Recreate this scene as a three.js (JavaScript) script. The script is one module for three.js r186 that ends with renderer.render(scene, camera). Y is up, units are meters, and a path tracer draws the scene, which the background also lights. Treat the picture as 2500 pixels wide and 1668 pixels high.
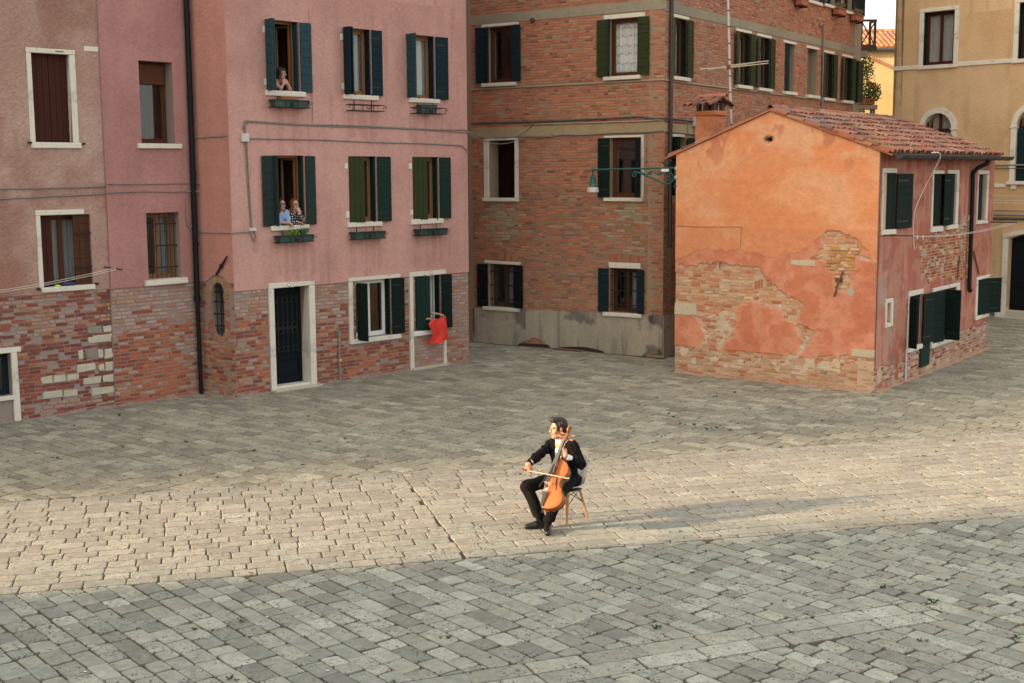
import * as THREE from 'three';
import { mergeGeometries } from 'three/addons/utils/BufferGeometryUtils.js';
import { FontLoader } from 'three/addons/loaders/FontLoader.js';

// ---------------------------------------------------------------- camera, sky, sun, exposure
const scene = new THREE.Scene();
const camera = new THREE.PerspectiveCamera(29.735, 1024 / 683, 0.1, 900);
camera.position.set(0, 4.35, 0);
camera.rotation.set(-0.130158, 0, -0.006606);
camera.updateMatrixWorld(true);

const SUN_EL = 16 * Math.PI / 180, SUN_AZ = 15 * Math.PI / 180;   // low evening sun, from the left and a little behind the camera
const toSun = new THREE.Vector3(-Math.cos(SUN_AZ) * Math.cos(SUN_EL), Math.sin(SUN_EL), Math.sin(SUN_AZ) * Math.cos(SUN_EL));
const sun = new THREE.DirectionalLight(new THREE.Color().setRGB(1, 0.69, 0.43), 4.5);
sun.position.copy(toSun).multiplyScalar(110).add(new THREE.Vector3(0, 0, -18));
sun.target.position.set(0, 0, -18);
sun.castShadow = true;
sun.shadow.radius = 6;
sun.shadow.mapSize.set(4096, 4096);
Object.assign(sun.shadow.camera, { left: -45, right: 45, top: 40, bottom: -40, near: 1, far: 260 });
scene.add(sun, sun.target);

function makeSky() {
  const w = 512, h = 256, d = new Float32Array(w * h * 4);
  for (let j = 0; j < h; j++) for (let i = 0; i < w; i++) {
    const el = ((j + .5) / h - .5) * Math.PI, az = ((i + .5) / w - .5) * 2 * Math.PI;
    const x = Math.cos(el) * Math.cos(az), y = Math.sin(el), z = Math.cos(el) * Math.sin(az);
    const cs = x * toSun.x + y * toSun.y + z * toSun.z, ang = Math.acos(Math.min(1, Math.max(-1, cs)));
    const t = Math.pow(Math.max(0, y), 0.5), g1 = Math.exp(-ang / 0.22), g2 = Math.exp(-ang / 0.75);
    let c = [0.58 * (1 - t) + 0.38 * t, 0.565 * (1 - t) + 0.44 * t, 0.50 * (1 - t) + 0.485 * t];
    c = [c[0] + 0.85 * g2 + 2.2 * g1, c[1] + 0.60 * g2 + 1.5 * g1, c[2] + 0.33 * g2 + 0.8 * g1];
    if (y < 0) c = c.map(v => v * 0.35);
    const k = (j * w + i) * 4; d[k] = c[0]; d[k + 1] = c[1]; d[k + 2] = c[2]; d[k + 3] = 1;
  }
  const t = new THREE.DataTexture(d, w, h, THREE.RGBAFormat, THREE.FloatType);
  t.mapping = THREE.EquirectangularReflectionMapping; t.magFilter = t.minFilter = THREE.LinearFilter; t.needsUpdate = true;
  return t;
}
const sky = makeSky();
scene.background = sky; scene.environment = sky;

const renderer = new THREE.WebGLRenderer({ antialias: true });
renderer.setSize(1024, 683);
renderer.toneMapping = THREE.LinearToneMapping;
renderer.toneMappingExposure = 2.3;
renderer.shadowMap.enabled = true;
renderer.shadowMap.type = THREE.PCFSoftShadowMap;

// ---------------------------------------------------------------- helpers
let seed_ = 20240611;
function R() { seed_ |= 0; seed_ = seed_ + 0x6D2B79F5 | 0; let t = Math.imul(seed_ ^ seed_ >>> 15, 1 | seed_); t = t + Math.imul(t ^ t >>> 7, 61 | t) ^ t; return ((t ^ t >>> 14) >>> 0) / 4294967296; }
const rnd = (a, b) => a + (b - a) * R();
const pick = a => a[Math.floor(R() * a.length)];
const clamp = (x, a = 0, b = 1) => Math.min(b, Math.max(a, x));
const lerp = (a, b, t) => a + (b - a) * t;
const mix3 = (a, b, t) => [lerp(a[0], b[0], t), lerp(a[1], b[1], t), lerp(a[2], b[2], t)];
const sstep = (a, b, x) => { const t = clamp((x - a) / (b - a)); return t * t * (3 - 2 * t); };
const HT = new Float32Array(65536); for (let i = 0; i < 65536; i++) HT[i] = R();
function hash2(i, j) { return HT[(((i & 255) * 7 + 31) ^ ((j & 255) * 256 + 17 * (i & 255))) & 65535]; }
function vn(x, y) { const i = Math.floor(x), j = Math.floor(y); let f = x - i, g = y - j; f = f * f * (3 - 2 * f); g = g * g * (3 - 2 * g);
  return lerp(lerp(hash2(i, j), hash2(i + 1, j), f), lerp(hash2(i, j + 1), hash2(i + 1, j + 1), f), g); }
function fbm(x, y, o = 4) { let s = 0, a = .5, n = 0; for (let k = 0; k < o; k++) { s += a * vn(x, y); n += a; x = x * 2.03 + 11.3; y = y * 2.03 + 5.7; a *= .5; } return s / n; }
const toS = c => Math.round(255 * clamp(c <= .0031308 ? c * 12.92 : 1.055 * Math.pow(c, 1 / 2.4) - .055));
function tex(w, h, mw, mh, fn, srgb = true) {              // a texture that spans mw x mh metres; fn(x, y) in metres gives linear colour
  const d = new Uint8Array(w * h * 4);
  for (let j = 0; j < h; j++) for (let i = 0; i < w; i++) {
    const c = fn((i + .5) / w * mw, (j + .5) / h * mh), k = (j * w + i) * 4;
    if (srgb) { d[k] = toS(c[0]); d[k + 1] = toS(c[1]); d[k + 2] = toS(c[2]); } else d[k] = d[k + 1] = d[k + 2] = Math.round(255 * clamp(c));
    d[k + 3] = 255;
  }
  const t = new THREE.DataTexture(d, w, h, THREE.RGBAFormat); t.wrapS = t.wrapT = THREE.RepeatWrapping;
  t.magFilter = THREE.LinearFilter; t.minFilter = THREE.LinearMipmapLinearFilter; t.generateMipmaps = true; t.repeat.set(1 / mw, 1 / mh);
  if (srgb) t.colorSpace = THREE.SRGBColorSpace; t.needsUpdate = true; return t;
}
// tileable noise for small repeats
function tnoise(x, y, per, o) { let s = 0, a = .5, n = 0, p = per; for (let k = 0; k < o; k++) { const X = x * p, Y = y * p, i = Math.floor(X), j = Math.floor(Y); let f = X - i, g = Y - j; f = f * f * (3 - 2 * f); g = g * g * (3 - 2 * g);
  const q = (v) => ((v % p) + p) % p; const H = (u, v) => hash2(q(u) + 13 * k, q(v) + 29 * k);
  s += a * lerp(lerp(H(i, j), H(i + 1, j), f), lerp(H(i, j + 1), H(i + 1, j + 1), f), g); n += a; a *= .55; p *= 2; } return s / n; }
const bumpFine = tex(512, 512, 1, 1, (x, y) => tnoise(x, y, 24, 4), false);
const bumpCoarse = tex(512, 512, 1, 1, (x, y) => tnoise(x, y, 8, 5), false);
const bumpPit = tex(512, 512, 1, 1, (x, y) => { const a = tnoise(x, y, 48, 2), b = tnoise(x + .37, y + .21, 10, 3); return clamp(.75 - (a > .66 ? (a - .66) * 3 : 0) * (.4 + b) - .25 * b); }, false);
const woodGrain = tex(256, 256, .5, .5, (x, y) => { const n = tnoise(x * 2, y * 2, 4, 3), g = tnoise(x * 2, y * .2, 32, 3); const v = .72 + .3 * (g - .5) + .2 * (n - .5); return [v, v * .97, v * .93]; });
const speck = tex(1024, 1024, 2, 2, (x, y) => { const a = tnoise(x / 2, y / 2, 110, 2), b = tnoise(x / 2 + .3, y / 2 + .7, 9, 5), d = tnoise(x / 2 + .1, y / 2 + .4, 30, 3);
  let v = .80 + .42 * (b - .5) + .34 * (d - .5); if (a > .62) v -= (a - .62) * 4.2 * sstep(.36, .60, b); if (a < .30) v += (.30 - a) * .6; v = clamp(v, .2, 1); return [v, v * .99, v * .965]; });
const stainWhite = tex(512, 512, 1.5, 1.5, (x, y) => { const a = tnoise(x / 1.5, y / 1.5, 7, 5), s = tnoise(x / 1.5, y / 6, 40, 3); let v = .93 - .22 * sstep(.55, .8, a) - .16 * sstep(.6, .85, s); return [v, v * .985, v * .95]; });

function M(c, rough = .85, o = {}) { const m = new THREE.MeshPhysicalMaterial({ roughness: rough, ...o }); m.color.setRGB(c[0], c[1], c[2]); return m; }
const mat = {
  stoneWhite: M([.74, .72, .66], .75, { map: stainWhite, bumpMap: bumpCoarse, bumpScale: .004 }),
  blockWhite: M([.54, .51, .43], .9, { map: stainWhite, bumpMap: bumpCoarse, bumpScale: .010 }),
  teal: M([.030, .085, .115], .75, { map: woodGrain }),
  tealDark: M([.008, .030, .046], .75, { map: woodGrain }),
  greenGrey: M([.026, .050, .050], .75, { map: woodGrain }),
  green: M([.011, .042, .034], .75, { map: woodGrain }),
  greenDeep: M([.005, .020, .018], .75, { map: woodGrain }),
  olive: M([.042, .062, .022], .75, { map: woodGrain }),
  oliveLight: M([.060, .078, .032], .75, { map: woodGrain }),
  navy: M([.005, .010, .016], .75, { map: woodGrain }),
  woodOrange: M([.36, .165, .060], .5, { map: woodGrain }),
  woodBrown: M([.13, .050, .022], .5, { map: woodGrain }),
  woodRed: M([.075, .022, .016], .75, { map: woodGrain }),
  woodOld: M([.10, .075, .055], .8, { map: woodGrain }),
  whitePaint: M([.78, .78, .76], .4),
  greyPaint: M([.55, .56, .56], .5),
  iron: M([.018, .019, .022], .5, { metalness: .3 }),
  rust: M([.19, .065, .030], .85, { bumpMap: bumpFine, bumpScale: .003 }),
  pipeBlack: M([.008, .010, .015], .6, { specularIntensity: .4 }),
  pipeBrown: M([.050, .036, .032], .5),
  conduit: M([.22, .21, .20], .6),
  conduitDark: M([.07, .075, .08], .55),
  boxGrey: M([.55, .56, .57], .5),
  curtain: M([.62, .64, .63], .95, { transmission: .3, thickness: 0 }),
  curtainDim: M([.30, .32, .33], .95),
  glass: new THREE.MeshPhysicalMaterial({ color: 0xffffff, transmission: 1, thickness: 0, roughness: .03, ior: 1.5 }),
  dark: M([.012, .012, .013], .9),
  zinc: M([.10, .105, .11], .45, { metalness: .5 }),
  soil: M([.08, .05, .035], .95),
  planterGreen: M([.020, .060, .050], .55),
  terracotta: M([.36, .115, .060], .85),
  mortarGrey: M([.29, .235, .215], .95, { bumpMap: bumpFine, bumpScale: .006 }),
  mortarWarm: M([.31, .245, .165], .95, { bumpMap: bumpFine, bumpScale: .006 }),
  brick: M([1, 1, 1], .92, { vertexColors: true, bumpMap: bumpFine, bumpScale: .005 }),
  leaf: M([.055, .13, .022], .7, { side: THREE.DoubleSide }),
  leafDark: M([.035, .085, .020], .75, { side: THREE.DoubleSide }),
  leafDry: M([.20, .16, .06], .8, { side: THREE.DoubleSide }),
};

// ---- geometry collector: flat or smooth triangles, uv in metres (box projection)
class G {
  constructor() { this.p = []; this.n = []; this.u = []; this.c = null; this.col = null; }
  color(c) { if (!this.c) this.c = []; this.col = c; return this; }
  tri(a, b, c, na, nb, nc, ua, ub, uc) {
    if (!na) { const x1 = b[0] - a[0], y1 = b[1] - a[1], z1 = b[2] - a[2], x2 = c[0] - a[0], y2 = c[1] - a[1], z2 = c[2] - a[2];
      let x = y1 * z2 - z1 * y2, y = z1 * x2 - x1 * z2, z = x1 * y2 - y1 * x2; const l = Math.hypot(x, y, z) || 1; na = nb = nc = [x / l, y / l, z / l]; }
    const f = (p, n) => { const ax = Math.abs(n[0]), ay = Math.abs(n[1]), az = Math.abs(n[2]); return az >= ax && az >= ay ? [p[0], p[1]] : ax >= ay ? [p[2], p[1]] : [p[0], p[2]]; };
    if (!ua) { ua = f(a, na); ub = f(b, na); uc = f(c, na); }
    this.p.push(...a, ...b, ...c); this.n.push(...na, ...nb, ...nc); this.u.push(...ua, ...ub, ...uc);
    if (this.c) this.c.push(...this.col, ...this.col, ...this.col);
  }
  quad(a, b, c, d) { this.tri(a, b, c); this.tri(a, c, d); return this; }
  box(x0, x1, y0, y1, z0, z1, b = .004) {
    const m = [(x0 + x1) / 2, (y0 + y1) / 2, (z0 + z1) / 2], h = [(x1 - x0) / 2, (y1 - y0) / 2, (z1 - z0) / 2]; b = Math.min(b, h[0] * .45, h[1] * .45, h[2] * .45);
    const P = (s, ax) => { const r = [0, 0, 0]; for (let k = 0; k < 3; k++) r[k] = m[k] + s[k] * (k === ax ? h[k] : h[k] - b); return r; };
    for (let a = 0; a < 3; a++) for (const s of [-1, 1]) { const i = (a + 1) % 3, j = (a + 2) % 3, v = (p, q) => { const t = [0, 0, 0]; t[a] = s; t[i] = p; t[j] = q; return P(t, a); };
      if (s > 0) this.quad(v(-1, -1), v(1, -1), v(1, 1), v(-1, 1)); else this.quad(v(-1, -1), v(-1, 1), v(1, 1), v(1, -1)); }
    if (b <= 0) return this;
    for (let a = 0; a < 3; a++) { const i = (a + 1) % 3, j = (a + 2) % 3;
      for (const si of [-1, 1]) for (const sj of [-1, 1]) { const t0 = [0, 0, 0], t1 = [0, 0, 0]; t0[a] = -1; t1[a] = 1; t0[i] = t1[i] = si; t0[j] = t1[j] = sj;
        const A = P(t0, i), B = P(t1, i), Cc = P(t1, j), D = P(t0, j); if (si * sj > 0) this.quad(A, D, Cc, B); else this.quad(A, B, Cc, D); } }
    for (const sx of [-1, 1]) for (const sy of [-1, 1]) for (const sz of [-1, 1]) { const t = [sx, sy, sz], A = P(t, 0), B = P(t, 1), Cc = P(t, 2); if (sx * sy * sz > 0) this.tri(A, B, Cc); else this.tri(A, Cc, B); }
    return this;
  }
  // swept tube, per-point radius
  tube(pts, r, seg = 8, cap = true) {
    const V = pts.map(p => p.isVector3 ? p.clone() : new THREE.Vector3(...p)), N = V.length, rings = []; let nx = null;
    for (let i = 0; i < N; i++) {
      const t = V[Math.min(N - 1, i + 1)].clone().sub(V[Math.max(0, i - 1)]).normalize();
      if (!nx) { nx = new THREE.Vector3(0, 1, 0); if (Math.abs(t.y) > .9) nx.set(1, 0, 0); }
      nx = nx.clone().sub(t.clone().multiplyScalar(nx.dot(t))).normalize(); const by = t.clone().cross(nx), rr = Array.isArray(r) ? r[i] : r, ring = [];
      for (let k = 0; k < seg; k++) { const a = k / seg * 2 * Math.PI, d = nx.clone().multiplyScalar(Math.cos(a)).addScaledVector(by, Math.sin(a)); ring.push([V[i].clone().addScaledVector(d, rr).toArray(), d.toArray()]); }
      rings.push(ring);
    }
    for (let i = 0; i < N - 1; i++) for (let k = 0; k < seg; k++) { const a = rings[i][k], b = rings[i][(k + 1) % seg], c = rings[i + 1][(k + 1) % seg], d = rings[i + 1][k];
      this.tri(a[0], b[0], c[0], a[1], b[1], c[1]); this.tri(a[0], c[0], d[0], a[1], c[1], d[1]); }
    if (cap) for (const [ri, s] of [[0, -1], [N - 1, 1]]) { const c = V[ri].toArray(); for (let k = 0; k < seg; k++) { const a = rings[ri][k][0], b = rings[ri][(k + 1) % seg][0]; s > 0 ? this.tri(c, a, b) : this.tri(c, b, a); } }
    return this;
  }
  lathe(prof, cx, cy, cz, seg = 16) {   // [[r, y], ...]
    for (let i = 0; i < prof.length - 1; i++) for (let k = 0; k < seg; k++) {
      const a0 = k / seg * 2 * Math.PI, a1 = (k + 1) / seg * 2 * Math.PI, [r0, y0] = prof[i], [r1, y1] = prof[i + 1], l = Math.hypot(y1 - y0, r0 - r1) || 1, ny = (r0 - r1) / l, nr = (y1 - y0) / l;
      const p = (r, y, a) => [cx + r * Math.cos(a), cy + y, cz + r * Math.sin(a)], n = a => [nr * Math.cos(a), ny, nr * Math.sin(a)];
      this.tri(p(r0, y0, a0), p(r1, y1, a0), p(r1, y1, a1), n(a0), n(a0), n(a1)); this.tri(p(r0, y0, a0), p(r1, y1, a1), p(r0, y0, a1), n(a0), n(a1), n(a1));
    } return this;
  }
  geo(g, mtx) {
    g = g.index ? g.toNonIndexed() : g.clone(); if (mtx) g.applyMatrix4(mtx); const P = g.attributes.position, N = g.attributes.normal;
    for (let i = 0; i < P.count; i += 3) { const v = k => [P.getX(i + k), P.getY(i + k), P.getZ(i + k)], n = k => [N.getX(i + k), N.getY(i + k), N.getZ(i + k)]; if (mtx && mtx.determinant() < 0) this.tri(v(0), v(2), v(1), n(0), n(2), n(1)); else this.tri(v(0), v(1), v(2), n(0), n(1), n(2)); }
    return this;
  }
  xf(m) { const nm = new THREE.Matrix3().getNormalMatrix(m), v = new THREE.Vector3(); for (let i = 0; i < this.p.length; i += 3) { v.fromArray(this.p, i).applyMatrix4(m).toArray(this.p, i); v.fromArray(this.n, i).applyMatrix3(nm).normalize().toArray(this.n, i); } return this; }
  geom() { const g = new THREE.BufferGeometry(); g.setAttribute('position', new THREE.Float32BufferAttribute(this.p, 3)); g.setAttribute('normal', new THREE.Float32BufferAttribute(this.n, 3)); g.setAttribute('uv', new THREE.Float32BufferAttribute(this.u, 2)); if (this.c) g.setAttribute('color', new THREE.Float32BufferAttribute(this.c, 3)); return g; }
  build(name, m, parent) { return mesh(name, this.geom(), m, parent); }
}
function mesh(name, g, m, parent) { const o = new THREE.Mesh(g, m); o.name = name; o.castShadow = o.receiveShadow = true; if (parent) parent.add(o); return o; }
const used = new Map();
function numbered(n) { const k = used.get(n) || 0; used.set(n, k + 1); return k ? n + '_' + String(k).padStart(3, '0') : n; }
function thing(name, label, category, pos = [0, 0, 0], turn = 0, group) { const o = new THREE.Group(); o.name = numbered(name); o.position.set(...pos); o.rotation.y = turn; o.userData = { label, category }; if (group) o.userData.group = group; scene.add(o); return o; }
function part(name, parent) { const o = new THREE.Group(); o.name = name; parent.add(o); return o; }
function struct(o, label, category) { o.userData = { kind: 'structure', label, category }; scene.add(o); return o; }

// a facade: local x along the wall, y up, z outward; its parts hang under one building group
class Facade {
  constructor(group, ax, az, ux, uz) { const l = Math.hypot(ux, uz); Object.assign(this, { group, ax, az, ux: ux / l, uz: uz / l }); this.nx = -this.uz; this.nz = this.ux; this.ang = Math.atan2(-this.uz, this.ux); }
  world(u, y, n = 0) { return new THREE.Vector3(this.ax + this.ux * u + this.nx * n, y, this.az + this.uz * u + this.nz * n); }
  put(o, u = 0, y = 0, n = 0, turn = 0) { const w = this.world(u, y, n); o.position.copy(w).sub(this.group.position); o.rotation.y = this.ang + turn; this.group.add(o); return o; }
  mesh(name, g, m, u = 0, y = 0, n = 0) { return this.put(g instanceof G ? g.build(name, m) : mesh(name, g, m), u, y, n); }
  part(name, u, y, n = 0, turn = 0) { const o = new THREE.Group(); o.name = name; return this.put(o, u, y, n, turn); }
}
// how large a patch shows in the photograph (0 outside the frame)
const pv = new THREE.Vector3(), camInv = camera.matrixWorldInverse; camera.updateProjectionMatrix();
function screenArea(w, nx, ny, nz, a) { pv.copy(w).project(camera); if (Math.abs(pv.x) > 1.02 || Math.abs(pv.y) > 1.02 || pv.z > 1) return 0; const dx = -w.x, dy = 4.35 - w.y, dz = -w.z, d2 = dx * dx + dy * dy + dz * dz; return a * Math.abs(nx * dx + ny * dy + nz * dz) / Math.pow(d2, 1.5); }

function shapeOf(pts, holes = []) { const s = new THREE.Shape(pts.map(p => new THREE.Vector2(...p))); for (const h of holes) { const q = h.length === 4 && typeof h[0] === 'number' ? [[h[0], h[2]], [h[0], h[3]], [h[1], h[3]], [h[1], h[2]]] : h; s.holes.push(new THREE.Path(q.map(p => new THREE.Vector2(...p)))); } return s; }
function slab(pts, holes, z0, z1) { const g = new THREE.ExtrudeGeometry(shapeOf(pts, holes), { depth: z1 - z0, bevelEnabled: false }); g.translate(0, 0, z0); return g; }
const rect = (u0, u1, y0, y1) => [[u0, y0], [u1, y0], [u1, y1], [u0, y1]];

// ---- bricks: each one a frustum of its own
const brickV = []; for (let k = 0; k < 8; k++) { const g = new G(), j = s => rnd(-s, s), ix = .026, iy = .10;
  const b = [[-.5, -.5, 0], [.5, -.5, 0], [.5, .5, 0], [-.5, .5, 0]], t = [[-.5 + ix + j(.012), -.5 + iy + j(.07), 1 + j(.2)], [.5 - ix + j(.012), -.5 + iy + j(.07), 1 + j(.2)], [.5 - ix + j(.012), .5 - iy + j(.07), 1 + j(.2)], [-.5 + ix + j(.012), .5 - iy + j(.07), 1 + j(.2)]];
  g.quad(...t); for (let i = 0; i < 4; i++) { const q = (i + 1) % 4; g.quad(b[i], b[q], t[q], t[i]); } const ge = g.geom(), uv = ge.attributes.uv; for (let i = 0; i < uv.count; i++) uv.setXY(i, uv.getX(i) * .24 + k * .13, uv.getY(i) * .06 + k * .29); brickV.push(ge); }
function layBricks(list, fc, u0, u1, y0, y1, o) {
  const C = o.course || .068, jn = o.joint || .011; let row = 0;
  for (let y = y0; y < y1 - .02; y += C, row++) {
    const h = Math.min(C, y1 - y) - jn; let segs = [[u0, u1]];
    for (const s of o.skip || []) if (y + C * .6 > s[2] && y + C * .35 < s[3]) segs = segs.flatMap(([a, b]) => s[1] <= a || s[0] >= b ? [[a, b]] : [[a, s[0]], [s[1], b]].filter(q => q[1] - q[0] > .03));
    for (const [a, b] of segs) {
      let x = a; if (row % 2) x -= .12 * R(); else x -= .2 * R();
      while (x < b - .02) {
        let L = R() < (o.header ?? .3) ? .118 : (o.len ?? .235); L *= rnd(.92, 1.06); let xa = Math.max(x, a), xb = Math.min(x + L, b); x += L; if (xb - xa < .035) continue;
        const u = (xa + xb) / 2, yy = y + h / 2 + rnd(-.003, .003) + (o.wave ? o.wave(u, y) : 0); if (o.inside && !o.inside(u, yy)) continue;
        const dep = (o.proud ?? .010) * rnd(.55, 1.35) * (R() < (o.eroded ?? .05) ? -.3 : 1);
        list.push({ fc, u, y: yy, w: xb - xa - jn * rnd(.7, 1.2), h: h * rnd(.94, 1.03), z: (o.z ?? 0) - .004, d: .004 + Math.max(-.003, dep), v: Math.floor(R() * 8), col: o.col(u, yy) });
      }
    }
  }
}
function placePieces(list, group, variants, name, stuffName, baseMat, parent, tones = 22) {
  for (const b of list) { const w = b.fc.world(b.u, b.y, b.z + b.d); b.a = screenArea(w, b.fc.nx, 0, b.fc.nz, b.w * b.h); }
  list.sort((p, q) => q.a - p.a);
  const top = list.filter(b => b.a > 0).slice(0, 300), set = new Set(top), pal = [];
  for (let k = 0; k < Math.min(tones, top.length); k++) { const c = top[Math.floor((k + .5) * top.length / tones)].col, m = baseMat.clone(); m.vertexColors = false; m.color.setRGB(...c); pal.push([c, m]); }
  for (const b of top) { let best = null, bd = 9; for (const [c, m] of pal) { const d = Math.abs(c[0] - b.col[0]) + Math.abs(c[1] - b.col[1]) + Math.abs(c[2] - b.col[2]); if (d < bd) { bd = d; best = m; } }
    const o = mesh(name, variants[b.v], best); o.scale.set(b.w, b.h, b.d); b.fc.put(o, b.u, b.y, b.z); if (parent && parent !== group) parent.add(o); }
  const rest = list.filter(b => !set.has(b)); if (!rest.length) return;
  let nv = 0; for (const b of rest) nv += variants[b.v].attributes.position.count; const P = new Float32Array(nv * 3), Cc = new Float32Array(nv * 3), U = new Float32Array(nv * 2); let k = 0;
  for (const b of rest) { const g = variants[b.v], q = g.attributes.position, uv = g.attributes.uv, f = b.fc, gp = group.position; for (let i = 0; i < q.count; i++, k++) {
    const lu = b.u + q.getX(i) * b.w, ly = b.y + q.getY(i) * b.h, ln = b.z + q.getZ(i) * b.d; P[k * 3] = f.ax + f.ux * lu + f.nx * ln - gp.x; P[k * 3 + 1] = ly - gp.y; P[k * 3 + 2] = f.az + f.uz * lu + f.nz * ln - gp.z;
    Cc.set(b.col, k * 3); U[k * 2] = uv.getX(i) + b.u; U[k * 2 + 1] = uv.getY(i) + b.y; } }
  const g = new THREE.BufferGeometry(); g.setAttribute('position', new THREE.BufferAttribute(P, 3)); g.setAttribute('color', new THREE.BufferAttribute(Cc, 3)); g.setAttribute('uv', new THREE.BufferAttribute(U, 2)); g.computeVertexNormals();
  mesh(stuffName, g, baseMat, group).userData.kind = 'stuff';
}

// ---- shutters, windows
for (const k of ['teal', 'tealDark', 'greenGrey', 'green', 'greenDeep', 'olive', 'oliveLight', 'navy', 'woodRed', 'woodBrown']) mat[k].specularIntensity = .35;
const geoCache = new Map(); const cached = (k, f) => { if (!geoCache.has(k)) geoCache.set(k, f()); return geoCache.get(k); };
function shutter(fc, hu, y0, y1, w, side, deg, m, o = {}) {      // deg: 0 flat on the wall, 90 standing out, 180 closed, 270 folded back into the reveal
  const a = deg * Math.PI / 180, n = o.n ?? 8, H = y1 - y0, g = fc.part('shutter', hu, y0, o.out ?? .035, side > 0 ? -a : a), q = v => v.toFixed(3);
  const back = cached('sb' + [q(w), q(H), side], () => new G().box(Math.min(0, side * w) + .006, Math.max(0, side * w) - .006, .006, H - .006, .009, .021, .002).geom()); mesh('backing', back, m, g);
  if (o.vert) { const k = o.vert; for (let i = 0; i < k; i++) { const ge = cached('vb' + [q(w / k), q(H)], () => new G().box(.002, w / k - .002, 0, H, 0, .030, .005).geom()); const b = mesh('board', ge, m, g); b.position.x = side > 0 ? i * w / k : -(i + 1) * w / k; } }
  else for (let i = 0; i < n; i++) { const bh = H / n, ge = cached('hb' + [q(w), q(bh), side], () => new G().box(Math.min(0, side * w), Math.max(0, side * w), .003, bh - .003, 0, .030, .005).geom()); mesh('board', ge, m, g).position.y = i * bh; }
  const sg = cached('st' + [q(w), side], () => new G().box(Math.min(0, side * w * .7), Math.max(0, side * w * .7), 0, .03, .030, .034, .001).geom()), hg = cached('hd', () => new G().box(-.008, .008, 0, .11, .03, .042, .003).geom());
  for (const f of [.12, .86]) mesh('strap_hinge', sg, mat.iron, g).position.y = H * f; if (o.handle !== false) { const k = mesh('handle', hg, mat.iron, g); k.position.set(side * w * .8, H * .42, 0); }
  return g;
}
function frameGeo(w, h, t, z0, z1, o = {}) { const g = new G(); g.box(0, t, 0, h, z0, z1, .006).box(w - t, w, 0, h, z0, z1, .006).box(t, w - t, h - t, h, z0, z1 - .001, .006); if (!o.noSill) g.box(t, w - t, 0, t, z0, z1 - .001, .006); return g; }
function sashWindow(fc, u0, u1, y0, y1, fm, o = {}) {          // frame, casements, panes, curtain: one window
  const w = u1 - u0, h = y1 - y0, rec = o.rec ?? .17, g = fc.part('window', u0, y0, -rec), t = o.t ?? .05;
  frameGeo(w, h, t, -.04, .02).build('frame', fm, g);
  const cas = (x0, x1, nm = 'casement') => { const c = new G(), z0 = -.035, z1 = .008, s = .045; c.box(x0, x0 + s, t, h - t, z0, z1, .005).box(x1 - s, x1, t, h - t, z0, z1, .005).box(x0 + s, x1 - s, t, t + s, z0, z1, .005).box(x0 + s, x1 - s, h - t - s, h - t, z0, z1, .005); c.build(nm, fm, g); new G().box(x0 + s - .005, x1 - s + .005, t + s - .005, h - t - s + .005, -.016, -.011, 0).build('pane', mat.glass, g); };
  if (o.open) {       // casements swung into the room
    for (const s of [0, 1]) { const cw = w / 2 - t, c = new G(), e = .045; c.box(0, e, 0, h - 2 * t, -.02, .02, .005).box(cw - e, cw, 0, h - 2 * t, -.02, .02, .005).box(e, cw - e, 0, e, -.02, .02, .005).box(e, cw - e, h - 2 * t - e, h - 2 * t, -.02, .02, .005);
      const k = c.build('casement', fm, g); k.position.set(s ? w - t : t, t, -.05); k.rotation.y = s ? -(Math.PI - 1.75) * 1 - Math.PI * 0 : 1.35; if (s) k.rotation.y = Math.PI - 1.25; 
      const pn = new G().box(e, cw - e, e, h - 2 * t - e, -.003, .003, 0).build('pane', mat.glass, g); pn.position.copy(k.position); pn.rotation.copy(k.rotation); }
  } else if (o.single) cas(t, w - t); else { cas(t, w / 2 - .001); cas(w / 2 + .001, w - t); }
  if (o.curtain) { const c = new G(), n = 48, x0 = t + (o.cu0 ?? 0) * w, x1 = w - t - (1 - (o.cu1 ?? 1)) * w, z = i => -.10 + .016 * Math.sin(i * .8 + 1) + .008 * Math.sin(i * 1.9); for (let i = 0; i < n; i++) { const a = lerp(x0, x1, i / n), b = lerp(x0, x1, (i + 1) / n); c.quad([a, t, z(i)], [b, t, z(i + 1)], [b, h - t, z(i + 1)], [a, h - t, z(i)]); } c.build('curtain', o.curtain, g); }
  return g;
}
function roughBox(w, h, d, j, b = .008) { const g = new G().box(0, w, 0, h, 0, d, b); const P = g.p; const key = new Map(); for (let i = 0; i < P.length; i += 3) { const k = P[i].toFixed(3) + P[i + 1].toFixed(3) + P[i + 2].toFixed(3); if (!key.has(k)) key.set(k, [rnd(-j, j), rnd(-j, j), rnd(-j, j) * .5]); const q = key.get(k); P[i] += q[0]; P[i + 1] += q[1]; P[i + 2] += q[2]; } const ge = g.geom(); ge.computeVertexNormals(); return ge; }
function stonePiece(fc, name, u0, u1, y0, y1, n0, n1, m = mat.stoneWhite, j = .004) { const o = mesh(name, roughBox(u1 - u0, y1 - y0, n1 - n0, j), m); return fc.put(o, u0, y0, n0); }
function catm(pts, n = 6) { return new THREE.CatmullRomCurve3(pts.map(p => p.isVector3 ? p : new THREE.Vector3(...p)), false, 'catmullrom', .3).getPoints((pts.length - 1) * n); }
function grille(fc, u0, u1, y0, y1, nv, nh, off, r = .008) { const g = new G(); for (let i = 0; i < nv; i++) { const u = lerp(u0, u1, (i + .5) / nv); g.tube([[u, y0, off], [u, y1, off]], r, 6); } for (let i = 0; i < nh; i++) { const y = lerp(y0, y1, (i + .5) / nh); g.box(u0 - .03, u1 + .03, y - .012, y + .012, off - .012, off + .012, .002); } return fc.mesh('window_grille', g, mat.iron); }
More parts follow.
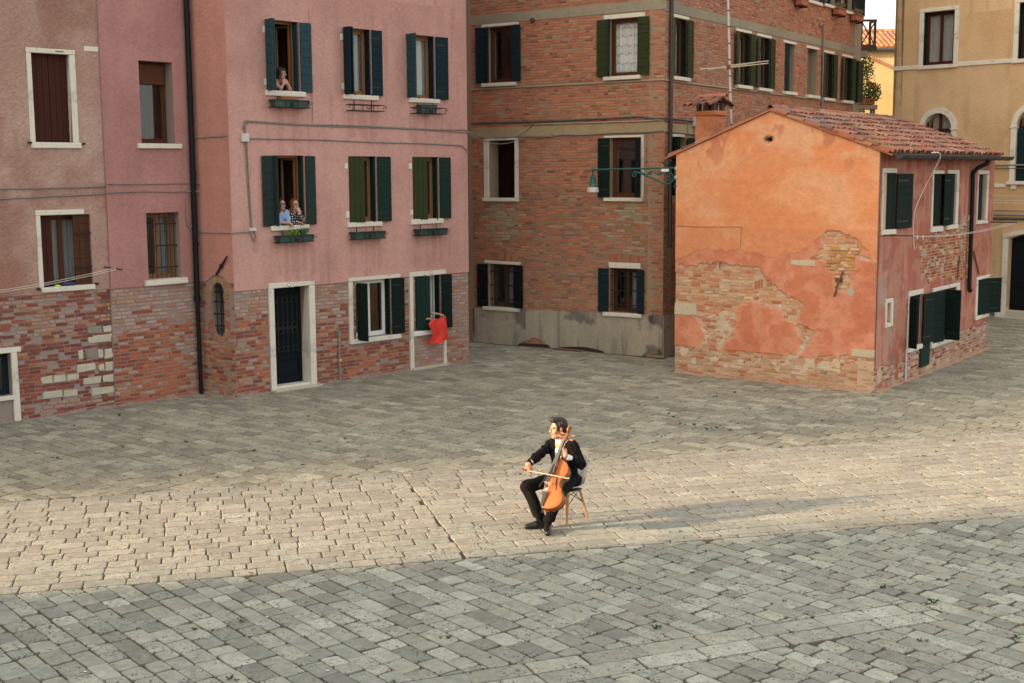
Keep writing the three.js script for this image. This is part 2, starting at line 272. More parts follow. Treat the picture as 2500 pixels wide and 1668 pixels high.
// closed rest of a building: thick walls on the edges listed, and a roof slab
function shell(group, pts, h, edges, m, t = .3) {
  const gp = group.position, n = pts.length;
  for (const i of edges) { const a = pts[i], b = pts[(i + 1) % n], dx = b[0] - a[0], dz = b[1] - a[1], l = Math.hypot(dx, dz), o = new G().box(0, l, 0, h, -t, 0, 0).build('wall', m, group); o.position.set(a[0] - gp.x, 0, a[1] - gp.z); o.rotation.y = Math.atan2(-dz, dx); }
  const s = new THREE.Shape(pts.map(p => new THREE.Vector2(p[0] - gp.x, -(p[1] - gp.z)))), g = new THREE.ExtrudeGeometry(s, { depth: .35, bevelEnabled: false }); g.rotateX(-Math.PI / 2); g.translate(0, h + .002, 0); mesh('roof', g, m, group);
}

// floors and a partition added behind a facade to keep its windows dark
function addedRooms(fc, u0, u1, ys, depth) { const m = M([.16, .13, .11], .9); for (const y of ys) fc.mesh('floor', new G().box(u0, u1, y, y + .2, -depth, -.42, 0), m); fc.mesh('added_partition', new G().box(u0, u1, .02, ys[ys.length - 1], -depth - .12, -depth - .002, 0), m); }

// ---------------------------------------------------------------- ground and paving
const FOOT = [];            // building footprints, [x, z] polygons
function inPoly(x, z, P) { let c = false; for (let i = 0, j = P.length - 1; i < P.length; j = i++) { const [xi, zi] = P[i], [xj, zj] = P[j]; if ((zi > z) !== (zj > z) && x < (xj - xi) * (z - zi) / (zj - zi) + xi) c = !c; } return c; }
const PKf = { A: [-5.439, -25.089], B: [-1.008, -29.746], u: [.6893, -.7244], n: [.7244, .6893] };
const off = (p, d, k) => [p[0] + d[0] * k, p[1] + d[1] * k];
FOOT.push([PKf.A, PKf.B, off(PKf.B, PKf.n, -12), off([-7.567, -24.131], PKf.n, -12), [-7.567, -24.131], [-6.2, -25.65]]);
FOOT.push([[-.946, -33.116], [3.537, -30.005], [11.3, -41.96], [5, -46], [-3.4, -38]]);
FOOT.push([[3.573, -27.925], [7.137, -25.076], [11.69, -31.39], [8.12, -34.24]]);
function groundTex() { return tex(1024, 1024, 4, 4, (x, y) => { const a = tnoise(x / 4, y / 4, 6, 5), b = tnoise(x / 4 + .4, y / 4 + .1, 60, 3); let c = mix3([.050, .040, .026], [.080, .066, .042], b); return mix3(c, [.050, .055, .018], sstep(.46, .62, a) * .8); }); }
{
  const g = new THREE.PlaneGeometry(700, 700); g.rotateX(-Math.PI / 2); const uv = g.attributes.uv; for (let i = 0; i < uv.count; i++) uv.setXY(i, uv.getX(i) * 700, uv.getY(i) * 700);
  const o = mesh('ground', g, M([1, 1, 1], .97, { map: groundTex(), bumpMap: bumpCoarse, bumpScale: .006 })); o.position.y = -.016; struct(o, 'dirt and moss bed showing in the paving joints', 'ground');
}
const pavement = new THREE.Group(); pavement.name = 'pavement'; struct(pavement, 'worn grey trachyte paving of the open square', 'pavement');
{
  const clip = (P, a, b) => { const s = p => (b[0] - a[0]) * (p[1] - a[1]) - (b[1] - a[1]) * (p[0] - a[0]), out = []; for (let i = 0; i < P.length; i++) { const p = P[i], q = P[(i + 1) % P.length], sp = s(p), sq = s(q); if (sp >= 0) out.push(p); if (sp * sq < 0) { const t = sp / (sp - sq); out.push([lerp(p[0], q[0], t), lerp(p[1], q[1], t)]); } } return out; };
  const area = P => { let a = 0; for (let i = 0; i < P.length; i++) { const p = P[i], q = P[(i + 1) % P.length]; a += p[0] * q[1] - q[0] * p[1]; } return a / 2; };
  const cen = P => { let x = 0, z = 0; for (const p of P) { x += p[0]; z += p[1]; } return [x / P.length, z / P.length]; };
  const stones = [], ccw = Z => area(Z) < 0 ? Z.slice().reverse() : Z;
  const strip = { a: [-1.3, -10.2], b: [4.2, -12.4] }; { const d = [strip.b[0] - strip.a[0], strip.b[1] - strip.a[1]], l = Math.hypot(...d); strip.u = [d[0] / l, d[1] / l]; strip.n = [strip.u[1], -strip.u[0]]; strip.l = l; strip.w = .56; }
  const inView = (x, z) => z < -8.2 && Math.abs(x) < 2.6 + .43 * -z;
  function lay(zone, yawDeg, rowW, lens, tone, gap = .016, ju = .018) {
    zone = ccw(zone); const y = yawDeg * Math.PI / 180, e = [Math.sin(y), -Math.cos(y)], f = [-e[1], e[0]]; let e0 = 1e9, e1 = -1e9, f0 = 1e9, f1 = -1e9;
    for (const p of zone) { const a = p[0] * e[0] + p[1] * e[1], b = p[0] * f[0] + p[1] * f[1]; e0 = Math.min(e0, a); e1 = Math.max(e1, a); f0 = Math.min(f0, b); f1 = Math.max(f1, b); }
    let wob = 0; for (let b = f0; b < f1;) { const w = rnd(...rowW); wob = rnd(-.02, .02);
      for (let a = e0 - R() * .5; a < e1;) { const L = rnd(...lens) * (R() < .15 ? .75 : 1), kk = tone.flat ? .005 : .016, sk = rnd(-kk, kk), sk2 = rnd(-kk, kk), j = () => rnd(-ju, ju) * .7;
        const c = [a + L / 2, b + w / 2], X = c[0] * e[0] + c[1] * f[0], Z = c[0] * e[1] + c[1] * f[1];
        if (inView(X, Z)) { let P = [[a + gap / 2 + j() + sk, b + gap / 2 + j()], [a + L - gap / 2 + j() + sk, b + gap / 2 + j()], [a + L - gap / 2 + j() + sk2, b + w - gap / 2 + j()], [a + gap / 2 + j() + sk2, b + w - gap / 2 + j()]].map(q => [q[0] * e[0] + q[1] * f[0], q[0] * e[1] + q[1] * f[1]]);
          P = ccw(P); for (let i = 0; i < zone.length; i++) { if (P.length < 3) break; const p = zone[i], q = zone[(i + 1) % zone.length], d = [q[0] - p[0], q[1] - p[1]], l = Math.hypot(...d), nn = [-d[1] / l * gap * .5, d[0] / l * gap * .5]; P = clip(P, [p[0] + nn[0], p[1] + nn[1]], [q[0] + nn[0], q[1] + nn[1]]); }
          if (tone.strip !== true && P.length > 2) { const c2 = cen(P), rx = c2[0] - strip.a[0], rz = c2[1] - strip.a[1], su = rx * strip.u[0] + rz * strip.u[1], sn = rx * strip.n[0] + rz * strip.n[1]; if (su > 0 && su < strip.l && Math.abs(sn) < 1.2) { const near = sn < 0, o = near ? -strip.w / 2 - gap / 2 : strip.w / 2 + gap / 2, p = off(strip.a, strip.n, o), q = off(p, strip.u, 1); P = near ? clip(P, p, q) : clip(P, q, p); const t = cen(P.length ? P : [[0, 0]]), tn = (t[0] - strip.a[0]) * strip.n[0] + (t[1] - strip.a[1]) * strip.n[1]; if (Math.abs(tn) < strip.w / 2) P = []; } }
          if (P.length > 2 && Math.abs(area(P)) > .008) { const c2 = cen(P); if (!FOOT.some(F => inPoly(c2[0], c2[1], F))) stones.push({ P, c: c2, col: tone.f(c2[0], c2[1]), flat: tone.flat }); } }
        a += L; }
      b += w; } }
  const greys = [[0.335, 0.348, 0.298], [0.368, 0.389, 0.34], [0.3, 0.32, 0.286], [0.313, 0.32, 0.274], [0.396, 0.419, 0.368], [0.255, 0.272, 0.244], [0.34, 0.347, 0.299], [0.317, 0.34, 0.307], [0.369, 0.376, 0.322], [0.275, 0.279, 0.244]];
  const toneF = (x, z) => { const c = pick(greys), k = rnd(.82, 1.15) * (.9 + .22 * fbm(x * .35 + 40, z * .35 + 17, 3)); return [c[0] * k, c[1] * k, c[2] * k]; };
  const toneB = (x, z) => { const c = mix3(pick(greys), [.40, .365, .31], .5), k = rnd(.90, 1.1); return [c[0] * k, c[1] * k, c[2] * k]; };
  const L1a = [-12, -11.46], L1b = [16, -18.2], L2a = [-12, -15.45], L2b = [16, -23.4];
  const at = (a, b, x) => [x, lerp(a[1], b[1], (x - a[0]) / (b[0] - a[0]))];
  // kerb line between foreground and band
  lay([[-12, -6], [16, -6], L1b, L1a], 141, [.19, .24], [.23, .42], { f: toneF }, .014, .016);
  { const o = strip, p = off(o.a, o.n, -o.w / 2), q = off(o.b, o.n, -o.w / 2); lay([p, q, off(o.b, o.n, o.w / 2), off(o.a, o.n, o.w / 2)], 90 - Math.atan2(-(o.b[1] - o.a[1]), o.b[0] - o.a[0]) * 180 / Math.PI, [.275, .28], [.40, .62], { f: (x, z) => toneF(x, z).map(v => v * 1.08), strip: true }, .014, .008); }
  const s0 = [-.48 - .05, at(L1a, L1b, -.48)[1]], s1 = [-1.62, at(L2a, L2b, -1.62)[1]];
  lay([L1a, s0, s1, L2a], 76.4, [.205, .25], [.25, .48], { f: toneB, flat: true }, .013, .005);
  lay([s0, L1b, L2b, s1], 75.2, [.215, .265], [.32, .58], { f: toneB, flat: true }, .013, .005);
  lay([L2a, L2b, [30, -56], [-26, -56], [-26, -14]], 131, [.20, .255], [.26, .48], { f: (x, z) => { const c = toneF(x, z); return [c[0] * 1.06, c[1] * .985, c[2] * .90]; } }, .013, .015);

  for (const s of stones) s.a = screenArea(pv.clone().set(s.c[0], 0, s.c[1]), 0, 1, 0, Math.abs(area(s.P)));
  stones.sort((a, b) => b.a - a.a);
  const stoneGeo = (g, s, near) => {
    const q = s.flat ? .35 : 1, tilt = [rnd(-.007, .007) * q, rnd(-.007, .007) * q], h = rnd(-.003, .002) * q, N = s.P.length, c = s.c; let P = ccw(s.P);
    if (near) { const Q = []; for (let i = 0; i < N; i++) { const a = P[(i + N - 1) % N], p = P[i], b = P[(i + 1) % N], l1 = Math.hypot(a[0] - p[0], a[1] - p[1]), l2 = Math.hypot(b[0] - p[0], b[1] - p[1]), k = rnd(.008, .030); Q.push([lerp(p[0], a[0], Math.min(.3, k / l1)), lerp(p[1], a[1], Math.min(.3, k / l1))], [lerp(p[0], b[0], Math.min(.3, k / l2)), lerp(p[1], b[1], Math.min(.3, k / l2))]); } P = Q; }
    const up = (p, ins, dy) => { const d = Math.hypot(p[0] - c[0], p[1] - c[1]), k = Math.max(.5, 1 - ins / d); const x = c[0] + (p[0] - c[0]) * k, z = c[1] + (p[1] - c[1]) * k; return [x, h + dy + (x - c[0]) * tilt[0] + (z - c[1]) * tilt[1], z]; };
    const r0 = P.map(p => up(p, 0, -.022)), r1 = P.map(p => up(p, .002, -.0035)), r2 = P.map(p => up(p, .011, 0)), n = P.length, ou = rnd(0, 2), ov = rnd(0, 2), t = [c[0], h, c[1]];
    const ra = rnd(0, 6.28), ca = Math.cos(ra), sa = Math.sin(ra), uv = p => [ou + (p[0] - c[0]) * ca - (p[2] - c[1]) * sa, ov + (p[0] - c[0]) * sa + (p[2] - c[1]) * ca];
    const up3 = [0, 1, 0];
    for (let i = 0; i < n; i++) { const j = (i + 1) % n, T = (a, b, d) => g.tri(a, b, d, null, null, null, uv(a), uv(b), uv(d)); T(t, r2[j], r2[i]); T(r2[i], r2[j], r1[j]); T(r2[i], r1[j], r1[i]); T(r1[i], r1[j], r0[j]); T(r1[i], r0[j], r0[i]); }
  };
  const pm = M([1, 1, 1], .82, { vertexColors: true, map: speck, bumpMap: bumpPit, bumpScale: .006 });
  const pal = greys.concat(greys.map(c => c.map(v => v * .88)), greys.map(c => c.map(v => v * 1.1))).map(c => { const m = pm.clone(); m.vertexColors = false; m.color.setRGB(...c); return [c, m]; });
  let top = stones.filter(s => s.a > 0).slice(0, 300); const set = new Set(top);
  for (const s of top) { let best = pal[0], bd = 9; for (const q of pal) { const d = Math.abs(q[0][0] - s.col[0]) + Math.abs(q[0][1] - s.col[1]) + Math.abs(q[0][2] - s.col[2]); if (d < bd) { bd = d; best = q; } } const g = new G(); stoneGeo(g, s, true); g.build('paving_stone', best[1], pavement); }
  const rest = new G().color([1, 1, 1]); for (const s of stones) if (!set.has(s)) { rest.color(s.col.map(v => v * (s.c[1] < -20 ? 1 : 1))); stoneGeo(rest, s, s.c[1] > -24); }
  rest.build('paving_stones_beyond', pm, pavement).userData.kind = 'stuff';
}

// ---------------------------------------------------------------- plaster textures
function stucco(base, alt, o = {}) {
  const ox = o.seed ?? 3, S = o.size ?? 8;
  return tex(o.px ?? 1024, o.px ?? 1024, S, S, (x, y) => {
    const big = fbm(x * .55 + ox, y * .45 + ox * 2, 5), mid = fbm(x * 2.3 + ox, y * 2.0 + 9, 4), str = fbm(x * 5.5 + ox, y * .35 + 3, 3), fine = fbm(x * 26, y * 26 + ox, 3);
    let c = mix3(base, alt, sstep(.34, .68, big)); let k = 1 + .22 * (mid - .5) + (o.streak ?? .14) * (str - .5) + (o.fine ?? .26) * (fine - .5);
    if (mid > .66) k *= 1 - .35 * (mid - .66); if (o.extra) { const e = o.extra(x, y); c = mix3(c, e[0], e[1]); }
    return [c[0] * k, c[1] * k, c[2] * k];
  });
}
const plaster = (t, o = {}) => M([1, 1, 1], .92, { map: t, bumpMap: bumpFine, bumpScale: .008, ...o });
const wavyBottom = (u0, u1, y, top, amp = .012, st = .09, yl) => { const p = []; for (let u = u0; u < u1; u += st) p.push([u, (yl ? yl(u) : y) + amp * (fbm(u * 3.1 + y, 7.7, 3) - .5) * 2]); p.push([u1, yl ? yl(u1) : y], [u1, top], [u0, top]); return p; };
const pm_ = {
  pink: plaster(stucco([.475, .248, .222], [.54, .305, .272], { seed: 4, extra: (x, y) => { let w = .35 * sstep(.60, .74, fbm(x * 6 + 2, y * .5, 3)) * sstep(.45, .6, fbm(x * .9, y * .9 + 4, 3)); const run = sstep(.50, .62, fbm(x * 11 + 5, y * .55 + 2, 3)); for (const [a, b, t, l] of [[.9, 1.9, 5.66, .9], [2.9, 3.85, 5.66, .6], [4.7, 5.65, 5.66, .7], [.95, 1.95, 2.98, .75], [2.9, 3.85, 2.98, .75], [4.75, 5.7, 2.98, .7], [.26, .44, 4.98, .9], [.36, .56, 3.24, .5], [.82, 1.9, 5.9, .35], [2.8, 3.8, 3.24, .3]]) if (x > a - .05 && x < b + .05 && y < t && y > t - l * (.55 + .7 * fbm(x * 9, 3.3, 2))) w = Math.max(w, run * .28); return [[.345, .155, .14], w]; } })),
  pinkSide: plaster(stucco([.44, .212, .185], [.49, .238, .195], { seed: 14 })),
  pinkShaded: plaster(stucco([.38, .185, .172], [.44, .225, .21], { seed: 21 })),  // same pink paint, darkened for the shade beside the projecting side wall
  brownPink: plaster(stucco([.36, .215, .175], [.43, .285, .24], { seed: 33, fine: .34, extra: (x, y) => [[.27, .125, .095], .65 * sstep(.5, .66, fbm(x * .8 + 7, y * .7 + 1, 4))] }), { bumpMap: bumpFine, bumpScale: .014 }),
};
const P_RED = [.27, .070, .038], P_ORANGE = [.40, .125, .055], P_PALE = [.38, .235, .185], P_PINKW = [.42, .31, .275], P_OCHRE = [.38, .225, .095], P_DARK = [.15, .065, .050], P_BUFF = [.39, .215, .12];
const zoned = (u, y, a, b) => R() < .75 ? (fbm(u * .9 + 13, y * 1.4 + 7, 3) + rnd(-.12, .12) > .5 ? a : b) : pick([a, b]);
const jit = (c, k = .12) => { const f = rnd(1 - k, 1 + k); return [c[0] * f * rnd(.96, 1.04), c[1] * f * rnd(.95, 1.05), c[2] * f * rnd(.93, 1.07)]; };

// crumbled mortar fillet where a wall meets the paving
function fillet(fc, u0, u1, m, n0 = 0, skip = []) { const P = [], U = [], I = [], n = Math.ceil((u1 - u0) / .05); for (let i = 0; i <= n; i++) { const u = lerp(u0, u1, i / n), k = skip.some(q => u > q[0] && u < q[1]) ? 0 : 1, w = k * (.03 + .13 * fbm(u * 2.3 + u0, 4.4, 4)), h = k * (.012 + .075 * Math.max(0, fbm(u * 3.7 + 9, u0 + 2, 4) - .28)); P.push(u, h, n0 + .008, u, h * .55, n0 + .012 + w * .35, u, .004, n0 + .016 + w, u, -.02, n0 + .018 + w); for (const t of [0, .05, .1, .13]) U.push(u, t); } for (let i = 0; i < n; i++) for (let j = 0; j < 3; j++) { const a = i * 4 + j; I.push(a, a + 1, a + 5, a, a + 5, a + 4); } const g = new THREE.BufferGeometry(); g.setAttribute('position', new THREE.Float32BufferAttribute(P, 3)); g.setAttribute('uv', new THREE.Float32BufferAttribute(U, 2)); g.setIndex(I); g.computeVertexNormals(); return fc.mesh('mortar_fillet', g, m); }
const filletPink = M([.36, .25, .215], .95, { bumpMap: bumpCoarse, bumpScale: .02, map: speck }), filletOrange = M([.52, .33, .235], .95, { bumpMap: bumpCoarse, bumpScale: .02, map: speck });
// ================================================================ pink corner house
const pink = thing('pink_house', 'pink rendered corner house with brick base and dark teal shutters', 'house', [-5.439, 0, -25.089]);
const PK = new Facade(pink, -5.439, -25.089, .6893, -.7244), SD = new Facade(pink, -6.338, -25.70, .8271, .5621), MW = new Facade(pink, -7.567, -24.131, .6561, -.7547);
const PH = 12.8;
{
  const op = { W1: [.95, 1.735, 6.0, 7.37], W2: [2.89, 3.61, 6.0, 7.36], W3: [4.60, 5.447, 5.99, 7.35], M1: [.99, 1.78, 3.34, 4.73], M2: [2.93, 3.69, 3.345, 4.725], M3: [4.73, 5.515, 3.355, 4.718], D7: [.925, 1.80, .07, 2.086], GG: [3.06, 4.04, .855, 2.095], D8: [4.77, 5.53, .87, 2.086] };
  const holes = Object.values(op);
  PK.mesh('wall', slab(rect(0, 6.43, 0, PH), holes, -.36, 0), mat.mortarGrey);
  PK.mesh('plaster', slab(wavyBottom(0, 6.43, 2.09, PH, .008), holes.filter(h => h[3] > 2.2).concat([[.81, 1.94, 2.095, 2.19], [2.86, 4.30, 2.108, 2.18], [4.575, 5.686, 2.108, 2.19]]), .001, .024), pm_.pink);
  // side return with the oval window, and the recessed wall beyond the downpipe
  const oval = (r, cx = .655, cy = 1.705, hw = .205, hh = .545, n = 36) => { const p = []; for (let i = 0; i < n; i++) { const a = i / n * 2 * Math.PI, c = Math.cos(a), s = Math.sin(a); p.push([cx + (hw + r) * Math.sign(c) * Math.pow(Math.abs(c), .75), cy + (hh + r) * Math.sign(s) * Math.pow(Math.abs(s), .8)]); } return p; };
  SD.mesh('wall', slab(rect(0, 1.088, 0, PH), [oval(0)], -.30, 0), mat.mortarGrey);
  { const arch = []; for (let i = 0; i <= 14; i++) { const a = Math.PI - i / 14 * Math.PI; arch.push([.66 + .33 * Math.cos(a), 2.10 + .30 * Math.sin(a)]); } SD.mesh('plaster', slab([[0, 2.25], [.30, 2.25], ...arch.filter(p => p[1] > 2.25), [1.0, 2.25], [1.110, 2.25], [1.110, PH], [0, PH]], [], .001, .024), pm_.pinkSide); }
  SD.mesh('window_glass', new G().box(.45, .86, 1.15, 2.26, -.22, -.21, 0), mat.glass);
  { const g = new G(); for (const u of [.54, .655, .77]) g.tube([[u, 1.16, -.06], [u, 2.25, -.06]], .009, 6); for (const y of [1.38, 1.62, 1.86, 2.05]) g.box(.44, .87, y - .012, y + .012, -.07, -.05, .002);
    for (const y of [1.27, 2.12]) for (const s of [-1, 1]) { const p = []; for (let i = 0; i < 22; i++) { const a = i * .45, r = .075 * (1 - i / 26); p.push([.655 + s * (.075 + r * Math.cos(a)), y + r * Math.sin(a), -.055]); } g.tube(p, .007, 5); } SD.mesh('window_grille', g, mat.iron); }
  { const g = new G().color([1, 1, 1]), n = 44; for (let i = 0; i < n; i++) { const a = (i + .5) / n * 2 * Math.PI; const w = [oval(0, .655, 1.705, .205, .545, n), oval(.105, .655, 1.705, .205, .545, n)], j = (i + 1) % n, sh = (p, q, t) => [lerp(p[0], q[0], t), lerp(p[1], q[1], t)];
      const A = sh(w[0][i], w[0][j], .1), B = sh(w[0][i], w[0][j], .9), C = sh(w[1][i], w[1][j], .9), D = sh(w[1][i], w[1][j], .1), z = .012 + rnd(0, .006); g.color(jit(i < n * .02 || i > n * .48 ? pick([P_BUFF, P_ORANGE, P_PALE]) : pick([P_PALE, P_BUFF, P_PALE]))); const q = (p, zz) => [p[0], p[1], zz];
      g.quad(q(A, z), q(D, z), q(C, z), q(B, z)); for (const [s, t] of [[A, D], [D, C], [C, B], [B, A]]) g.quad(q(s, z), q(s, -.02), q(t, -.02), q(t, z)); }
    SD.mesh('brick_surround', g, mat.brick); }
  const mo = [[.80, 1.545, 4.96, 6.505], [.825, 1.56, 2.355, 3.64]];
  MW.mesh('wall', slab(rect(0, 1.97, 0, PH), mo, -.32, .03), mat.mortarGrey);
  MW.mesh('plaster', slab(wavyBottom(-.0, 1.97, 2.245, PH, .008), mo, .031, .056), pm_.pinkShaded);

  // bricks of the base
  const L = [], prob = (u, y, a) => fbm(u * 1.3 + a, y * 1.6 + a * 2, 3);
  const sk = [[.79, 1.95, 0, 2.2], [2.85, 4.31, 2.095, 2.2], [2.855, 2.965, .75, 2.1], [3.06, 4.04, .75, 2.1], [2.855, 4.295, .75, .858], [4.57, 4.685, 0, 2.2], [4.77, 5.53, .75, 2.1], [4.68, 5.61, .75, .875], [5.61, 5.695, 0, .78], [4.68, 5.61, 0, .75], [4.57, 5.69, 2.09, 2.2]];
  layBricks(L, PK, 0, 6.43, 0, 2.09, { skip: sk, joint: .016, course: .072, len: .225, header: .4, wave: (u, y) => .01 * Math.sin(u * 1.7), col: (u, y) => { const n = prob(u, y, 5), t = R(); let pale = clamp(.18 + .75 * sstep(1.15, 1.9, y + .5 * (n - .5)) + .65 * sstep(4.9, 6.2, u) - .25 * sstep(.9, .2, y)); if (t < pale) return jit(pick([P_PALE, P_PINKW, P_PALE, P_BUFF]), .14); return jit(R() < .8 ? zoned(u, y, P_ORANGE, P_RED) : pick([P_BUFF, P_PALE]), .18); } });
  layBricks(L, PK, 4.70, 5.60, .05, .75, { z: -.002, joint: .016, course: .072, col: () => jit(pick([P_PALE, P_PINKW, P_BUFF, P_PALE]), .12) });
  layBricks(L, SD, 0, 1.088, 0, 2.25, { joint: .015, course: .072, len: .22, header: .4, inside: (u, y) => { const dx = (u - .655) / .40, dy = (y - 1.705) / .70; return dx * dx + dy * dy > 1; }, col: (u, y) => { const t = R(), n = prob(u, y, 9); return jit(t < .42 + .3 * (n - .5) ? pick([P_BUFF, P_PALE, P_OCHRE]) : pick([P_ORANGE, P_RED, P_ORANGE, P_BUFF]), .18); } });
  layBricks(L, MW, 0, 1.95, 0, 2.245, { z: .03, joint: .016, course: .072, len: .225, header: .4, col: (u, y) => { const n = prob(u, y, 2), t = R(), pale = clamp(.05 + .95 * sstep(1.25, 1.75, y + .6 * (n - .5)) + .55 * sstep(1.25, 1.9, u)); if (t < pale) return jit(pick([P_PINKW, P_PALE, P_PALE, [.39, .28, .24]]), .12); return jit(R() < .9 ? zoned(u, y, [.40, .115, .05], P_RED) : P_BUFF, .16); } });
  placePieces(L, pink, brickV, 'brick', 'bricks_beyond', mat.brick, pink);

  // sills and hinge blocks
  for (const [a, b, y0, y1] of [[.872, 1.84, 5.90, 6.0], [2.82, 3.762, 5.90, 6.0], [4.633, 5.56, 5.895, 5.99], [.892, 1.836, 3.24, 3.34], [2.852, 3.80, 3.24, 3.345], [4.65, 5.606, 3.24, 3.355]]) stonePiece(PK, 'sill', a, b, y0, y1 - .001, -.20, .075, mat.stoneWhite, .006);
  for (const [a, b, y0, y1] of [[.865, .925, 7.10, 7.235], [.865, .925, 6.10, 6.22], [2.79, 2.88, 7.09, 7.22], [2.80, 2.88, 6.095, 6.22], [2.838, 2.913, 4.46, 4.575], [2.845, 2.925, 3.44, 3.57], [4.626, 4.71, 4.455, 4.58], [4.639, 4.725, 3.455, 3.563]]) stonePiece(PK, 'hinge_block', a, b, y0, y1, .005, .034, mat.stoneWhite, .004);
  stonePiece(MW, 'sill', .704, 1.663, 4.86, 4.958, -.15, .12, mat.stoneWhite, .006); stonePiece(MW, 'sill', .726, 1.677, 2.245, 2.352, -.15, .12, mat.stoneWhite, .008);

  // windows
  const pw = (k, fm, o) => sashWindow(PK, op[k][0], op[k][1], op[k][2], op[k][3], fm, o);
  pw('W1', mat.woodOrange, { open: true }); pw('W2', mat.woodOrange, { curtain: mat.curtainDim, cu0: .3 }); pw('W3', mat.woodOrange, { curtain: mat.curtain, cu0: .35 });
  pw('M1', mat.woodOrange, { open: true }); pw('M2', mat.woodOrange, {}); pw('M3', mat.woodOrange, {}); pw('GG', mat.whitePaint, {}); pw('D8', mat.whitePaint, { open: true });
  sashWindow(MW, .80, 1.545, 4.96, 6.505, mat.woodBrown, { single: true, rec: .22 });
  MW.mesh('roller_shutter_box', new G().box(.85, 1.50, 6.08, 6.46, -.20, -.14, .01), mat.woodBrown);
  sashWindow(MW, .825, 1.56, 2.355, 3.64, mat.woodOrange, { rec: .2, curtain: mat.curtainDim, cu0: .55 }); grille(MW, .825, 1.56, 2.36, 3.63, 7, 3, -.05);

  // shutters
  const T = mat.teal, TD = mat.tealDark, rv = (k, m, w = .25) => shutter(PK, op[k][1] - .034, op[k][2] + .01, op[k][3] - .01, w, 1, 270, m, { out: -.01 });
  const yy = k => [op[k][2] - .01, op[k][3] - .005];
  shutter(PK, 1.742, ...yy('W1'), .265, 1, 4, T); rv('W1', T); shutter(PK, .95, ...yy('W1'), .265, -1, 84, T); shutter(PK, .905, ...yy('W1'), .265, -1, 84, T);
  shutter(PK, 3.617, ...yy('W2'), .262, 1, 5, TD); rv('W2', TD); shutter(PK, 2.895, ...yy('W2'), .26, -1, 88, TD, { vert: 2 }); shutter(PK, 2.855, ...yy('W2'), .26, -1, 80, TD, { vert: 2 });
  shutter(PK, 5.455, ...yy('W3'), .35, 1, 4, TD); rv('W3', TD); shutter(PK, 4.60, ...yy('W3'), .34, -1, 82, T); 
  shutter(PK, 1.787, ...yy('M1'), .24, 1, 3, mat.greenGrey); rv('M1', mat.greenGrey); shutter(PK, .985, ...yy('M1'), .275, -1, 4, mat.greenGrey); shutter(PK, .995, ...yy('M1'), .12, -1, 100, mat.greenGrey, { vert: 1 });
  shutter(PK, 3.697, ...yy('M2'), .36, 1, 4, mat.green); rv('M2', mat.green); shutter(PK, 2.935, ...yy('M2'), .37, -1, 168, mat.olive, { vert: 3 });
  shutter(PK, 5.522, ...yy('M3'), .32, 1, 4, mat.green); rv('M3', mat.green); shutter(PK, 4.735, ...yy('M3'), .37, -1, 168, mat.olive, { vert: 3 });
  shutter(PK, 4.047, .87, 2.09, .335, 1, 5, mat.greenDeep, { n: 7 }); rv('GG', mat.greenDeep); shutter(PK, 3.06, .82, 2.06, .33, -1, 92, mat.greenDeep, { n: 7 });
  shutter(PK, 5.537, .86, 2.08, .295, 1, 5, mat.greenDeep, { n: 7 }); rv('D8', mat.greenDeep); shutter(PK, 4.775, .86, 2.08, .375, -1, 172, mat.green, { vert: 3 });

  // stone surrounds at street level
  stonePiece(PK, 'door_jamb', .805, .925, -.03, 2.088, -.05, .055, mat.stoneWhite, .008); stonePiece(PK, 'door_jamb', 1.80, 1.945, -.03, 2.088, -.28, .055, mat.stoneWhite, .008); stonePiece(PK, 'lintel', .805, 1.945, 2.090, 2.19, -.28, .06, mat.stoneWhite, .006); stonePiece(PK, 'doorstep', .925, 1.80, -.03, .075, -.34, .03, mat.stoneWhite, .008); stonePiece(PK, 'kerb_stone', .80, 1.98, -.03, .035, .06, .20, mat.blockWhite, .010);
  stonePiece(PK, 'lintel', 2.855, 4.30, 2.098, 2.178, -.1, .06); stonePiece(PK, 'window_jamb', 2.86, 2.962, .858, 2.096, -.1, .05, mat.stoneWhite, .006); stonePiece(PK, 'sill', 2.855, 4.292, .755, .855, -.2, .07, mat.stoneWhite, .006);
  stonePiece(PK, 'lintel', 4.573, 5.687, 2.090, 2.19, -.2, .06); stonePiece(PK, 'door_jamb', 4.573, 4.68, -.03, 2.088, -.1, .05, mat.stoneWhite, .006); stonePiece(PK, 'door_jamb', 5.612, 5.692, -.03, .748, -.1, .04, mat.stoneWhite, .006); stonePiece(PK, 'sill', 4.683, 5.69, .752, .868, -.22, .05, mat.whitePaint, .003); stonePiece(PK, 'doorstep', 4.60, 5.72, -.03, .05, .0, .10, mat.blockWhite, .010);
  // front door
  const d = PK.part('door', .925, .075, -.25), W = .875, H = 2.01; new G().box(0, W, 0, H, -.06, 0, .004).build('door_leaf', mat.navy, d);
  { const g = new G(); g.box(.02, .10, .02, H - .02, .001, .02, .004).box(W - .10, W - .02, .02, H - .02, .001, .02, .004).box(.10, W - .10, .02, .14, .001, .02, .004).box(.10, W - .10, .50, .60, .001, .02, .004).box(.10, W - .10, H - .14, H - .02, .001, .02, .004).box(W / 2 - .03, W / 2 + .03, .60, H - .14, .001, .018, .004).box(.16, W - .16, .20, .44, .001, .014, .006); g.build('door_panel', mat.navy, d); }
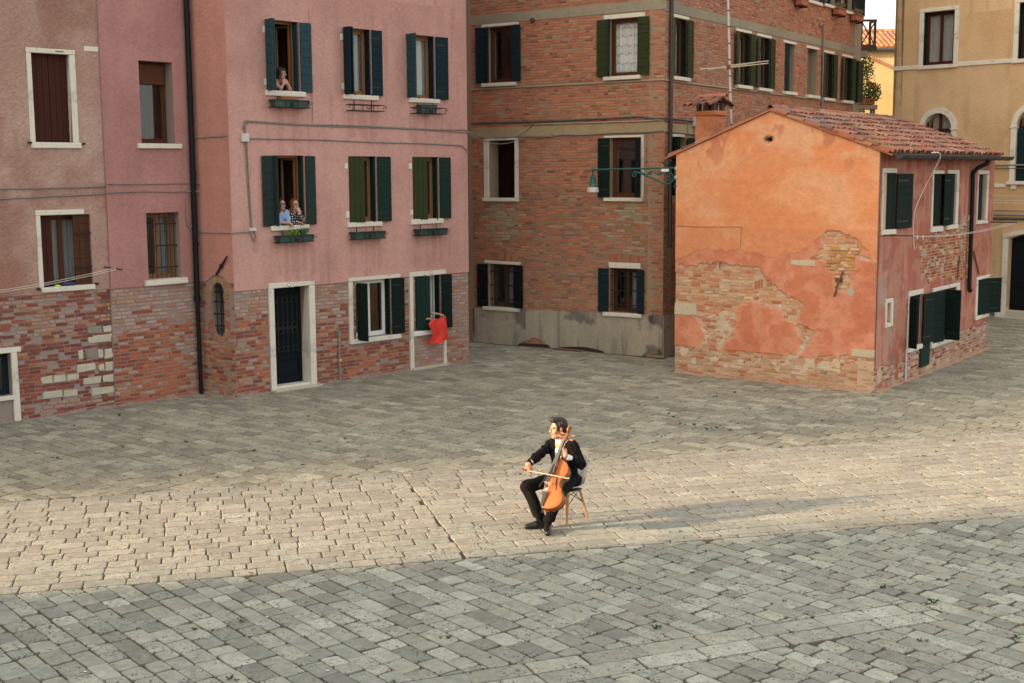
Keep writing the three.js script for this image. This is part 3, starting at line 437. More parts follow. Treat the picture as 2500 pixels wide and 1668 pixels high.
  { const g = new G(); for (let i = 0; i < 6; i++) { const x = .14 + i * .12; g.tube([[x, .62, .035], [x, H - .16, .035]], .009, 6); } for (const y of [.72, 1.10, 1.22, H - .28]) for (let i = 0; i < 5; i++) { const p = []; for (let k = 0; k <= 12; k++) { const a = k / 12 * 2 * Math.PI; p.push([.20 + i * .12 + .055 * Math.cos(a), y + .055 * Math.sin(a), .036]); } g.tube(p, .006, 5); } g.box(.11, W - .11, 1.13, 1.155, .028, .045, .003); g.build('door_grille', mat.iron, d); }
  { const g = new G(); g.lathe([[0, 0], [.012, 0], [.012, .02], [.030, .03], [.034, .045], [.024, .06], [0, .065]], 0, 0, 0, 14).xf(new THREE.Matrix4().makeRotationX(Math.PI / 2)); const k = g.build('knob', M([.72, .45, .13], .3, { metalness: 1 }), d); k.position.set(.13, 1.08, .02); }
  // number plates
  const plate = (u, y, txt) => { const c = document.createElement('canvas'); c.width = 256; c.height = 112; const x = c.getContext('2d'); x.fillStyle = '#efeae0'; x.fillRect(0, 0, 256, 112); x.strokeStyle = '#2b2b2b'; x.lineWidth = 6; x.beginPath(); x.ellipse(128, 56, 118, 46, 0, 0, Math.PI * 2); x.stroke(); x.fillStyle = '#8f2418'; x.font = 'bold 66px serif'; x.textAlign = 'center'; x.textBaseline = 'middle'; x.fillText(txt, 128, 60);
    const t = new THREE.CanvasTexture(c); t.colorSpace = THREE.SRGBColorSpace; const s = new THREE.Shape(); s.absellipse(0, 0, .125, .055, 0, Math.PI * 2); const g = new THREE.ExtrudeGeometry(s, { depth: .006, bevelEnabled: false, curveSegments: 28 }); const uv = g.attributes.uv, P = g.attributes.position; for (let i = 0; i < uv.count; i++) uv.setXY(i, P.getX(i) / .26 + .5, P.getY(i) / .114 + .5); PK.mesh('number_plate', g, M([1, 1, 1], .4, { map: t }), u, y, .064); };
  plate(1.369, 2.142, '1747'); plate(5.12, 2.140, '1748');
  // gas pipe with valve
  PK.mesh('gas_pipe', new G().tube(catm([[2.50, 1.07, .02], [2.52, 1.085, .055], [2.545, 1.06, .06], [2.547, .5, .06], [2.548, -.03, .06]], 5), .021, 10), mat.conduit); PK.mesh('gas_valve', new G().box(2.522, 2.570, .43, .48, .05, .105, .008), M([.75, .48, .05], .5));
  PK.mesh('bolt', new G().tube([[4.52, 1.78, .01], [4.52, 1.78, .05]], .018, 8), mat.iron);
  // wall anchor over the oval window
  SD.mesh('tie_bar', new G().tube([[.665, 2.40, .055], [.83, 2.58, .06], [1.01, 2.78, .07]], [.020, .024, .016], 7).box(.80, .86, 2.55, 2.62, .03, .09, .004), mat.iron);
  // downpipe in the corner
  { const g = new G(); g.tube([[1.87, PH, .14], [1.87, 5, .14], [1.86, 2.3, .14], [1.855, 1.95, .14]], .055, 14); for (const y of [7.4, 5.85, 4.4, 3.0]) g.tube([[1.87, y - .03, .14], [1.87, y + .03, .14]], .062, 14); g.tube([[1.855, 1.98, .14], [1.855, 1.88, .14], [1.855, 1.84, .14]], [.066, .066, .045], 14); g.tube([[1.855, 1.86, .14], [1.86, .9, .14], [1.865, -.02, .14]], .040, 12); for (const y of [1.5, .75]) g.tube([[1.86, y - .02, .14], [1.86, y + .02, .14]], .047, 12); MW.mesh('downpipe', g, mat.pipeBlack); }
  // cables and boxes
  const cab = (fc, pts, r = .010, m = mat.conduit, n = .038) => { const c = catm(pts.map(p => [p[0], p[1], p[2] ?? n]), 8), g = new G().tube(c, r, 6); for (let i = 2; i < c.length; i += 3) g.box(c[i].x - .008, c[i].x + .008, c[i].y - r - .006, c[i].y + r + .006, c[i].z - .012, c[i].z + r + .004, .002); return fc.mesh('cable', g, m); };
  const pkuv = q => q;
  cab(PK, [[.34, 5.28], [.355, 5.36], [.42, 5.39], [.9, 5.375], [1.8, 5.35], [2.9, 5.36], [4.2, 5.34], [5.6, 5.32], [6.3, 5.33], [6.44, 5.29]], .013); cab(PK, [[.30, 5.22], [.34, 5.30], [.50, 5.365], [1.4, 5.34], [2.6, 5.325], [4.4, 5.32], [6.42, 5.27]], .009);
  cab(PK, [[.40, 5.055], [1.2, 5.05], [2.2, 5.05], [3.6, 5.02], [5.0, 5.01], [6.0, 4.985], [6.25, 4.97], [6.40, 4.86], [6.44, 4.80]], .013);
  cab(PK, [[.345, 5.30], [.35, 5.14]], .010); cab(PK, [[.375, 5.30], [.37, 5.14]], .010);
  cab(PK, [[.36, 4.99], [.375, 4.3], [.40, 3.8], [.425, 3.31]], .010); cab(PK, [[.395, 4.99], [.41, 4.3], [.43, 3.8], [.45, 3.31]], .010);
  cab(PK, [[-.02, 3.22], [.2, 3.235], [.40, 3.22], [.45, 3.12], [.50, 3.05], [.53, 3.14], [.50, 3.24]], .010);
  cab(PK, [[1.99, 7.6], [2.0, 6.6], [2.03, 5.42]], .006, M([.40, .24, .22], .8), .03);
  PK.mesh('junction_box', new G().box(.265, .425, 4.985, 5.145, .025, .095, .012), mat.boxGrey); PK.mesh('junction_box', new G().box(.385, .54, 3.25, 3.315, .025, .07, .008), mat.boxGrey);
  PK.mesh('warning_label', new G().box(.355, .385, 5.065, 5.095, .0955, .0965, 0), M([.8, .55, .03], .5));
  cab(SD, [[.03, 5.0], [.10, 5.06], [.5, 5.08], [1.0, 5.09], [1.10, 5.10]], .010); cab(SD, [[.07, 5.02], [.06, 4.5], [.06, 4.15], [.0, 4.08]], .010); cab(SD, [[.09, 5.0], [.085, 4.2], [.08, 3.6], [.08, 3.27], [.16, 3.23], [.6, 3.22], [1.10, 3.23]], .009);
  cab(MW, [[0, 4.20, .07], [.6, 4.19, .07], [1.3, 4.19, .07], [1.9, 4.195, .07], [1.96, 4.19, .2]], .012); cab(MW, [[0, 4.04, .07], [.8, 4.05, .07], [1.5, 4.03, .07], [1.74, 4.04, .07], [1.93, 4.03, .22]], .012); cab(MW, [[1.75, 4.03, .07], [1.72, 3.8, .07], [1.72, 3.45, .08], [1.78, 3.33, .1], [1.82, 3.36, .1]], .009);
  fillet(PK, 0, 6.43, filletPink, 0, [[.78, 2.0], [4.55, 5.75]]); fillet(SD, 0, 1.088, filletPink); fillet(MW, 0, 1.97, filletPink, .03);
  const F4 = [PKf.A, PKf.B, off(PKf.B, PKf.n, -12), off([-7.567, -24.131], PKf.n, -12), [-7.567, -24.131], [-6.26, -25.67]];
  shell(pink, F4, PH, [1, 2, 3], pm_.pink); addedRooms(PK, .05, 6.1, [2.55, 5.2, 8.0], 2.4);
}

// ================================================================ terraced house on the left, running on out of the picture
const left = thing('terraced_house', 'brownish pink terraced house with decayed brick base at the left edge', 'house', [-7.567, 0, -24.131]);
const LW = new Facade(left, -7.567, -24.131, .6947, -.7193);
{
  const LH = 11.4, LE = -8.2, holes = [[-1.305, -.595, 4.952, 6.515], [-1.295, -.335, 2.35, 3.65], [-2.75, -1.985, .475, 1.238], [-3.6, -2.85, 2.35, 3.65], [-3.6, -2.85, 4.95, 6.5]];
  LW.mesh('wall', slab(rect(LE, 0, 0, LH), holes, -.34, 0), mat.mortarGrey);
  LW.mesh('plaster', slab(wavyBottom(LE, 0, 2.242, LH, .02, .12), holes.filter(h => h[2] > 2), .001, .022), pm_.brownPink);
  const stones = [[-.167, 0, 1.434, 1.552], [-.483, -.189, 1.427, 1.552, 1], [-.491, 0, 1.25, 1.38], [-.698, -.603, .978, 1.128], [-.52, -.333, .977, 1.137, 1], [-.305, -.192, .962, 1.115], [-.174, 0, .94, 1.115], [-.741, -.362, .735, .87], [-.301, -.186, .72, .832], [-.173, 0, .695, .852], [-1.437, -1.221, .605, .727], [-1.2, -.961, .607, .727], [-.94, -.703, .598, .723], [-.62, -.253, .49, .62], [-.231, 0, .482, .612], [-.467, 0, .265, .40], [-1.028, -.742, .308, .43, 2], [-1.415, -1.049, .32, .44, 2]];
  const L = [], sk = stones.map(s => s.slice(0, 4)).concat([[-2.75, -1.86, 0, 1.34], [-1.86, -1.79, 1.23, 1.34]]);
  layBricks(L, LW, LE, 0, 0, 2.242, { skip: sk, joint: .014, len: .22, proud: .013, eroded: .14, header: .42, wave: (u, y) => .015 * Math.sin(u * 2.1 + y), col: (u, y) => { const t = R(), n = fbm(u * 1.4 + 3, y * 1.8, 3); const up = sstep(1.25, 1.65, y + .5 * (n - .5)), lo = sstep(.38, .15, y + .3 * (n - .5)); if (t < .62 * up) return jit(pick([P_PALE, P_PINKW, [.36, .235, .20], P_BUFF]), .16); if (t < .6 * lo) return jit([.36, .22, .185], .15); return jit(R() < .86 ? zoned(u, y, [.28, .070, .042], [.20, .058, .042]) : pick([P_ORANGE, P_OCHRE, P_DARK, P_BUFF]), .2); } });
  placePieces(L, left, brickV, 'brick', 'bricks_beyond', mat.brick, left);
  for (const [a, b, y0, y1, k] of stones) stonePiece(LW, 'stone_block', a + .006, b - .006, y0, y1, -.03, .012 + rnd(0, .008), k === 1 ? M([.25, .23, .19], .9, { bumpMap: bumpCoarse, bumpScale: .012 }) : k === 2 ? M([.46, .43, .35], .9, { bumpMap: bumpCoarse, bumpScale: .012 }) : mat.blockWhite, .016);
  // upper window: stone frame, brown shutters closed
  stonePiece(LW, 'lintel', -1.40, -.48, 6.517, 6.605, -.1, .045); stonePiece(LW, 'window_jamb', -1.40, -1.307, 4.952, 6.515, -.1, .04); stonePiece(LW, 'window_jamb', -.593, -.48, 4.952, 6.515, -.1, .04); stonePiece(LW, 'sill', -1.40, -.443, 4.85, 4.95, -.1, .06);
  for (const [h, s, w] of [[-1.30, -1, .35], [-.60, 1, .345]]) shutter(LW, h, 4.955, 6.51, w, s, 180, mat.woodRed, { vert: 3, out: -.08 });
  stonePiece(LW, 'stone_inset', -.287, -.01, 6.605, 6.69, .005, .03); LW.mesh('wall_hook', new G().box(-1.46, -1.40, 4.93, 4.96, .02, .09, .004).box(-.44, -.38, 4.92, 4.95, .02, .09, .004), mat.iron); LW.mesh('iron_strip', new G().box(-.86, -.70, 6.56, 6.572, .045, .055, .002), mat.iron);
  // lower window
  stonePiece(LW, 'lintel', -1.385, -.455, 3.652, 3.74, -.1, .045); stonePiece(LW, 'window_jamb', -1.385, -1.297, 2.352, 3.65, -.1, .04); stonePiece(LW, 'sill', -1.355, -.31, 2.27, 2.348, -.2, .07, mat.stoneWhite, .010);
  sashWindow(LW, -1.295, -.335, 2.352, 3.65, mat.woodBrown, { rec: .22, curtain: mat.curtainDim }); shutter(LW, -1.29, 2.36, 3.645, .24, -1, 180, mat.woodRed, { vert: 2, out: -.06 }); shutter(LW, -.335, 2.36, 3.64, .32, 1, 178, mat.woodBrown, { n: 8, out: -.03 });
  grille(LW, -.63, -.36, 2.38, 3.62, 2, 2, .02, .009); LW.mesh('wall_hook', new G().box(-1.44, -1.39, 2.32, 2.36, .02, .08, .004).box(-.31, -.25, 2.34, 2.38, .02, .08, .004), mat.iron);
  LW.mesh('sponge', new G().box(-1.06, -.99, 2.35, 2.385, -.04, .03, .01), M([.5, .8, .03], .8)); LW.mesh('folded_cloth', roughBox(.24, .07, .10, .012, .02), M([.03, .045, .10], .9), -.92, 2.352, -.08);
  // low window at the edge of the picture
  stonePiece(LW, 'lintel', -2.85, -1.80, 1.24, 1.33, -.1, .05, mat.stoneWhite, .008); stonePiece(LW, 'window_jamb', -1.98, -1.868, -.03, 1.238, -.1, .05, mat.stoneWhite, .010); stonePiece(LW, 'sill', -2.75, -1.984, .39, .47, -.1, .06, mat.stoneWhite, .008); sashWindow(LW, -2.75, -1.985, .475, 1.238, mat.tealDark, { rec: .12 });
  for (const y of [2.35, 4.95]) sashWindow(LW, -3.6, -2.85, y, y + (y < 3 ? 1.3 : 1.55), mat.woodBrown, { curtain: mat.curtainDim });
  const cab = (pts, r) => { const c = catm(pts.map(p => [p[0], p[1], .036]), 10), g = new G().tube(c, r, 6); for (let i = 1; i < c.length; i += 2) g.box(c[i].x - .008, c[i].x + .008, c[i].y - r - .006, c[i].y + r + .006, .022, .036 + r + .004, .002); return LW.mesh('cable', g, mat.conduit); };
  cab([[-8, 4.12], [-4, 4.12], [-1.99, 4.135], [-1, 4.14], [-.2, 4.15], [0, 4.17]], .013); cab([[-8, 3.95], [-4, 3.95], [-1.99, 3.963], [-1.1, 3.99], [-.3, 4.01], [0, 4.03]], .012);
  fillet(LW, -8.2, 0, filletPink, 0, [[-2.0, -1.86]]);
  const e = off([-7.567, -24.131], [.6947, -.7193], LE); shell(left, [e, [-7.567, -24.131], off([-7.567, -24.131], [.7193, .6947], -10), off(e, [.7193, .6947], -10)], LH, [1, 2, 3], pm_.brownPink);
}

// ================================================================ brick building
const bb = thing('brick_building', 'tall red brick building with stone bands and green shutters behind the square', 'building', [3.537, 0, -30.005]);
const BL = new Facade(bb, -.946, -33.116, .8215, .5702), BR = new Facade(bb, 3.537, -30.005, .5446, -.8387);
{
  const BH = 11.6, LL = 5.457, RL = 13.92;
  const oB = { B1: [.45, 1.22, 6.59, 7.96], B2: [3.99, 4.77, 6.585, 7.90], B3: [.485, 1.275, 3.735, 5.165], B4: [4.03, 4.86, 3.76, 5.16], B5: [.445, 1.252, .965, 2.06], B6: [4.015, 4.80, 1.02, 2.08] };
  const oR = { R1: [.42, 1.10, 6.555, 7.89], R2: [4.14, 4.90, 6.555, 7.89], R3: [5.53, 6.27, 6.555, 7.88], R4: [7.42, 8.14, 6.55, 7.86], R5: [9.20, 10.0, 6.54, 7.855], R6: [10.60, 11.32, 6.52, 7.83], R7: [12.30, 13.05, 6.52, 7.83], T6: [10.43, 11.40, 9.23, 10.5], T7: [12.19, 12.95, 9.22, 10.5], T5: [9.1, 10.0, 9.2, 10.5], T4: [7.6, 8.5, 9.16, 10.5], L1: [.35, 1.15, 3.8, 5.16] };
  BL.mesh('wall', slab(rect(-.05, LL, 0, BH), Object.values(oB), -.4, 0), mat.mortarWarm);
  BR.mesh('wall', slab(rect(0, RL, 0, BH), Object.values(oR), -.4, 0), mat.mortarWarm);
  // bands, ledge, plinth
  const bandT = plaster(stucco([.235, .21, .155], [.30, .265, .195], { seed: 51, size: 6, px: 512 })), bandO = plaster(stucco([.36, .275, .155], [.40, .31, .19], { seed: 57, size: 6, px: 512 }));
  const bandU = (u) => 8.02 + .01, bk = [8.02, 8.245, 5.265, 5.495];
  BL.mesh('upper_band', slab(rect(-.05, LL + .018, 8.035, 8.26), [], -.01, .018), bandT); BR.mesh('upper_band', slab(rect(.0, RL - .65, 7.985, 8.205), [], -.01, .018), bandT);
  BL.mesh('lower_band', slab(rect(-.05, LL + .018, 5.265, 5.495), [], -.01, .018), bandO); BR.mesh('lower_band', slab(rect(.0, RL - .65, 5.25, 5.47), [], -.01, .018), bandO);
  { const g = new G().box(-.05, LL + .03, 6.435, 6.462, -.02, .045, .008); BL.mesh('string_course', g, M([.38, .30, .23], .9)); BR.mesh('string_course', new G().box(0.002, RL - .65, 6.42, 6.447, -.02, .045, .008), M([.38, .30, .23], .9)); }
  const plinthT = stucco([.32, .295, .235], [.40, .36, .285], { seed: 71, size: 6, px: 1024, streak: .2, extra: (x, y) => { const d = .8 * sstep(.50, .64, fbm(x * 1.3 + 3, y * 2.2 + 2, 5) + (x < 1.6 ? .10 : x > 1.6 && x < 3.4 ? -.06 : -.01)), s = sstep(.62, .74, fbm(x * 7, y * .8 + 5, 3)) * .35; return [[.075, .072, .07], clamp(d * .85 + s)]; } });
  const pl = u => .905 + .021 * (u + .05); 
  { // plinth render with broken edge at the foot
    const top = [[LL + .02, pl(LL)], [-.05, pl(0)]], bot = []; const hole = u => u > 1.35 && u < 2.35 ? .17 * Math.sin((u - 1.35) / 1.0 * Math.PI) * (.75 + .5 * fbm(u * 6, 3, 2)) + .05 : u > 2.35 && u < 3.9 ? .05 + .07 * Math.sin((u - 2.6) / 1.3 * Math.PI) : u > 4.95 ? .09 : .012; for (let u = -.05; u <= LL + .02; u += .06) bot.push([u, Math.max(.0, hole(u)) + .014 * (fbm(u * 9, 2, 3) - .5)]);
    BL.mesh('plinth', slab([...bot, ...top], [], .001, .034), plaster(plinthT)); BR.mesh('plinth', slab(rect(.0, RL, 0, 1.0), [], .001, .034), plaster(plinthT)); BL.mesh('tar_edge', slab([[1.3, .02], [2.2, .03], [2.9, .05], [3.9, .01], [3.9, .07], [3.3, .12], [2.7, .07], [2.2, .10], [1.7, .09], [1.3, .06]], [], .012, .03), M([.02, .02, .024], .8)); }
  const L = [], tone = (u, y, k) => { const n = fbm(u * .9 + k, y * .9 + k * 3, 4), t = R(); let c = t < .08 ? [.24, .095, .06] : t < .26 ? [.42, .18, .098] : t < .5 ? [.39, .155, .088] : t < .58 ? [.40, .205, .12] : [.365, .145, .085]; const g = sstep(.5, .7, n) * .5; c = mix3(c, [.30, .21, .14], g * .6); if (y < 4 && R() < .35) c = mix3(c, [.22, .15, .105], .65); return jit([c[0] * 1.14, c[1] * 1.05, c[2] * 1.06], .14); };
  const skB = [...Object.values(oB), [-.05, LL, 8.035, 8.26], [-.05, LL, 5.265, 5.495], [-.05, LL, 6.435, 6.462], [.30, 1.41, 7.96, 8.06], [3.84, 4.95, 7.90, 8.01], [.30, 1.35, 6.48, 6.6], [3.87, 4.86, 6.47, 6.59], [.33, 1.39, 3.65, 5.225], [3.86, 4.94, 3.67, 3.77], [3.86, 4.94, 5.14, 5.215], [4.86, 4.94, 3.7, 5.2], [.31, 1.44, 2.05, 2.14], [4.01, 4.88, 2.08, 2.215], [.30, 1.425, .87, .97], [3.88, 4.945, .935, 1.03]];
  const lime = (u, y) => { const f = (c, r) => Math.max(0, 1 - Math.abs(u - c) / r); return Math.max(f(.85, .75), f(4.45, .75)) * sstep(2.2, 3.3, y) * sstep(3.75, 3.4, y); };
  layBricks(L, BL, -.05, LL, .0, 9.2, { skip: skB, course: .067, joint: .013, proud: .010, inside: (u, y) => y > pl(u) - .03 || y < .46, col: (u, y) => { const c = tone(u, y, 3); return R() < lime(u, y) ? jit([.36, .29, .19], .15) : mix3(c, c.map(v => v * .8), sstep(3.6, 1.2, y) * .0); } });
  const skR = [...Object.values(oR), [0, RL, 7.985, 8.205], [0, RL, 5.25, 5.47], [0, RL, 6.42, 6.447], [RL - .65, RL, 0, 11.6], ...Object.values(oR).map(o => [o[0] - .13, o[1] + .13, o[3], o[3] + .075]), ...Object.values(oR).map(o => [o[0] - .1, o[1] + .1, o[2] - .09, o[2]])];
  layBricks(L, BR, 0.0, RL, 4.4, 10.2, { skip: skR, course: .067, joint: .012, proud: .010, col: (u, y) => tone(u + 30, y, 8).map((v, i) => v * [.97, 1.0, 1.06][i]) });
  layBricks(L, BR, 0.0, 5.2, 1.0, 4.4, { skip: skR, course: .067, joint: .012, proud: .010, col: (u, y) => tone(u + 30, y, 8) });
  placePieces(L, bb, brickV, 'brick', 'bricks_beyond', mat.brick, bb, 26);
  BR.mesh('corner_render', slab(rect(RL - .65, RL, 1.002, BH), [], .001, .022), plaster(stucco([.30, .255, .20], [.40, .34, .27], { seed: 61, size: 6, px: 512 })));
  // lintels, sills, jambs
  const st = (f, n, a, b, c, d, z = .03, j = .003) => stonePiece(f, n, a, b, c, d, -.05, z, mat.stoneWhite, j);
  st(BL, 'lintel', .303, 1.41, 7.962, 8.032); st(BL, 'sill', .314, 1.35, 6.50, 6.588, .085); st(BL, 'lintel', 3.843, 4.947, 7.902, 8.0); st(BL, 'sill', 3.873, 4.855, 6.495, 6.583, .10);
  st(BL, 'lintel', .33, 1.39, 5.167, 5.225); st(BL, 'window_jamb', .33, .483, 3.737, 5.165); st(BL, 'window_jamb', 1.277, 1.39, 3.737, 5.165); st(BL, 'sill', .312, 1.40, 3.645, 3.733, .08);
  st(BL, 'lintel', 3.86, 4.94, 5.162, 5.215); st(BL, 'window_jamb', 4.862, 4.94, 3.762, 5.16); st(BL, 'sill', 3.88, 4.93, 3.668, 3.757, .08);
  st(BL, 'lintel', .314, 1.442, 2.062, 2.135, .03, .012); st(BL, 'sill', .30, 1.423, .876, .962, .10, .006); st(BL, 'lintel', 4.012, 4.878, 2.085, 2.213, .035, .010); st(BL, 'sill', 3.883, 4.945, .93, 1.017, .10, .006);
  for (const [a, b, c] of [[.85, .62, 2.165], [4.45, .52, 2.24]]) { const g = new G().color([1, 1, 1]); for (let i = 0; i < 16; i++) { const t = (i + .5) / 16 - .5, x = a + t * b * 1.7, y = c + .10 - .18 * t * t * 2, an = -t * .7; g.color(jit(pick([[.30, .115, .07], [.36, .16, .09], [.33, .19, .115]]), .15)); const bx = new G().box(-.024, .024, -.10, .10, 0, .016, .004); const m = new THREE.Matrix4().makeTranslation(x, y, 0).multiply(new THREE.Matrix4().makeRotationZ(an)); bx.xf(m); for (let k = 0; k < bx.p.length; k += 9) g.tri(bx.p.slice(k, k + 3), bx.p.slice(k + 3, k + 6), bx.p.slice(k + 6, k + 9)); } BL.mesh('brick_arch', g, mat.brick).userData.kind = 'stuff'; }
  // windows
  const sw = (f, o, m, x) => sashWindow(f, ...o, m, x);
  sw(BL, oB.B1, mat.woodBrown, { single: true });
  const lace = tex(512, 512, .76, 1.31, (x, y) => { let v = .80; let best = 9; for (let i = -1; i < 5; i++) for (let j = -1; j < 7; j++) { const cx = i * .22 + (j % 2 ? .11 : 0) + .05 * (hash2(i + 5, j + 9) - .5), cy = j * .205, d = Math.hypot((x - cx) * 1.0, (y - cy) * 1.15); if (d < best) best = d; } v -= .34 * Math.pow(Math.abs(Math.sin(best * 130)), 8) + (best > .118 ? .25 : 0); return [v * .94, v, v * .98]; });
  sw(BL, oB.B2, mat.woodBrown, { single: true, curtain: M([1, 1, 1], .95, { map: lace }), rec: .12 });
  sw(BL, oB.B4, mat.woodBrown, { single: true, rec: .13 }); sw(BL, oB.B5, mat.woodOld, { rec: .22, curtain: mat.curtainDim, cu0: .45 }); sw(BL, oB.B6, mat.woodBrown, { rec: .22, curtain: mat.curtainDim, cu0: .5 });
  grille(BL, ...oB.B5.slice(0, 2), .98, 2.05, 6, 3, -.04, .009); grille(BL, ...oB.B6.slice(0, 2), 1.03, 2.07, 7, 3, -.04, .009);
  const N = mat.navy, D = mat.greenDeep, y = o => [o[2] + .0, o[3] - .005];
  shutter(BL, .447, ...y(oB.B1), .305, -1, 4, mat.tealDark); shutter(BL, 1.222, ...y(oB.B1), .30, 1, 8, mat.tealDark); shutter(BL, .50, ...y(oB.B1), .10, -1, 95, mat.tealDark, { vert: 1, handle: false });
  shutter(BL, 3.985, ...y(oB.B2), .30, -1, 4, mat.olive, { n: 7 }); shutter(BL, 4.775, ...y(oB.B2), .31, 1, 5, mat.olive, { n: 7 }); shutter(BL, 3.992, ...y(oB.B2), .14, -1, 105, mat.green, { vert: 1, handle: false });
  shutter(BL, 4.028, ...y(oB.B4), .305, -1, 4, D); shutter(BL, 4.845, ...y(oB.B4), .28, 1, 80, D);
  shutter(BL, .44, ...y(oB.B5), .31, -1, 5, N, { n: 6 }); shutter(BL, 1.255, ...y(oB.B5), .29, 1, 6, N, { n: 6 }); shutter(BL, 4.01, ...y(oB.B6), .27, -1, 5, mat.tealDark, { n: 6 }); shutter(BL, 4.803, ...y(oB.B6), .19, 1, 8, mat.tealDark, { n: 6 });
  for (const k of ['R1', 'R2', 'R3', 'R6', 'R7']) { const o = oR[k]; sw(BR, o, mat.woodBrown, { single: true, rec: .12, curtain: mat.curtain, cu0: .55 }); shutter(BR, o[0] - .005, ...y(o), .26, -1, 10, mat.oliveLight, { n: 7 }); shutter(BR, o[1] + .006, ...y(o), .26, 1, 6, mat.olive, { n: 7 }); shutter(BR, o[1] - .034, o[2] + .01, o[3] - .01, .30, 1, 270, D, { out: .02, n: 7 }); }
  { const o = oR.R4; sw(BR, o, mat.tealDark, { rec: .2 }); shutter(BR, o[0] + .01, ...y(o), .42, -1, 176, mat.tealDark, { n: 8, out: -.05 }); }
  BR.mesh('blocked_window', new G().box(oR.R5[0], oR.R5[1], oR.R5[2], oR.R5[3], -.25, -.2, 0), M([.16, .13, .12], .95));
  shutter(BR, RL - .47, 6.50, 7.78, .42, 1, 12, mat.oliveLight, { n: 7 }); shutter(BR, RL - .53, 6.5, 7.78, .10, -1, 95, D, { vert: 1 });
  for (const k of ['T4', 'T5', 'T6', 'T7']) { const o = oR[k]; sw(BR, o, mat.tealDark, { rec: .15 }); shutter(BR, o[1] + .005, o[2], o[3], .3, 1, 5, mat.tealDark, { n: 7 }); }
  shutter(BR, 13.2, 9.17, 10.5, .68, 1, 6, N, { n: 7 });
  sw(BR, oR.L1, mat.woodBrown, {}); shutter(BR, .34, 3.8, 5.16, .3, -1, 60, D); shutter(BR, 1.155, 3.8, 5.16, .42, 1, 5, D); stonePiece(BR, 'lintel', .26, 1.05, 5.165, 5.235, -.05, .03);
  for (const k of Object.keys(oR)) if (k !== 'L1') { const o = oR[k]; if (k[0] === 'R') stonePiece(BR, 'lintel', o[0] - .13, o[1] + .12, o[3] + .002, o[3] + .072, -.05, .03, mat.stoneWhite, .003); stonePiece(BR, 'sill', o[0] - .10, o[1] + .10, o[2] - .088, o[2] - .003, -.1, .10, mat.stoneWhite, .003); }
  // pipes and cables
  { const g = new G().tube([[.20, BH, .07], [.20, 5, .07], [.21, 2.6, .07]], .045, 12); for (const q of [8.6, 7, 5.4, 4.2, 3]) g.tube([[.2, q - .02, .07], [.2, q + .02, .07]], .052, 12); BR.mesh('downpipe', g, mat.pipeBrown); }
  { const g = new G().tube(catm([[10.05, 8.55, .05], [10.15, 8.62, .06], [10.30, 8.60, .06], [10.33, 8.4, .06], [10.36, 7, .06], [10.38, 5.9, .06]], 4), .028, 8); BR.mesh('downpipe', g, mat.conduit); }
  BL.mesh('vent_pipe', new G().tube([[1.86, 8.04, 0], [1.86, 8.02, .10]], .055, 12).tube([[1.86, 8.02, .10], [1.86, 8.02, .105]], .035, 12), mat.zinc);
  const cab = (f, pts, r, m = mat.conduit, n = .04) => f.mesh('cable', new G().tube(catm(pts.map(p => [p[0], p[1], p[2] ?? n]), 8), r, 7), m);
  cab(BL, [[-.06, 5.60], [.3, 5.605], [1.2, 5.60], [2.6, 5.60], [4.0, 5.615], [4.8, 5.63], [5.0, 5.60], [5.25, 5.575], [5.44, 5.575], [5.50, 5.575, .045]], .020, mat.conduitDark); cab(BR, [[.0, 5.575, .05], [.6, 5.575], [1.45, 5.55]], .020, mat.conduitDark);
  cab(BL, [[-.05, 5.22], [.5, 5.25], [1.4, 5.25], [2.4, 5.235], [2.7, 5.265], [3.3, 5.25], [4.1, 5.275], [5.0, 5.275], [5.45, 5.30]], .016); BL.mesh('cable_sleeve', new G().tube([[1.98, 5.235, .045], [2.4, 5.235, .045]], .028, 8), mat.conduit);
  cab(BL, [[1.9, 5.535], [3, 5.53], [4.2, 5.53], [5.0, 5.53], [5.3, 5.545], [5.46, 5.53]], .012, M([.40, .38, .30], .7)); cab(BL, [[1.6, 5.49], [1.72, 5.53], [1.8, 5.50], [1.9, 5.54]], .008, mat.conduitDark); cab(BL, [[1.45, 5.28], [1.65, 5.38], [1.85, 5.52]], .006, mat.conduitDark);
  cab(BR, [[.0, 5.535], [.6, 5.52], [1.15, 5.51], [1.18, 5.45], [1.18, 5.2]], .010); cab(BR, [[0.02, 5.29], [.5, 5.27], [1.3, 5.25], [2.6, 5.21]], .014); cab(BR, [[1.55, 5.45], [1.55, 5.3], [1.55, 5.2]], .010); cab(BR, [[1.7, 5.56], [2.4, 5.53], [3.4, 5.5]], .016);
  BR.mesh('junction_box', new G().box(1.45, 1.68, 5.42, 5.66, .02, .11, .012), mat.boxGrey);
  addedRooms(BL, .3, 4.9, [2.9, 5.7, 8.6], 2.6);
  shell(bb, [[-.946 - .041, -33.116 - .0285], [3.537, -30.005], [3.537 + .5446 * RL, -30.005 - .8387 * RL], [4.6, -47.2], [-6.0, -39.6]], BH, [2, 3, 4], mat.mortarWarm);
}
// cable slung from the pink house to the brick building
{
  const mk = (a, b, sag, r, lab) => { const p = []; for (let i = 0; i <= 14; i++) { const t = i / 14, q = a.clone().lerp(b, t); q.y -= sag * 4 * t * (1 - t); p.push(q); } const o = new G().tube(p, r, 6).build(numbered('slung_cable'), mat.conduit, scene); o.userData = { label: lab, category: 'cable', group: 'cables slung across the alley' }; };
  mk(PK.world(6.43, 5.30, .03), BL.world(1.45, 5.28, .05), .12, .010, 'upper cable slung from pink house across the alley to brick wall');
  mk(PK.world(6.43, 5.27, .03), BL.world(1.62, 5.25, .05), .22, .008, 'lower sagging cable slung from pink house across the alley to brick wall');
}

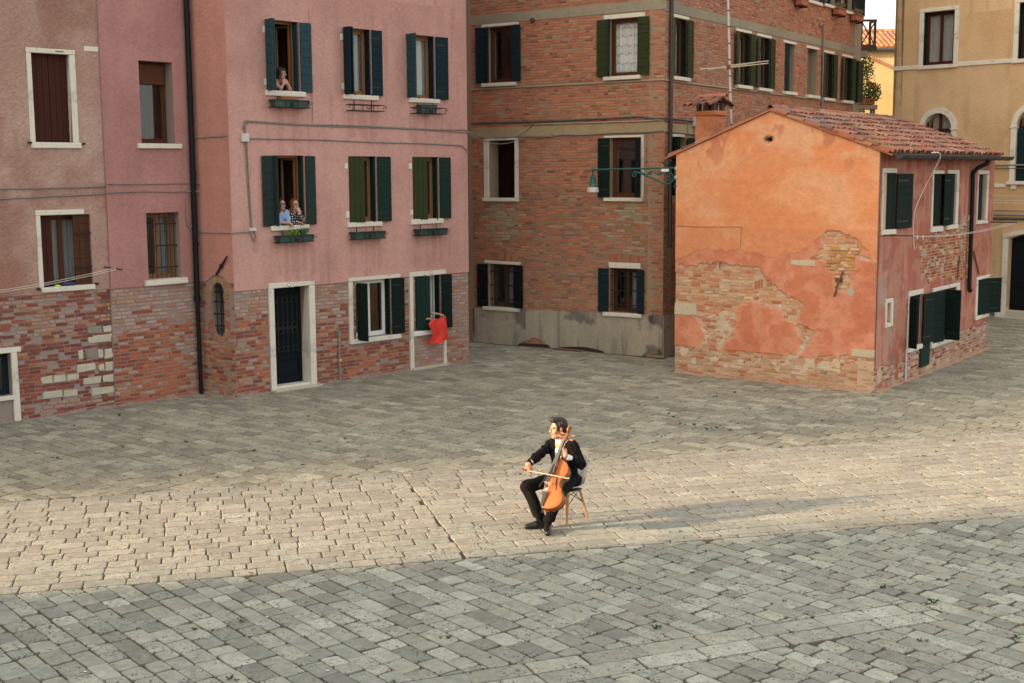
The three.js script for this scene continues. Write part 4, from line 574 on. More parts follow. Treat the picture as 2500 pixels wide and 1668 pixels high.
// ================================================================ small orange house
const oh = thing('orange_house', 'small orange rendered house with peeling gable and tiled roof', 'house', [3.573, 0, -27.925]);
const HG = new Facade(oh, 3.573, -27.925, .7812, .6243), HS = new Facade(oh, 7.137, -25.076, .5843, -.8115);
const pwl = (P, x) => { if (x <= P[0][0]) return P[0][1]; for (let i = 1; i < P.length; i++) if (x <= P[i][0]) return lerp(P[i - 1][1], P[i][1], (x - P[i - 1][0]) / (P[i][0] - P[i - 1][0])); return P[P.length - 1][1]; };
function sdPoly(x, y, P) { let d = 1e9, c = false; for (let i = 0, j = P.length - 1; i < P.length; j = i++) { const [ax, ay] = P[j], [bx, by] = P[i], ex = bx - ax, ey = by - ay, wx = x - ax, wy = y - ay, t = clamp((wx * ex + wy * ey) / (ex * ex + ey * ey)); d = Math.min(d, Math.hypot(wx - ex * t, wy - ey * t)); if ((by > y) !== (ay > y) && x < (ax - bx) * (y - by) / (ay - by) + bx) c = !c; } return c ? d : -d; }
function plasterField(fc, name, u0, u1, y0, top, nu, ny, f, holes, m) {
  const P = [], C = [], U = [], I = [], id = (i, j) => i * (ny + 1) + j;
  for (let i = 0; i <= nu; i++) { const u = lerp(u0, u1, i / nu), t = top(u); for (let j = 0; j <= ny; j++) { const y = lerp(y0, t, j / ny), [h, c] = f(u, y); P.push(u, y, h); C.push(...c); U.push(u, y); } }
  for (let i = 0; i < nu; i++) for (let j = 0; j < ny; j++) { const a = id(i, j), b = id(i + 1, j), c = id(i + 1, j + 1), d = id(i, j + 1), mu = (P[a * 3] + P[c * 3]) / 2, my = (P[a * 3 + 1] + P[c * 3 + 1]) / 2; if (holes.some(h => mu > h[0] && mu < h[1] && my > h[2] && my < h[3])) continue; if (Math.max(P[a * 3 + 2], P[b * 3 + 2], P[c * 3 + 2], P[d * 3 + 2]) < 0) continue; I.push(a, b, c, a, c, d); }
  const g = new THREE.BufferGeometry(); g.setAttribute('position', new THREE.Float32BufferAttribute(P, 3)); g.setAttribute('color', new THREE.Float32BufferAttribute(C, 3)); g.setAttribute('uv', new THREE.Float32BufferAttribute(U, 2)); g.setIndex(I); g.computeVertexNormals(); return fc.mesh(name, g, m);
}
{
  const EV = 4.72, AP = 5.56, AU = 2.22, GL = 4.562, SL = 7.785, gtop = u => u < AU ? lerp(EV, AP, u / AU) : lerp(AP, EV, (u - AU) / (GL - AU));
  const fieldMat = M([1, 1, 1], .9, { vertexColors: true, bumpMap: bumpFine, bumpScale: .007 });
  const core = M([.55, .40, .285], .95, { bumpMap: bumpFine, bumpScale: .008 });
  const vent = [[2.06, 5.0], [2.18, 5.075], [2.30, 5.0], [2.18, 4.925]];
  HG.mesh('wall', slab([[0, 0], [GL, 0], [GL, EV], [AU, AP], [0, EV]], [vent], -.34, 0), core);
  HG.mesh('vent_dark_slab', new G().box(2.02, 2.34, 4.88, 5.12, -.30, -.22, 0), mat.dark);  // near-black slab paints the darkness inside the vent hole
  const tcE = [[0, 2.46], [.4, 2.66], [1, 2.74], [1.6, 2.70], [2.2, 2.62], [2.7, 2.60], [3.05, 2.78], [3.3, 3.0], [3.7, 3.14], [4.2, 3.10], [4.4, 2.78], [4.47, 2.49], [4.6, 2.47]];
  const ucP = [[[0, 2.22], [.35, 2.41], [.95, 2.46], [1.5, 2.42], [2.1, 2.42], [2.6, 2.40], [3.1, 2.62], [3.3, 2.74], [3.45, 3.3], [4.3, 3.3], [4.33, 2.7], [4.6, 2.5], [4.6, 4], [0, 4]], [[1.95, 2.45], [4.6, 2.6], [4.6, .88], [4.1, .67], [3.0, .62], [3.45, 1.05], [2.95, 1.35], [3.0, 1.72], [2.4, 1.98], [2.1, 2.2]], [[1.15, .6], [1.62, .92], [1.57, 1.4], [1.9, 1.6], [2.45, 1.52], [2.78, 1.25], [3.02, .95], [2.85, .62]], [[-.2, .58], [.48, .6], [.63, .85], [.5, 1.1], [.4, 1.26], [-.2, 1.29]]];
  const grP = [[[1.3, 1.2], [2.3, 1.75], [3.2, 2.05], [3.25, 1.6], [3.7, .9], [3.3, .62], [2.9, .7], [2.4, 1.45], [1.7, 1.5]], [[.6, .6], [1.5, .62], [1.5, 1.4], [.6, 1.1]]];
  const ex = [[[3.42, 2.52], [3.62, 2.66], [3.74, 2.88], [4.0, 2.84], [4.16, 2.58], [4.16, 2.38], [3.8, 2.30], [3.5, 2.36]], [[3.66, 2.36], [4.0, 2.34], [4.1, 2.1], [3.95, 1.9], [3.66, 1.95]]];
  const gable = (u, y) => {
    const n1 = fbm(u * 1.9 + 3, y * 1.9 + 8, 4) - .5, n2 = fbm(u * 8 + 1, y * 8 + 2, 3) - .5, n3 = fbm(u * 4.5 + 9, y * 4.5, 4), mot = fbm(u * 1.1 + 20, y * 1.3 + 4, 4), fin = fbm(u * 21, y * 21, 2) - .5;
    if (Math.hypot(u - 2.18, (y - 5) * 1.5) < .118) return [.012, [.5, .22, .10]];
    const tc = y - pwl(tcE, u) + .30 * n1 + .14 * n2; let uc = -9; for (const p of ucP) uc = Math.max(uc, sdPoly(u, y, p)); uc += .06 + .30 * n1 + .20 * n2; for (const p of ex) uc = Math.min(uc, -sdPoly(u, y, p) + .10 * n2 + .05); let gr = -9; for (const p of grP) gr = Math.max(gr, sdPoly(u, y, p)); gr = gr > -.1 ? (n3 - .56) * .5 + .14 * n2 : -1; if (y < .62 + .05 * n1) { uc = Math.min(uc, (y - .58) * 3); gr = n3 > .56 && y > .2 ? .02 : -1; }
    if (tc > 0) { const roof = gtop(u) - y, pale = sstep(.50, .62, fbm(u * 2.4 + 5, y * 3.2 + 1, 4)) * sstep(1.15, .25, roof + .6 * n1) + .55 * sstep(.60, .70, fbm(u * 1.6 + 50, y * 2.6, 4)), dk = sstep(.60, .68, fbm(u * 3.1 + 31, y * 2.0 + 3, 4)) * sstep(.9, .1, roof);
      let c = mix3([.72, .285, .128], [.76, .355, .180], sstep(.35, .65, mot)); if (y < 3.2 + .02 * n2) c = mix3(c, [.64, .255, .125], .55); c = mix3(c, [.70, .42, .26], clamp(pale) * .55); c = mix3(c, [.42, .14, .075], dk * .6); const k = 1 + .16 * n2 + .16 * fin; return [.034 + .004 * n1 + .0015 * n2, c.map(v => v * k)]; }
    if (uc > 0) { let c = mix3([.59, .21, .115], [.65, .275, .17], sstep(.42, .62, n3)); if (uc < .05) c = mix3(c, [.66, .40, .28], .4); c = mix3(c, [.50, .155, .085], sstep(.55, .7, mot) * .45); const k = 1 + .22 * n2 + .18 * fin; return [.025 + .006 * n1 + .004 * n2, c.map(v => v * k)]; }
    if (gr > 0) { const k = 1 + .3 * n2 + .2 * fin; return [.011 + .008 * (n2 + .3), mix3([.56, .47, .37], [.60, .47, .34], n3).map(v => v * k)]; }
    return [-.012, [.45, .34, .24]];
  };
  plasterField(HG, 'peeling_plaster', 0, GL, 0, gtop, 190, 232, gable, [[2.10, 2.26, 4.955, 5.045]], fieldMat);
  const L = [], cream = [.60, .43, .27];
  layBricks(L, HG, 0, GL, 0, 3.35, { course: .068, joint: .014, proud: .012, eroded: .10, header: .35, len: .225, skip: [[0, .545, 1.26, 1.55], [4.08, GL, .68, .85], [2.72, 3.28, 2.45, 2.575], [1.9, 3.15, 2.0, 2.2]], inside: (u, y) => gable(u, y)[0] < .016, wave: (u, y) => .008 * Math.sin(u * 3), col: (u, y) => { const t = R(); if (y < .56) return jit(t < .5 ? [.52, .33, .20] : pick([[.46, .26, .15], [.44, .32, .21], [.48, .18, .09], [.50, .36, .25], [.36, .25, .16]]), .16); const hole = ex.some(p => sdPoly(u, y, p) > -.05); if (hole) return jit(pick([[.55, .30, .10], cream, [.48, .27, .11]]), .15); return jit(pick([cream, [.58, .29, .16], [.56, .24, .125], [.58, .34, .20], [.59, .36, .22], [.50, .18, .09], [.58, .30, .17]]), .14); } });
  // broken-out hollow: bricks knocked back and standing proud
  for (let k = 0; k < 26; k++) { const u = rnd(3.5, 4.15), y = 2.42 + Math.floor(rnd(0, 7)) * .066; L.push({ fc: HG, u, y, w: rnd(.11, .24), h: .055, z: -.004, d: rnd(.02, .05), v: Math.floor(R() * 8), col: jit(pick([cream, [.55, .30, .12], [.5, .24, .11]]), .12) }); }
  // relieving arch of upright bricks
  for (let i = 0; i < 18; i++) { const t = i / 17 - .5; L.push({ fc: HG, u: 2.52 + t * 1.16, y: 2.10 - .10 * t * t * 4, w: .050, h: .19, z: -.004, d: .016, v: i % 8, col: jit(pick([[.50, .20, .11], [.48, .18, .10], cream]), .12) }); }
  // side wall
  const so = [[.13, .84, 3.20, 4.30], [3.17, 4.76, 3.15, 4.27], [6.44, 7.13, 3.17, 4.25], [1.87, 2.68, .68, 1.75], [3.45, 5.06, .60, 1.72], [6.74, 7.5, .90, 1.75], [.57, .80, 1.33, 1.72]];
  HS.mesh('wall', slab(rect(0, SL, 0, EV), so, -.34, 0), core);
  const side = (u, y) => {
    const n1 = fbm(u * 1.2 + 60, y * 1.7 + 8, 4) - .5, n2 = fbm(u * 7 + 1, y * 7 + 22, 3) - .5, n3 = fbm(u * 3.2 + 9, y * 3.8 + 40, 4), st = fbm(u * 6 + 3, y * .5 + 9, 3), fin = fbm(u * 19, y * 19, 2) - .5;
    const base = y - (u < 1.85 ? .42 + .35 * n1 : .66) + .05 * n2, mid = Math.min((u - 2.0) * .35, (6.2 - u) * .6, (y - 1.85) * .9, (3.0 + .12 * (u - 3) - y) * .9); const bare = mid > 0 ? mid * .9 + .55 * n1 + .25 * n2 - .10 : -1;
    if (base < 0 && (u > 1.85 || n3 > .45)) return [-.012, core.color.toArray()]; if (bare > 0) return n3 > .6 ? [.012, [.40, .33, .26]] : [-.012, [.4, .3, .22]];
    let c = mix3([.40, .125, .082], [.45, .19, .135], sstep(.38, .66, n3)); c = mix3(c, [.50, .27, .21], .5 * sstep(.55, .7, st)); if (u < 1.3 && y < 2.3) c = mix3(c, [.36, .27, .22], .7 * sstep(.52, .66, fbm(u * 3 + 8, y * 1.6 + 77, 4))); c = mix3(c, [.22, .07, .05], .5 * sstep(.6, .72, fbm(u * 2 + 2, y * 2.4 + 9, 4))); const k = 1 + .22 * n2 + .2 * fin + .16 * (st - .5);
    return [.020 + .006 * n1 + .003 * n2, c.map(v => v * k)];
  };
  plasterField(HS, 'peeling_plaster', 0, SL, 0, () => EV, 230, 170, side, so, fieldMat);
  layBricks(L, HS, 0, SL, 0, 3.2, { course: .066, proud: .011, eroded: .08, skip: so.concat([[1.8, 2.74, .6, 1.87], [3.36, 5.3, .5, 1.82], [6.6, 7.7, .78, 1.82], [.47, .92, 1.2, 1.82]]), inside: (u, y) => side(u, y)[0] < .013, col: (u, y) => { const t = R(); if (y < .7) return jit(t < .55 ? pick([P_PALE, [.38, .26, .22], P_PINKW]) : pick([P_RED, [.40, .16, .11], P_BUFF]), .16); return jit(pick([[.42, .14, .075], P_ORANGE, P_RED, [.48, .20, .11], P_BUFF]), .15); } });
  placePieces(L, oh, brickV, 'brick', 'bricks_beyond', mat.brick, oh, 28);
  const bs = (f, a, b, y0, y1, n = .02, j = .012) => stonePiece(f, 'stone_block', a, b, y0, y1, -.05, n + .012, M([.60, .53, .40], .92, { map: stainWhite, bumpMap: bumpCoarse, bumpScale: .014 }), j);
  bs(HG, 0, .538, 1.27, 1.54, .022); bs(HG, 4.10, GL + .008, .69, .845, .024); bs(HG, 2.73, 3.27, 2.455, 2.57, .022);
  HG.mesh('render_patch', new G().lathe([[0, .016], [.075, .014], [.085, 0]], 0, 0, 0, 16).xf(new THREE.Matrix4().makeTranslation(4.03, 1.97, .012).multiply(new THREE.Matrix4().makeRotationX(Math.PI / 2))), M([.46, .41, .33], .9));
  HG.mesh('tie_bar', new G().tube([[3.70, 1.86, .05], [3.79, 2.12, .07], [3.88, 2.37, .06]], [.016, .022, .018], 6), mat.rust); HG.mesh('tie_bar', new G().box(3.72, 3.86, 2.16, 2.24, .012, .05, .006), mat.rust);
  HG.mesh('hook', new G().tube(catm([[1.14, 2.46, .03], [1.12, 2.45, .06], [1.115, 2.36, .06], [1.115, 2.29, .05]], 4), .008, 6), mat.iron);
  HG.mesh('cable', new G().tube(catm([[-.01, 3.20, .035], [.6, 3.185, .036], [1.2, 3.20, .036], [1.56, 3.205, .036], [1.605, 3.18, .036], [1.59, 2.9, .036], [1.575, 2.76, .036]], 6), .009, 6), M([.42, .16, .08], .7));
  fillet(HG, 0, GL, filletOrange); fillet(HS, 0, SL, filletOrange);
  // windows and shutters of the side wall
  const D = mat.greenDeep, N = mat.navy, sf = (n, a, b, c, d, z = .045) => stonePiece(HS, n, a, b, c, d, -.05, z, mat.stoneWhite, .006);
  sf('lintel', .09, .84, 4.305, 4.40); sf('window_jamb', .09, .128, 3.2, 4.30); sf('sill', .09, .87, 3.10, 3.195, .06); shutter(HS, .135, 3.20, 4.30, .70, -1, 176, mat.greenDeep, { vert: 4, out: -.02 }); shutter(HS, .85, 3.19, 4.29, .80, 1, 3, mat.greenDeep, { n: 8 });
  sf('lintel', 3.09, 3.85, 4.275, 4.35); sf('lintel', 4.12, 4.93, 4.275, 4.36); sf('window_jamb', 3.09, 3.165, 3.15, 4.27); sf('window_jamb', 4.765, 4.93, 3.15, 4.27); sf('sill', 3.07, 3.86, 3.03, 3.145, .06); sf('sill', 4.13, 4.95, 3.05, 3.145, .06); sashWindow(HS, 3.17, 4.76, 3.15, 4.27, mat.woodOld, { rec: .2 }); shutter(HS, 3.18, 3.15, 4.27, .62, -1, 178, N, { out: -.02 }); shutter(HS, 4.755, 3.15, 4.27, .60, 1, 172, D, { out: .0 }); shutter(HS, 3.86, 3.15, 4.27, .34, 1, 12, D, { out: .03 }); 
  sf('lintel', 6.39, 7.27, 4.253, 4.34); sf('window_jamb', 6.39, 6.437, 3.17, 4.25); sf('window_jamb', 7.135, 7.27, 3.17, 4.25); sf('sill', 6.39, 7.27, 3.09, 3.165, .06); shutter(HS, 6.45, 3.17, 4.25, .38, -1, 178, mat.tealDark, { out: -.04 }); shutter(HS, 7.13, 3.17, 4.25, .3, 1, 178, mat.tealDark, { out: -.06 });
  sf('lintel', 1.81, 2.72, 1.755, 1.86); sf('window_jamb', 1.81, 1.867, .68, 1.75); sf('sill', 1.80, 2.76, .58, .675, .06); shutter(HS, 1.86, .68, 1.75, .24, -1, 60, D, { n: 7 }); shutter(HS, 2.69, .68, 1.75, .50, 1, 176, N, { n: 7, out: -.02 }); shutter(HS, 2.72, .66, 1.74, .60, 1, 4, D, { n: 7 });
  sf('lintel', 3.37, 5.30, 1.725, 1.81); sf('window_jamb', 3.37, 3.447, .60, 1.72); sf('window_jamb', 5.065, 5.30, .60, 1.72); sf('sill', 3.36, 5.32, .50, .595, .06); sashWindow(HS, 3.45, 5.06, .60, 1.72, mat.woodOld, { rec: .2 }); shutter(HS, 3.47, .60, 1.72, .48, -1, 168, D, { n: 7 }); shutter(HS, 4.3, .6, 1.72, .35, 1, 95, D, { vert: 2 }); grille(HS, 4.36, 5.05, .61, 1.71, 7, 3, .01, .010);
  sf('lintel', 6.61, 7.7, 1.755, 1.83); sf('window_jamb', 6.61, 6.737, .90, 1.75); sf('sill', 6.61, 7.7, .80, .895, .06); shutter(HS, 6.75, .9, 1.75, .7, -1, 172, D, { n: 6 }); shutter(HS, 7.48, .9, 1.75, .45, 1, 30, D, { n: 6 });
  for (const [a, b, c, d] of [[.48, .565, 1.24, 1.81], [.805, .91, 1.24, 1.81], [.567, .803, 1.73, 1.81], [.567, .803, 1.24, 1.32]]) sf('niche_frame', a, b, c, d, .035); HS.mesh('niche_back', new G().box(.56, .81, 1.3, 1.74, -.12, -.10, 0), M([.30, .29, .27], .9));
  HS.mesh('meter_box', new G().box(2.68, 3.26, .17, .64, .0, .05, .008), mat.green); HS.mesh('cable', new G().tube(catm([[3.24, .45, .04], [3.40, .48, .06], [3.50, .40, .05], [3.46, .33, .04]], 5), .010, 6), mat.iron);
  HS.mesh('tie_bar', new G().tube([[5.15, 2.43, .05], [5.02, 1.88, .05]], .018, 6), mat.rust); HS.mesh('tie_bar', new G().tube([[6.22, 2.47, .05], [6.72, 1.90, .05]], .018, 6), mat.rust);
  HS.mesh('white_pipe', new G().tube([[1.78, .60, .03], [1.78, -.02, .03]], .022, 8), mat.greyPaint);
  // ---- roof: two slopes of curved tiles
  const oX = [HS.ux, 0, HS.uz], W = [HG.ux, 0, HG.uz], loc = (u, l, y) => new THREE.Vector3(HG.ux * u + HS.ux * l, y, HG.uz * u + HS.uz * l);
  const roof = part('roof', oh), OV = .30, RL = SL - .28, sl = (AP - EV) / (GL - AU), tilt = .10;
  { const g = new G(), q = (u, l, d) => { const v = loc(u, l, (u < AU ? AP - (AU - u) * (AP - EV) / AU : AP - (u - AU) * sl) + d); return v.toArray(); };
    for (const [a, b] of [[AU, GL + OV - .06], [-.24, AU]]) { g.quad(q(a, -.05, .035), q(b, -.05, .035), q(b, RL, .035), q(a, RL, .035)); g.quad(q(a, -.05, .008), q(a, RL, .008), q(b, RL, .008), q(b, -.05, .008)); g.quad(q(a, -.05, .008), q(b, -.05, .008), q(b, -.05, .035), q(a, -.05, .035)); g.quad(q(a, RL, .035), q(b, RL, .035), q(b, RL, .008), q(a, RL, .008)); }
    g.quad(q(GL + OV - .06, -.07, .012), q(GL + OV - .06, RL, .012), q(GL + OV - .06, RL, .06), q(GL + OV - .06, -.07, .06)); g.quad(q(-.24, RL, .012), q(-.24, -.07, .012), q(-.24, -.07, .06), q(-.24, RL, .06)); g.build('roof_deck', M([.16, .085, .06], .95), roof); }
  const tileG = []; for (let k = 0; k < 3; k++) { const g = new G(), len = .40, r0 = .060, r1 = .076, n = 7, t = .013; for (let i = 0; i < n; i++) { const a0 = Math.PI * i / n, a1 = Math.PI * (i + 1) / n, p = (r, a, z) => [r * Math.cos(a), r * .98 * Math.sin(a), z], nn = (a, s = 1) => [Math.cos(a) * s, Math.sin(a) * s, 0];
      const A = p(r0, a0, 0), B = p(r0, a1, 0), C = p(r1, a1, len), D = p(r1, a0, len), ia = p(r0 - t, a0, 0), ib = p(r0 - t, a1, 0), ic = p(r1 - t, a1, len), id = p(r1 - t, a0, len);
      g.tri(A, C, D, nn(a0), nn(a1), nn(a0)); g.tri(A, B, C, nn(a0), nn(a1), nn(a1)); g.tri(ia, id, ic, nn(a0, -1), nn(a0, -1), nn(a1, -1)); g.tri(ia, ic, ib, nn(a0, -1), nn(a1, -1), nn(a1, -1)); g.quad(D, C, ic, id); } tileG.push(g.geom()); }
  const tp = [[.32, .105, .06], [.38, .14, .08], [.24, .085, .06], [.36, .17, .10], [.28, .125, .085], [.15, .075, .06], [.42, .22, .14], [.27, .20, .15], [.20, .11, .085], [.33, .11, .065], [.13, .07, .055], [.22, .16, .12]].map(c => M(c, .9, { bumpMap: bumpCoarse, bumpScale: .006 }));
  const vc = M([1, 1, 1], .9, { vertexColors: true, bumpMap: bumpCoarse, bumpScale: .006 }), all = [], slope = Math.hypot(GL + OV - AU, (GL + OV - AU) * sl), an = Math.atan(sl);
  const mk = (s, along, u, y, flip) => { const m = new THREE.Matrix4(), ex = new THREE.Vector3(...oX), dn = new THREE.Vector3(W[0] * Math.cos(an) * (flip ? -1 : 1), -Math.sin(an), W[2] * Math.cos(an) * (flip ? -1 : 1)).normalize(), xx = flip ? ex.clone() : ex.clone().negate(), ny = new THREE.Vector3().crossVectors(dn, xx).normalize(); if (ny.y < 0) { xx.negate(); ny.crossVectors(dn, xx); } const jz = rnd(-.05, .05); dn.addScaledVector(xx, jz); dn.y += flip ? 0 : .055; dn.normalize(); xx.addScaledVector(dn, -xx.dot(dn)).normalize(); ny.crossVectors(dn, xx); m.makeBasis(xx, ny, dn); m.setPosition(loc(u, along, y)); return m; };
  for (let c = 0; c < 41; c++) for (let r = 0; r < 8; r++) { const d = r * .335 + .02 + rnd(-.02, .02) + (c % 3) * .01, u = AU + .02 + d * Math.cos(an), y = AP + .035 - d * Math.sin(an) + .010 + rnd(0, .012), l = -.0 + c * .184 + rnd(-.012, .012); if (u > GL + OV - .3) { } all.push({ m: mk(0, l, u, y, false), k: Math.floor(R() * tp.length), a: screenArea(HG.world(u, y).add(new THREE.Vector3(HS.ux * l, 0, HS.uz * l)), 0, 1, 0, .1) }); }
  all.sort((p, q) => q.a - p.a); const restT = new G().color([1, 1, 1]);
  all.forEach((t, i) => { if (i < 300) { const o = mesh('roof_tile', tileG[i % 3], tp[t.k]); o.applyMatrix4(t.m); roof.add(o); } else { restT.color(tp[t.k].color.toArray()); restT.geo(tileG[0], t.m); } });
  for (let c = 0; c < 43; c++) for (let r = 0; r < 7; r++) { restT.color(pick(tp).color.toArray()); restT.geo(tileG[0], mk(0, c * .188, AU - .02 - r * .335, AP + .0 - r * .335 * .37, true)); }
  restT.build('roof_tiles_beyond', vc, roof).userData.kind = 'stuff';
  // channel tiles between the rows, seen as the scalloped eave
  { const g = new G().color([1, 1, 1]); for (let c = 0; c < 41; c++) { g.color(jit([.22, .095, .065], .2)); const m = mk(0, c * .184 + .092, GL + OV - .46, AP + .02 - (GL + OV - .46 - AU) * sl, false); m.multiply(new THREE.Matrix4().makeScale(1.25, -.7, 1.1)); g.geo(tileG[0], m); } g.build('channel_tiles', vc, roof).userData.kind = 'stuff'; }
  for (let c = 0; c < 22; c++) { const m = new THREE.Matrix4(), z = new THREE.Vector3(...oX), y = new THREE.Vector3(rnd(-.04, .04), 1, rnd(-.04, .04)), x = new THREE.Vector3().crossVectors(y, z).normalize(); y.crossVectors(z, x); m.makeBasis(x.multiplyScalar(1.15), y.multiplyScalar(1.1), z); m.setPosition(loc(AU, -.07 + c * .335, AP + .055 + rnd(0, .015))); const o = mesh('ridge_tile', tileG[c % 3], pick(tp)); o.applyMatrix4(m); roof.add(o); }
  for (const [u0, u1] of [[AU, GL + .18]]) for (let r = 0; r < 7; r++) { const t = r / 7, u = lerp(u0, u1, t + .0), y = gtop(clamp(u, 0, GL)) + (u < 0 ? u * .37 : u > GL ? -(u - GL) * sl : 0) + .015, o = mesh('verge_tile', tileG[r % 3], pick(tp)); o.applyMatrix4(mk(0, -.03, u, y, u1 < u0)); roof.add(o); }
  { const g = new G(); for (const [u0, u1] of [[AU, GL + .26], [AU, -.26]]) { const a = loc(u0, -.075, gtop(AU) + .02), b = loc(u1, -.075, gtop(u1 > 2 ? GL : 0) + .02 - (u1 > 2 ? .26 * sl : .26 * .38)); g.tube([a, a.clone().lerp(b, .5), b], .018, 6); } g.build('verge_mortar', M([.46, .18, .09], .9, { bumpMap: bumpCoarse, bumpScale: .02 }), roof).userData.label = 'orange mortar edge under the gable tiles'; }
  // moss on the eave tiles
  { const g = new G(); for (let i = 0; i < 160; i++) { const u = GL + rnd(-.35, .15), l = rnd(.0, .55), y = AP + .12 - (u - AU) * sl, p = loc(u, l, y), s = rnd(.012, .03); g.geo(new THREE.IcosahedronGeometry(s, 0), new THREE.Matrix4().makeTranslation(p.x, p.y, p.z)); } const o = g.build('roof_moss', M([.24, .22, .07], .95), roof); o.userData.kind = 'stuff'; }
  // gutter and downpipe
  const gut = (f, u0, u1, y, n, d, nm = 'gutter') => { const g = new G(), r = .085; for (let i = 0; i < 10; i++) { const a0 = Math.PI + Math.PI * i / 10, a1 = Math.PI + Math.PI * (i + 1) / 10, p = (a, u, rr) => [u, y + rr * Math.sin(a), n + rr * Math.cos(a)]; g.quad(p(a0, u0, r), p(a0, u1, r), p(a1, u1, r), p(a1, u0, r)); g.quad(p(a0, u0, r - .006), p(a1, u0, r - .006), p(a1, u1, r - .006), p(a0, u1, r - .006)); g.tri([u0, y, n], p(a1, u0, r), p(a0, u0, r)); g.tri([u1, y, n], p(a0, u1, r), p(a1, u1, r)); } for (const rr of [-1, 1]) g.tube([[u0, y, n + rr * r], [u1, y, n + rr * r]], .008, 6); for (let u = u0 + .3; u < u1; u += .6) g.tube([0, 1, 2, 3, 4, 5, 6].map(i => [u, y + (r + .003) * Math.sin(Math.PI + Math.PI * i / 6), n + (r + .003) * Math.cos(Math.PI + Math.PI * i / 6)]), .006, 5); return f.mesh(nm, g, M([.022, .032, .034], .5)); };
  gut(HS, -.02, SL + .1, 4.655, .36, 1);
  { const LS = new Facade(oh, 3.573 + HS.ux * SL, -27.925 + HS.uz * SL, -HS.ux, -HS.uz); LS.mesh('wall', slab(rect(0, SL, 0, EV), [], -.34, 0), core); gut(LS, -.1, SL + .02, 4.56, .26, 1); }
  HS.mesh('downpipe', new G().tube(catm([[5.98, 4.58, .36], [5.98, 4.50, .34], [5.85, 4.40, .18], [5.80, 4.28, .09], [5.80, 4.0, .09], [5.82, 3, .09], [5.84, 1.66, .09], [5.80, 1.58, .13]], 5), .048, 12), mat.pipeBlack);
  { const bk = new Facade(oh, 7.137 + HS.ux * SL, -25.076 + HS.uz * SL, -.7812, -.6243); bk.mesh('wall', slab([[0, 0], [GL, 0], [GL, EV], [GL - AU, AP], [0, EV]], [], -.3, 0), core); }
  // ---- chimney
  const ch = part('chimney', oh); ch.position.copy(loc(.28, 1.0, 0)); ch.rotation.y = HG.ang; const cm = M([.60, .235, .115], .9, { bumpMap: bumpFine, bumpScale: .006, map: stainWhite });
  new G().box(-.24, .24, 4.7, 5.60, -.24, .24, .012).build('chimney_shaft', cm, ch); new G().box(-.29, .29, 5.57, 5.60, -.29, .29, .008).box(-.275, .275, 5.602, 5.665, -.275, .275, .01).build('chimney_collar', cm, ch);
  for (const [x, z] of [[-.18, -.18], [.18, -.18], [-.18, .18], [.18, .18], [0, .18], [0, -.18]]) new G().box(x - .045, x + .045, 5.667, 5.83, z - .045, z + .045, .005).build('chimney_post', M([.10, .06, .05], .9), ch); new G().box(-.12, .12, 5.667, 5.82, -.12, .12, .01).build('flue_dark_block', mat.dark, ch);  // near-black block paints the dark opening between the posts
  for (const s of [-1, 1]) for (let i = 0; i < 4; i++) for (let r = 0; r < 2; r++) { const m = new THREE.Matrix4().makeTranslation(-.27 + i * .18 + rnd(-.02, .02), 5.94 - r * .065, s * (.02 + r * .20)).multiply(new THREE.Matrix4().makeRotationY(s > 0 ? 0 : Math.PI)).multiply(new THREE.Matrix4().makeRotationX(.30 + rnd(-.06, .06))).multiply(new THREE.Matrix4().makeRotationY(rnd(-.08, .08))); const o = mesh('cap_tile', tileG[i % 3], pick([tp[2], tp[5], tp[8], tp[0]])); o.applyMatrix4(m); ch.add(o); }
  for (let i = 0; i < 2; i++) { const o = mesh('cap_tile', tileG[i], tp[1]); o.applyMatrix4(new THREE.Matrix4().makeTranslation(-.32 + i * .32, 5.98, 0).multiply(new THREE.Matrix4().makeRotationY(Math.PI / 2)).multiply(new THREE.Matrix4().makeRotationX(.05))); ch.add(o); }
  { const g = new G(); for (let i = 0; i < 90; i++) { const x = rnd(-.36, .1), y = rnd(5.80, 5.9), z = rnd(.3, .42); g.geo(new THREE.IcosahedronGeometry(rnd(.008, .022), 0), new THREE.Matrix4().makeTranslation(x, y, z)); } g.build('chimney_moss', M([.20, .17, .06], .95), ch).userData.kind = 'stuff'; }
}
// ---- aerial mast on the house roof
{
  const p = HG.world(.21, 5.0, -2.0), t = thing('aerial_mast', 'tall pale banded aerial mast with crossed rods above the roof', 'aerial', [p.x, p.y, p.z], HG.ang);
  new G().tube([[0, 0, 0], [-.05, 1, 0], [-.20, 4.4, 0]], [.030, .028, .022], 10).build('mast', M([.50, .50, .48], .5), t);
  for (let i = 0; i < 11; i++) { const y = .4 + i * .36; new G().tube([[-.05 * Math.min(1, y) - .0441 * Math.max(0, y - 1), y - .012, 0], [-.05 * Math.min(1, y) - .0441 * Math.max(0, y - 1), y + .012, 0]], .033, 10).build('band', mat.iron, t); }
  for (const [a, b, dy] of [[-.82, .52, 0], [-.62, .86, .03], [-.80, .85, -.02]]) new G().tube([[a, 1.66 - dy, .04], [-.09, 1.68 + dy, .03], [b, 1.73 + dy, -.05]], .011, 6).build('rod', M([.55, .50, .40], .5), t);
  new G().box(-.14, -.04, 1.63, 1.73, -.05, .05, .006).build('clamp', mat.rust, t);
}

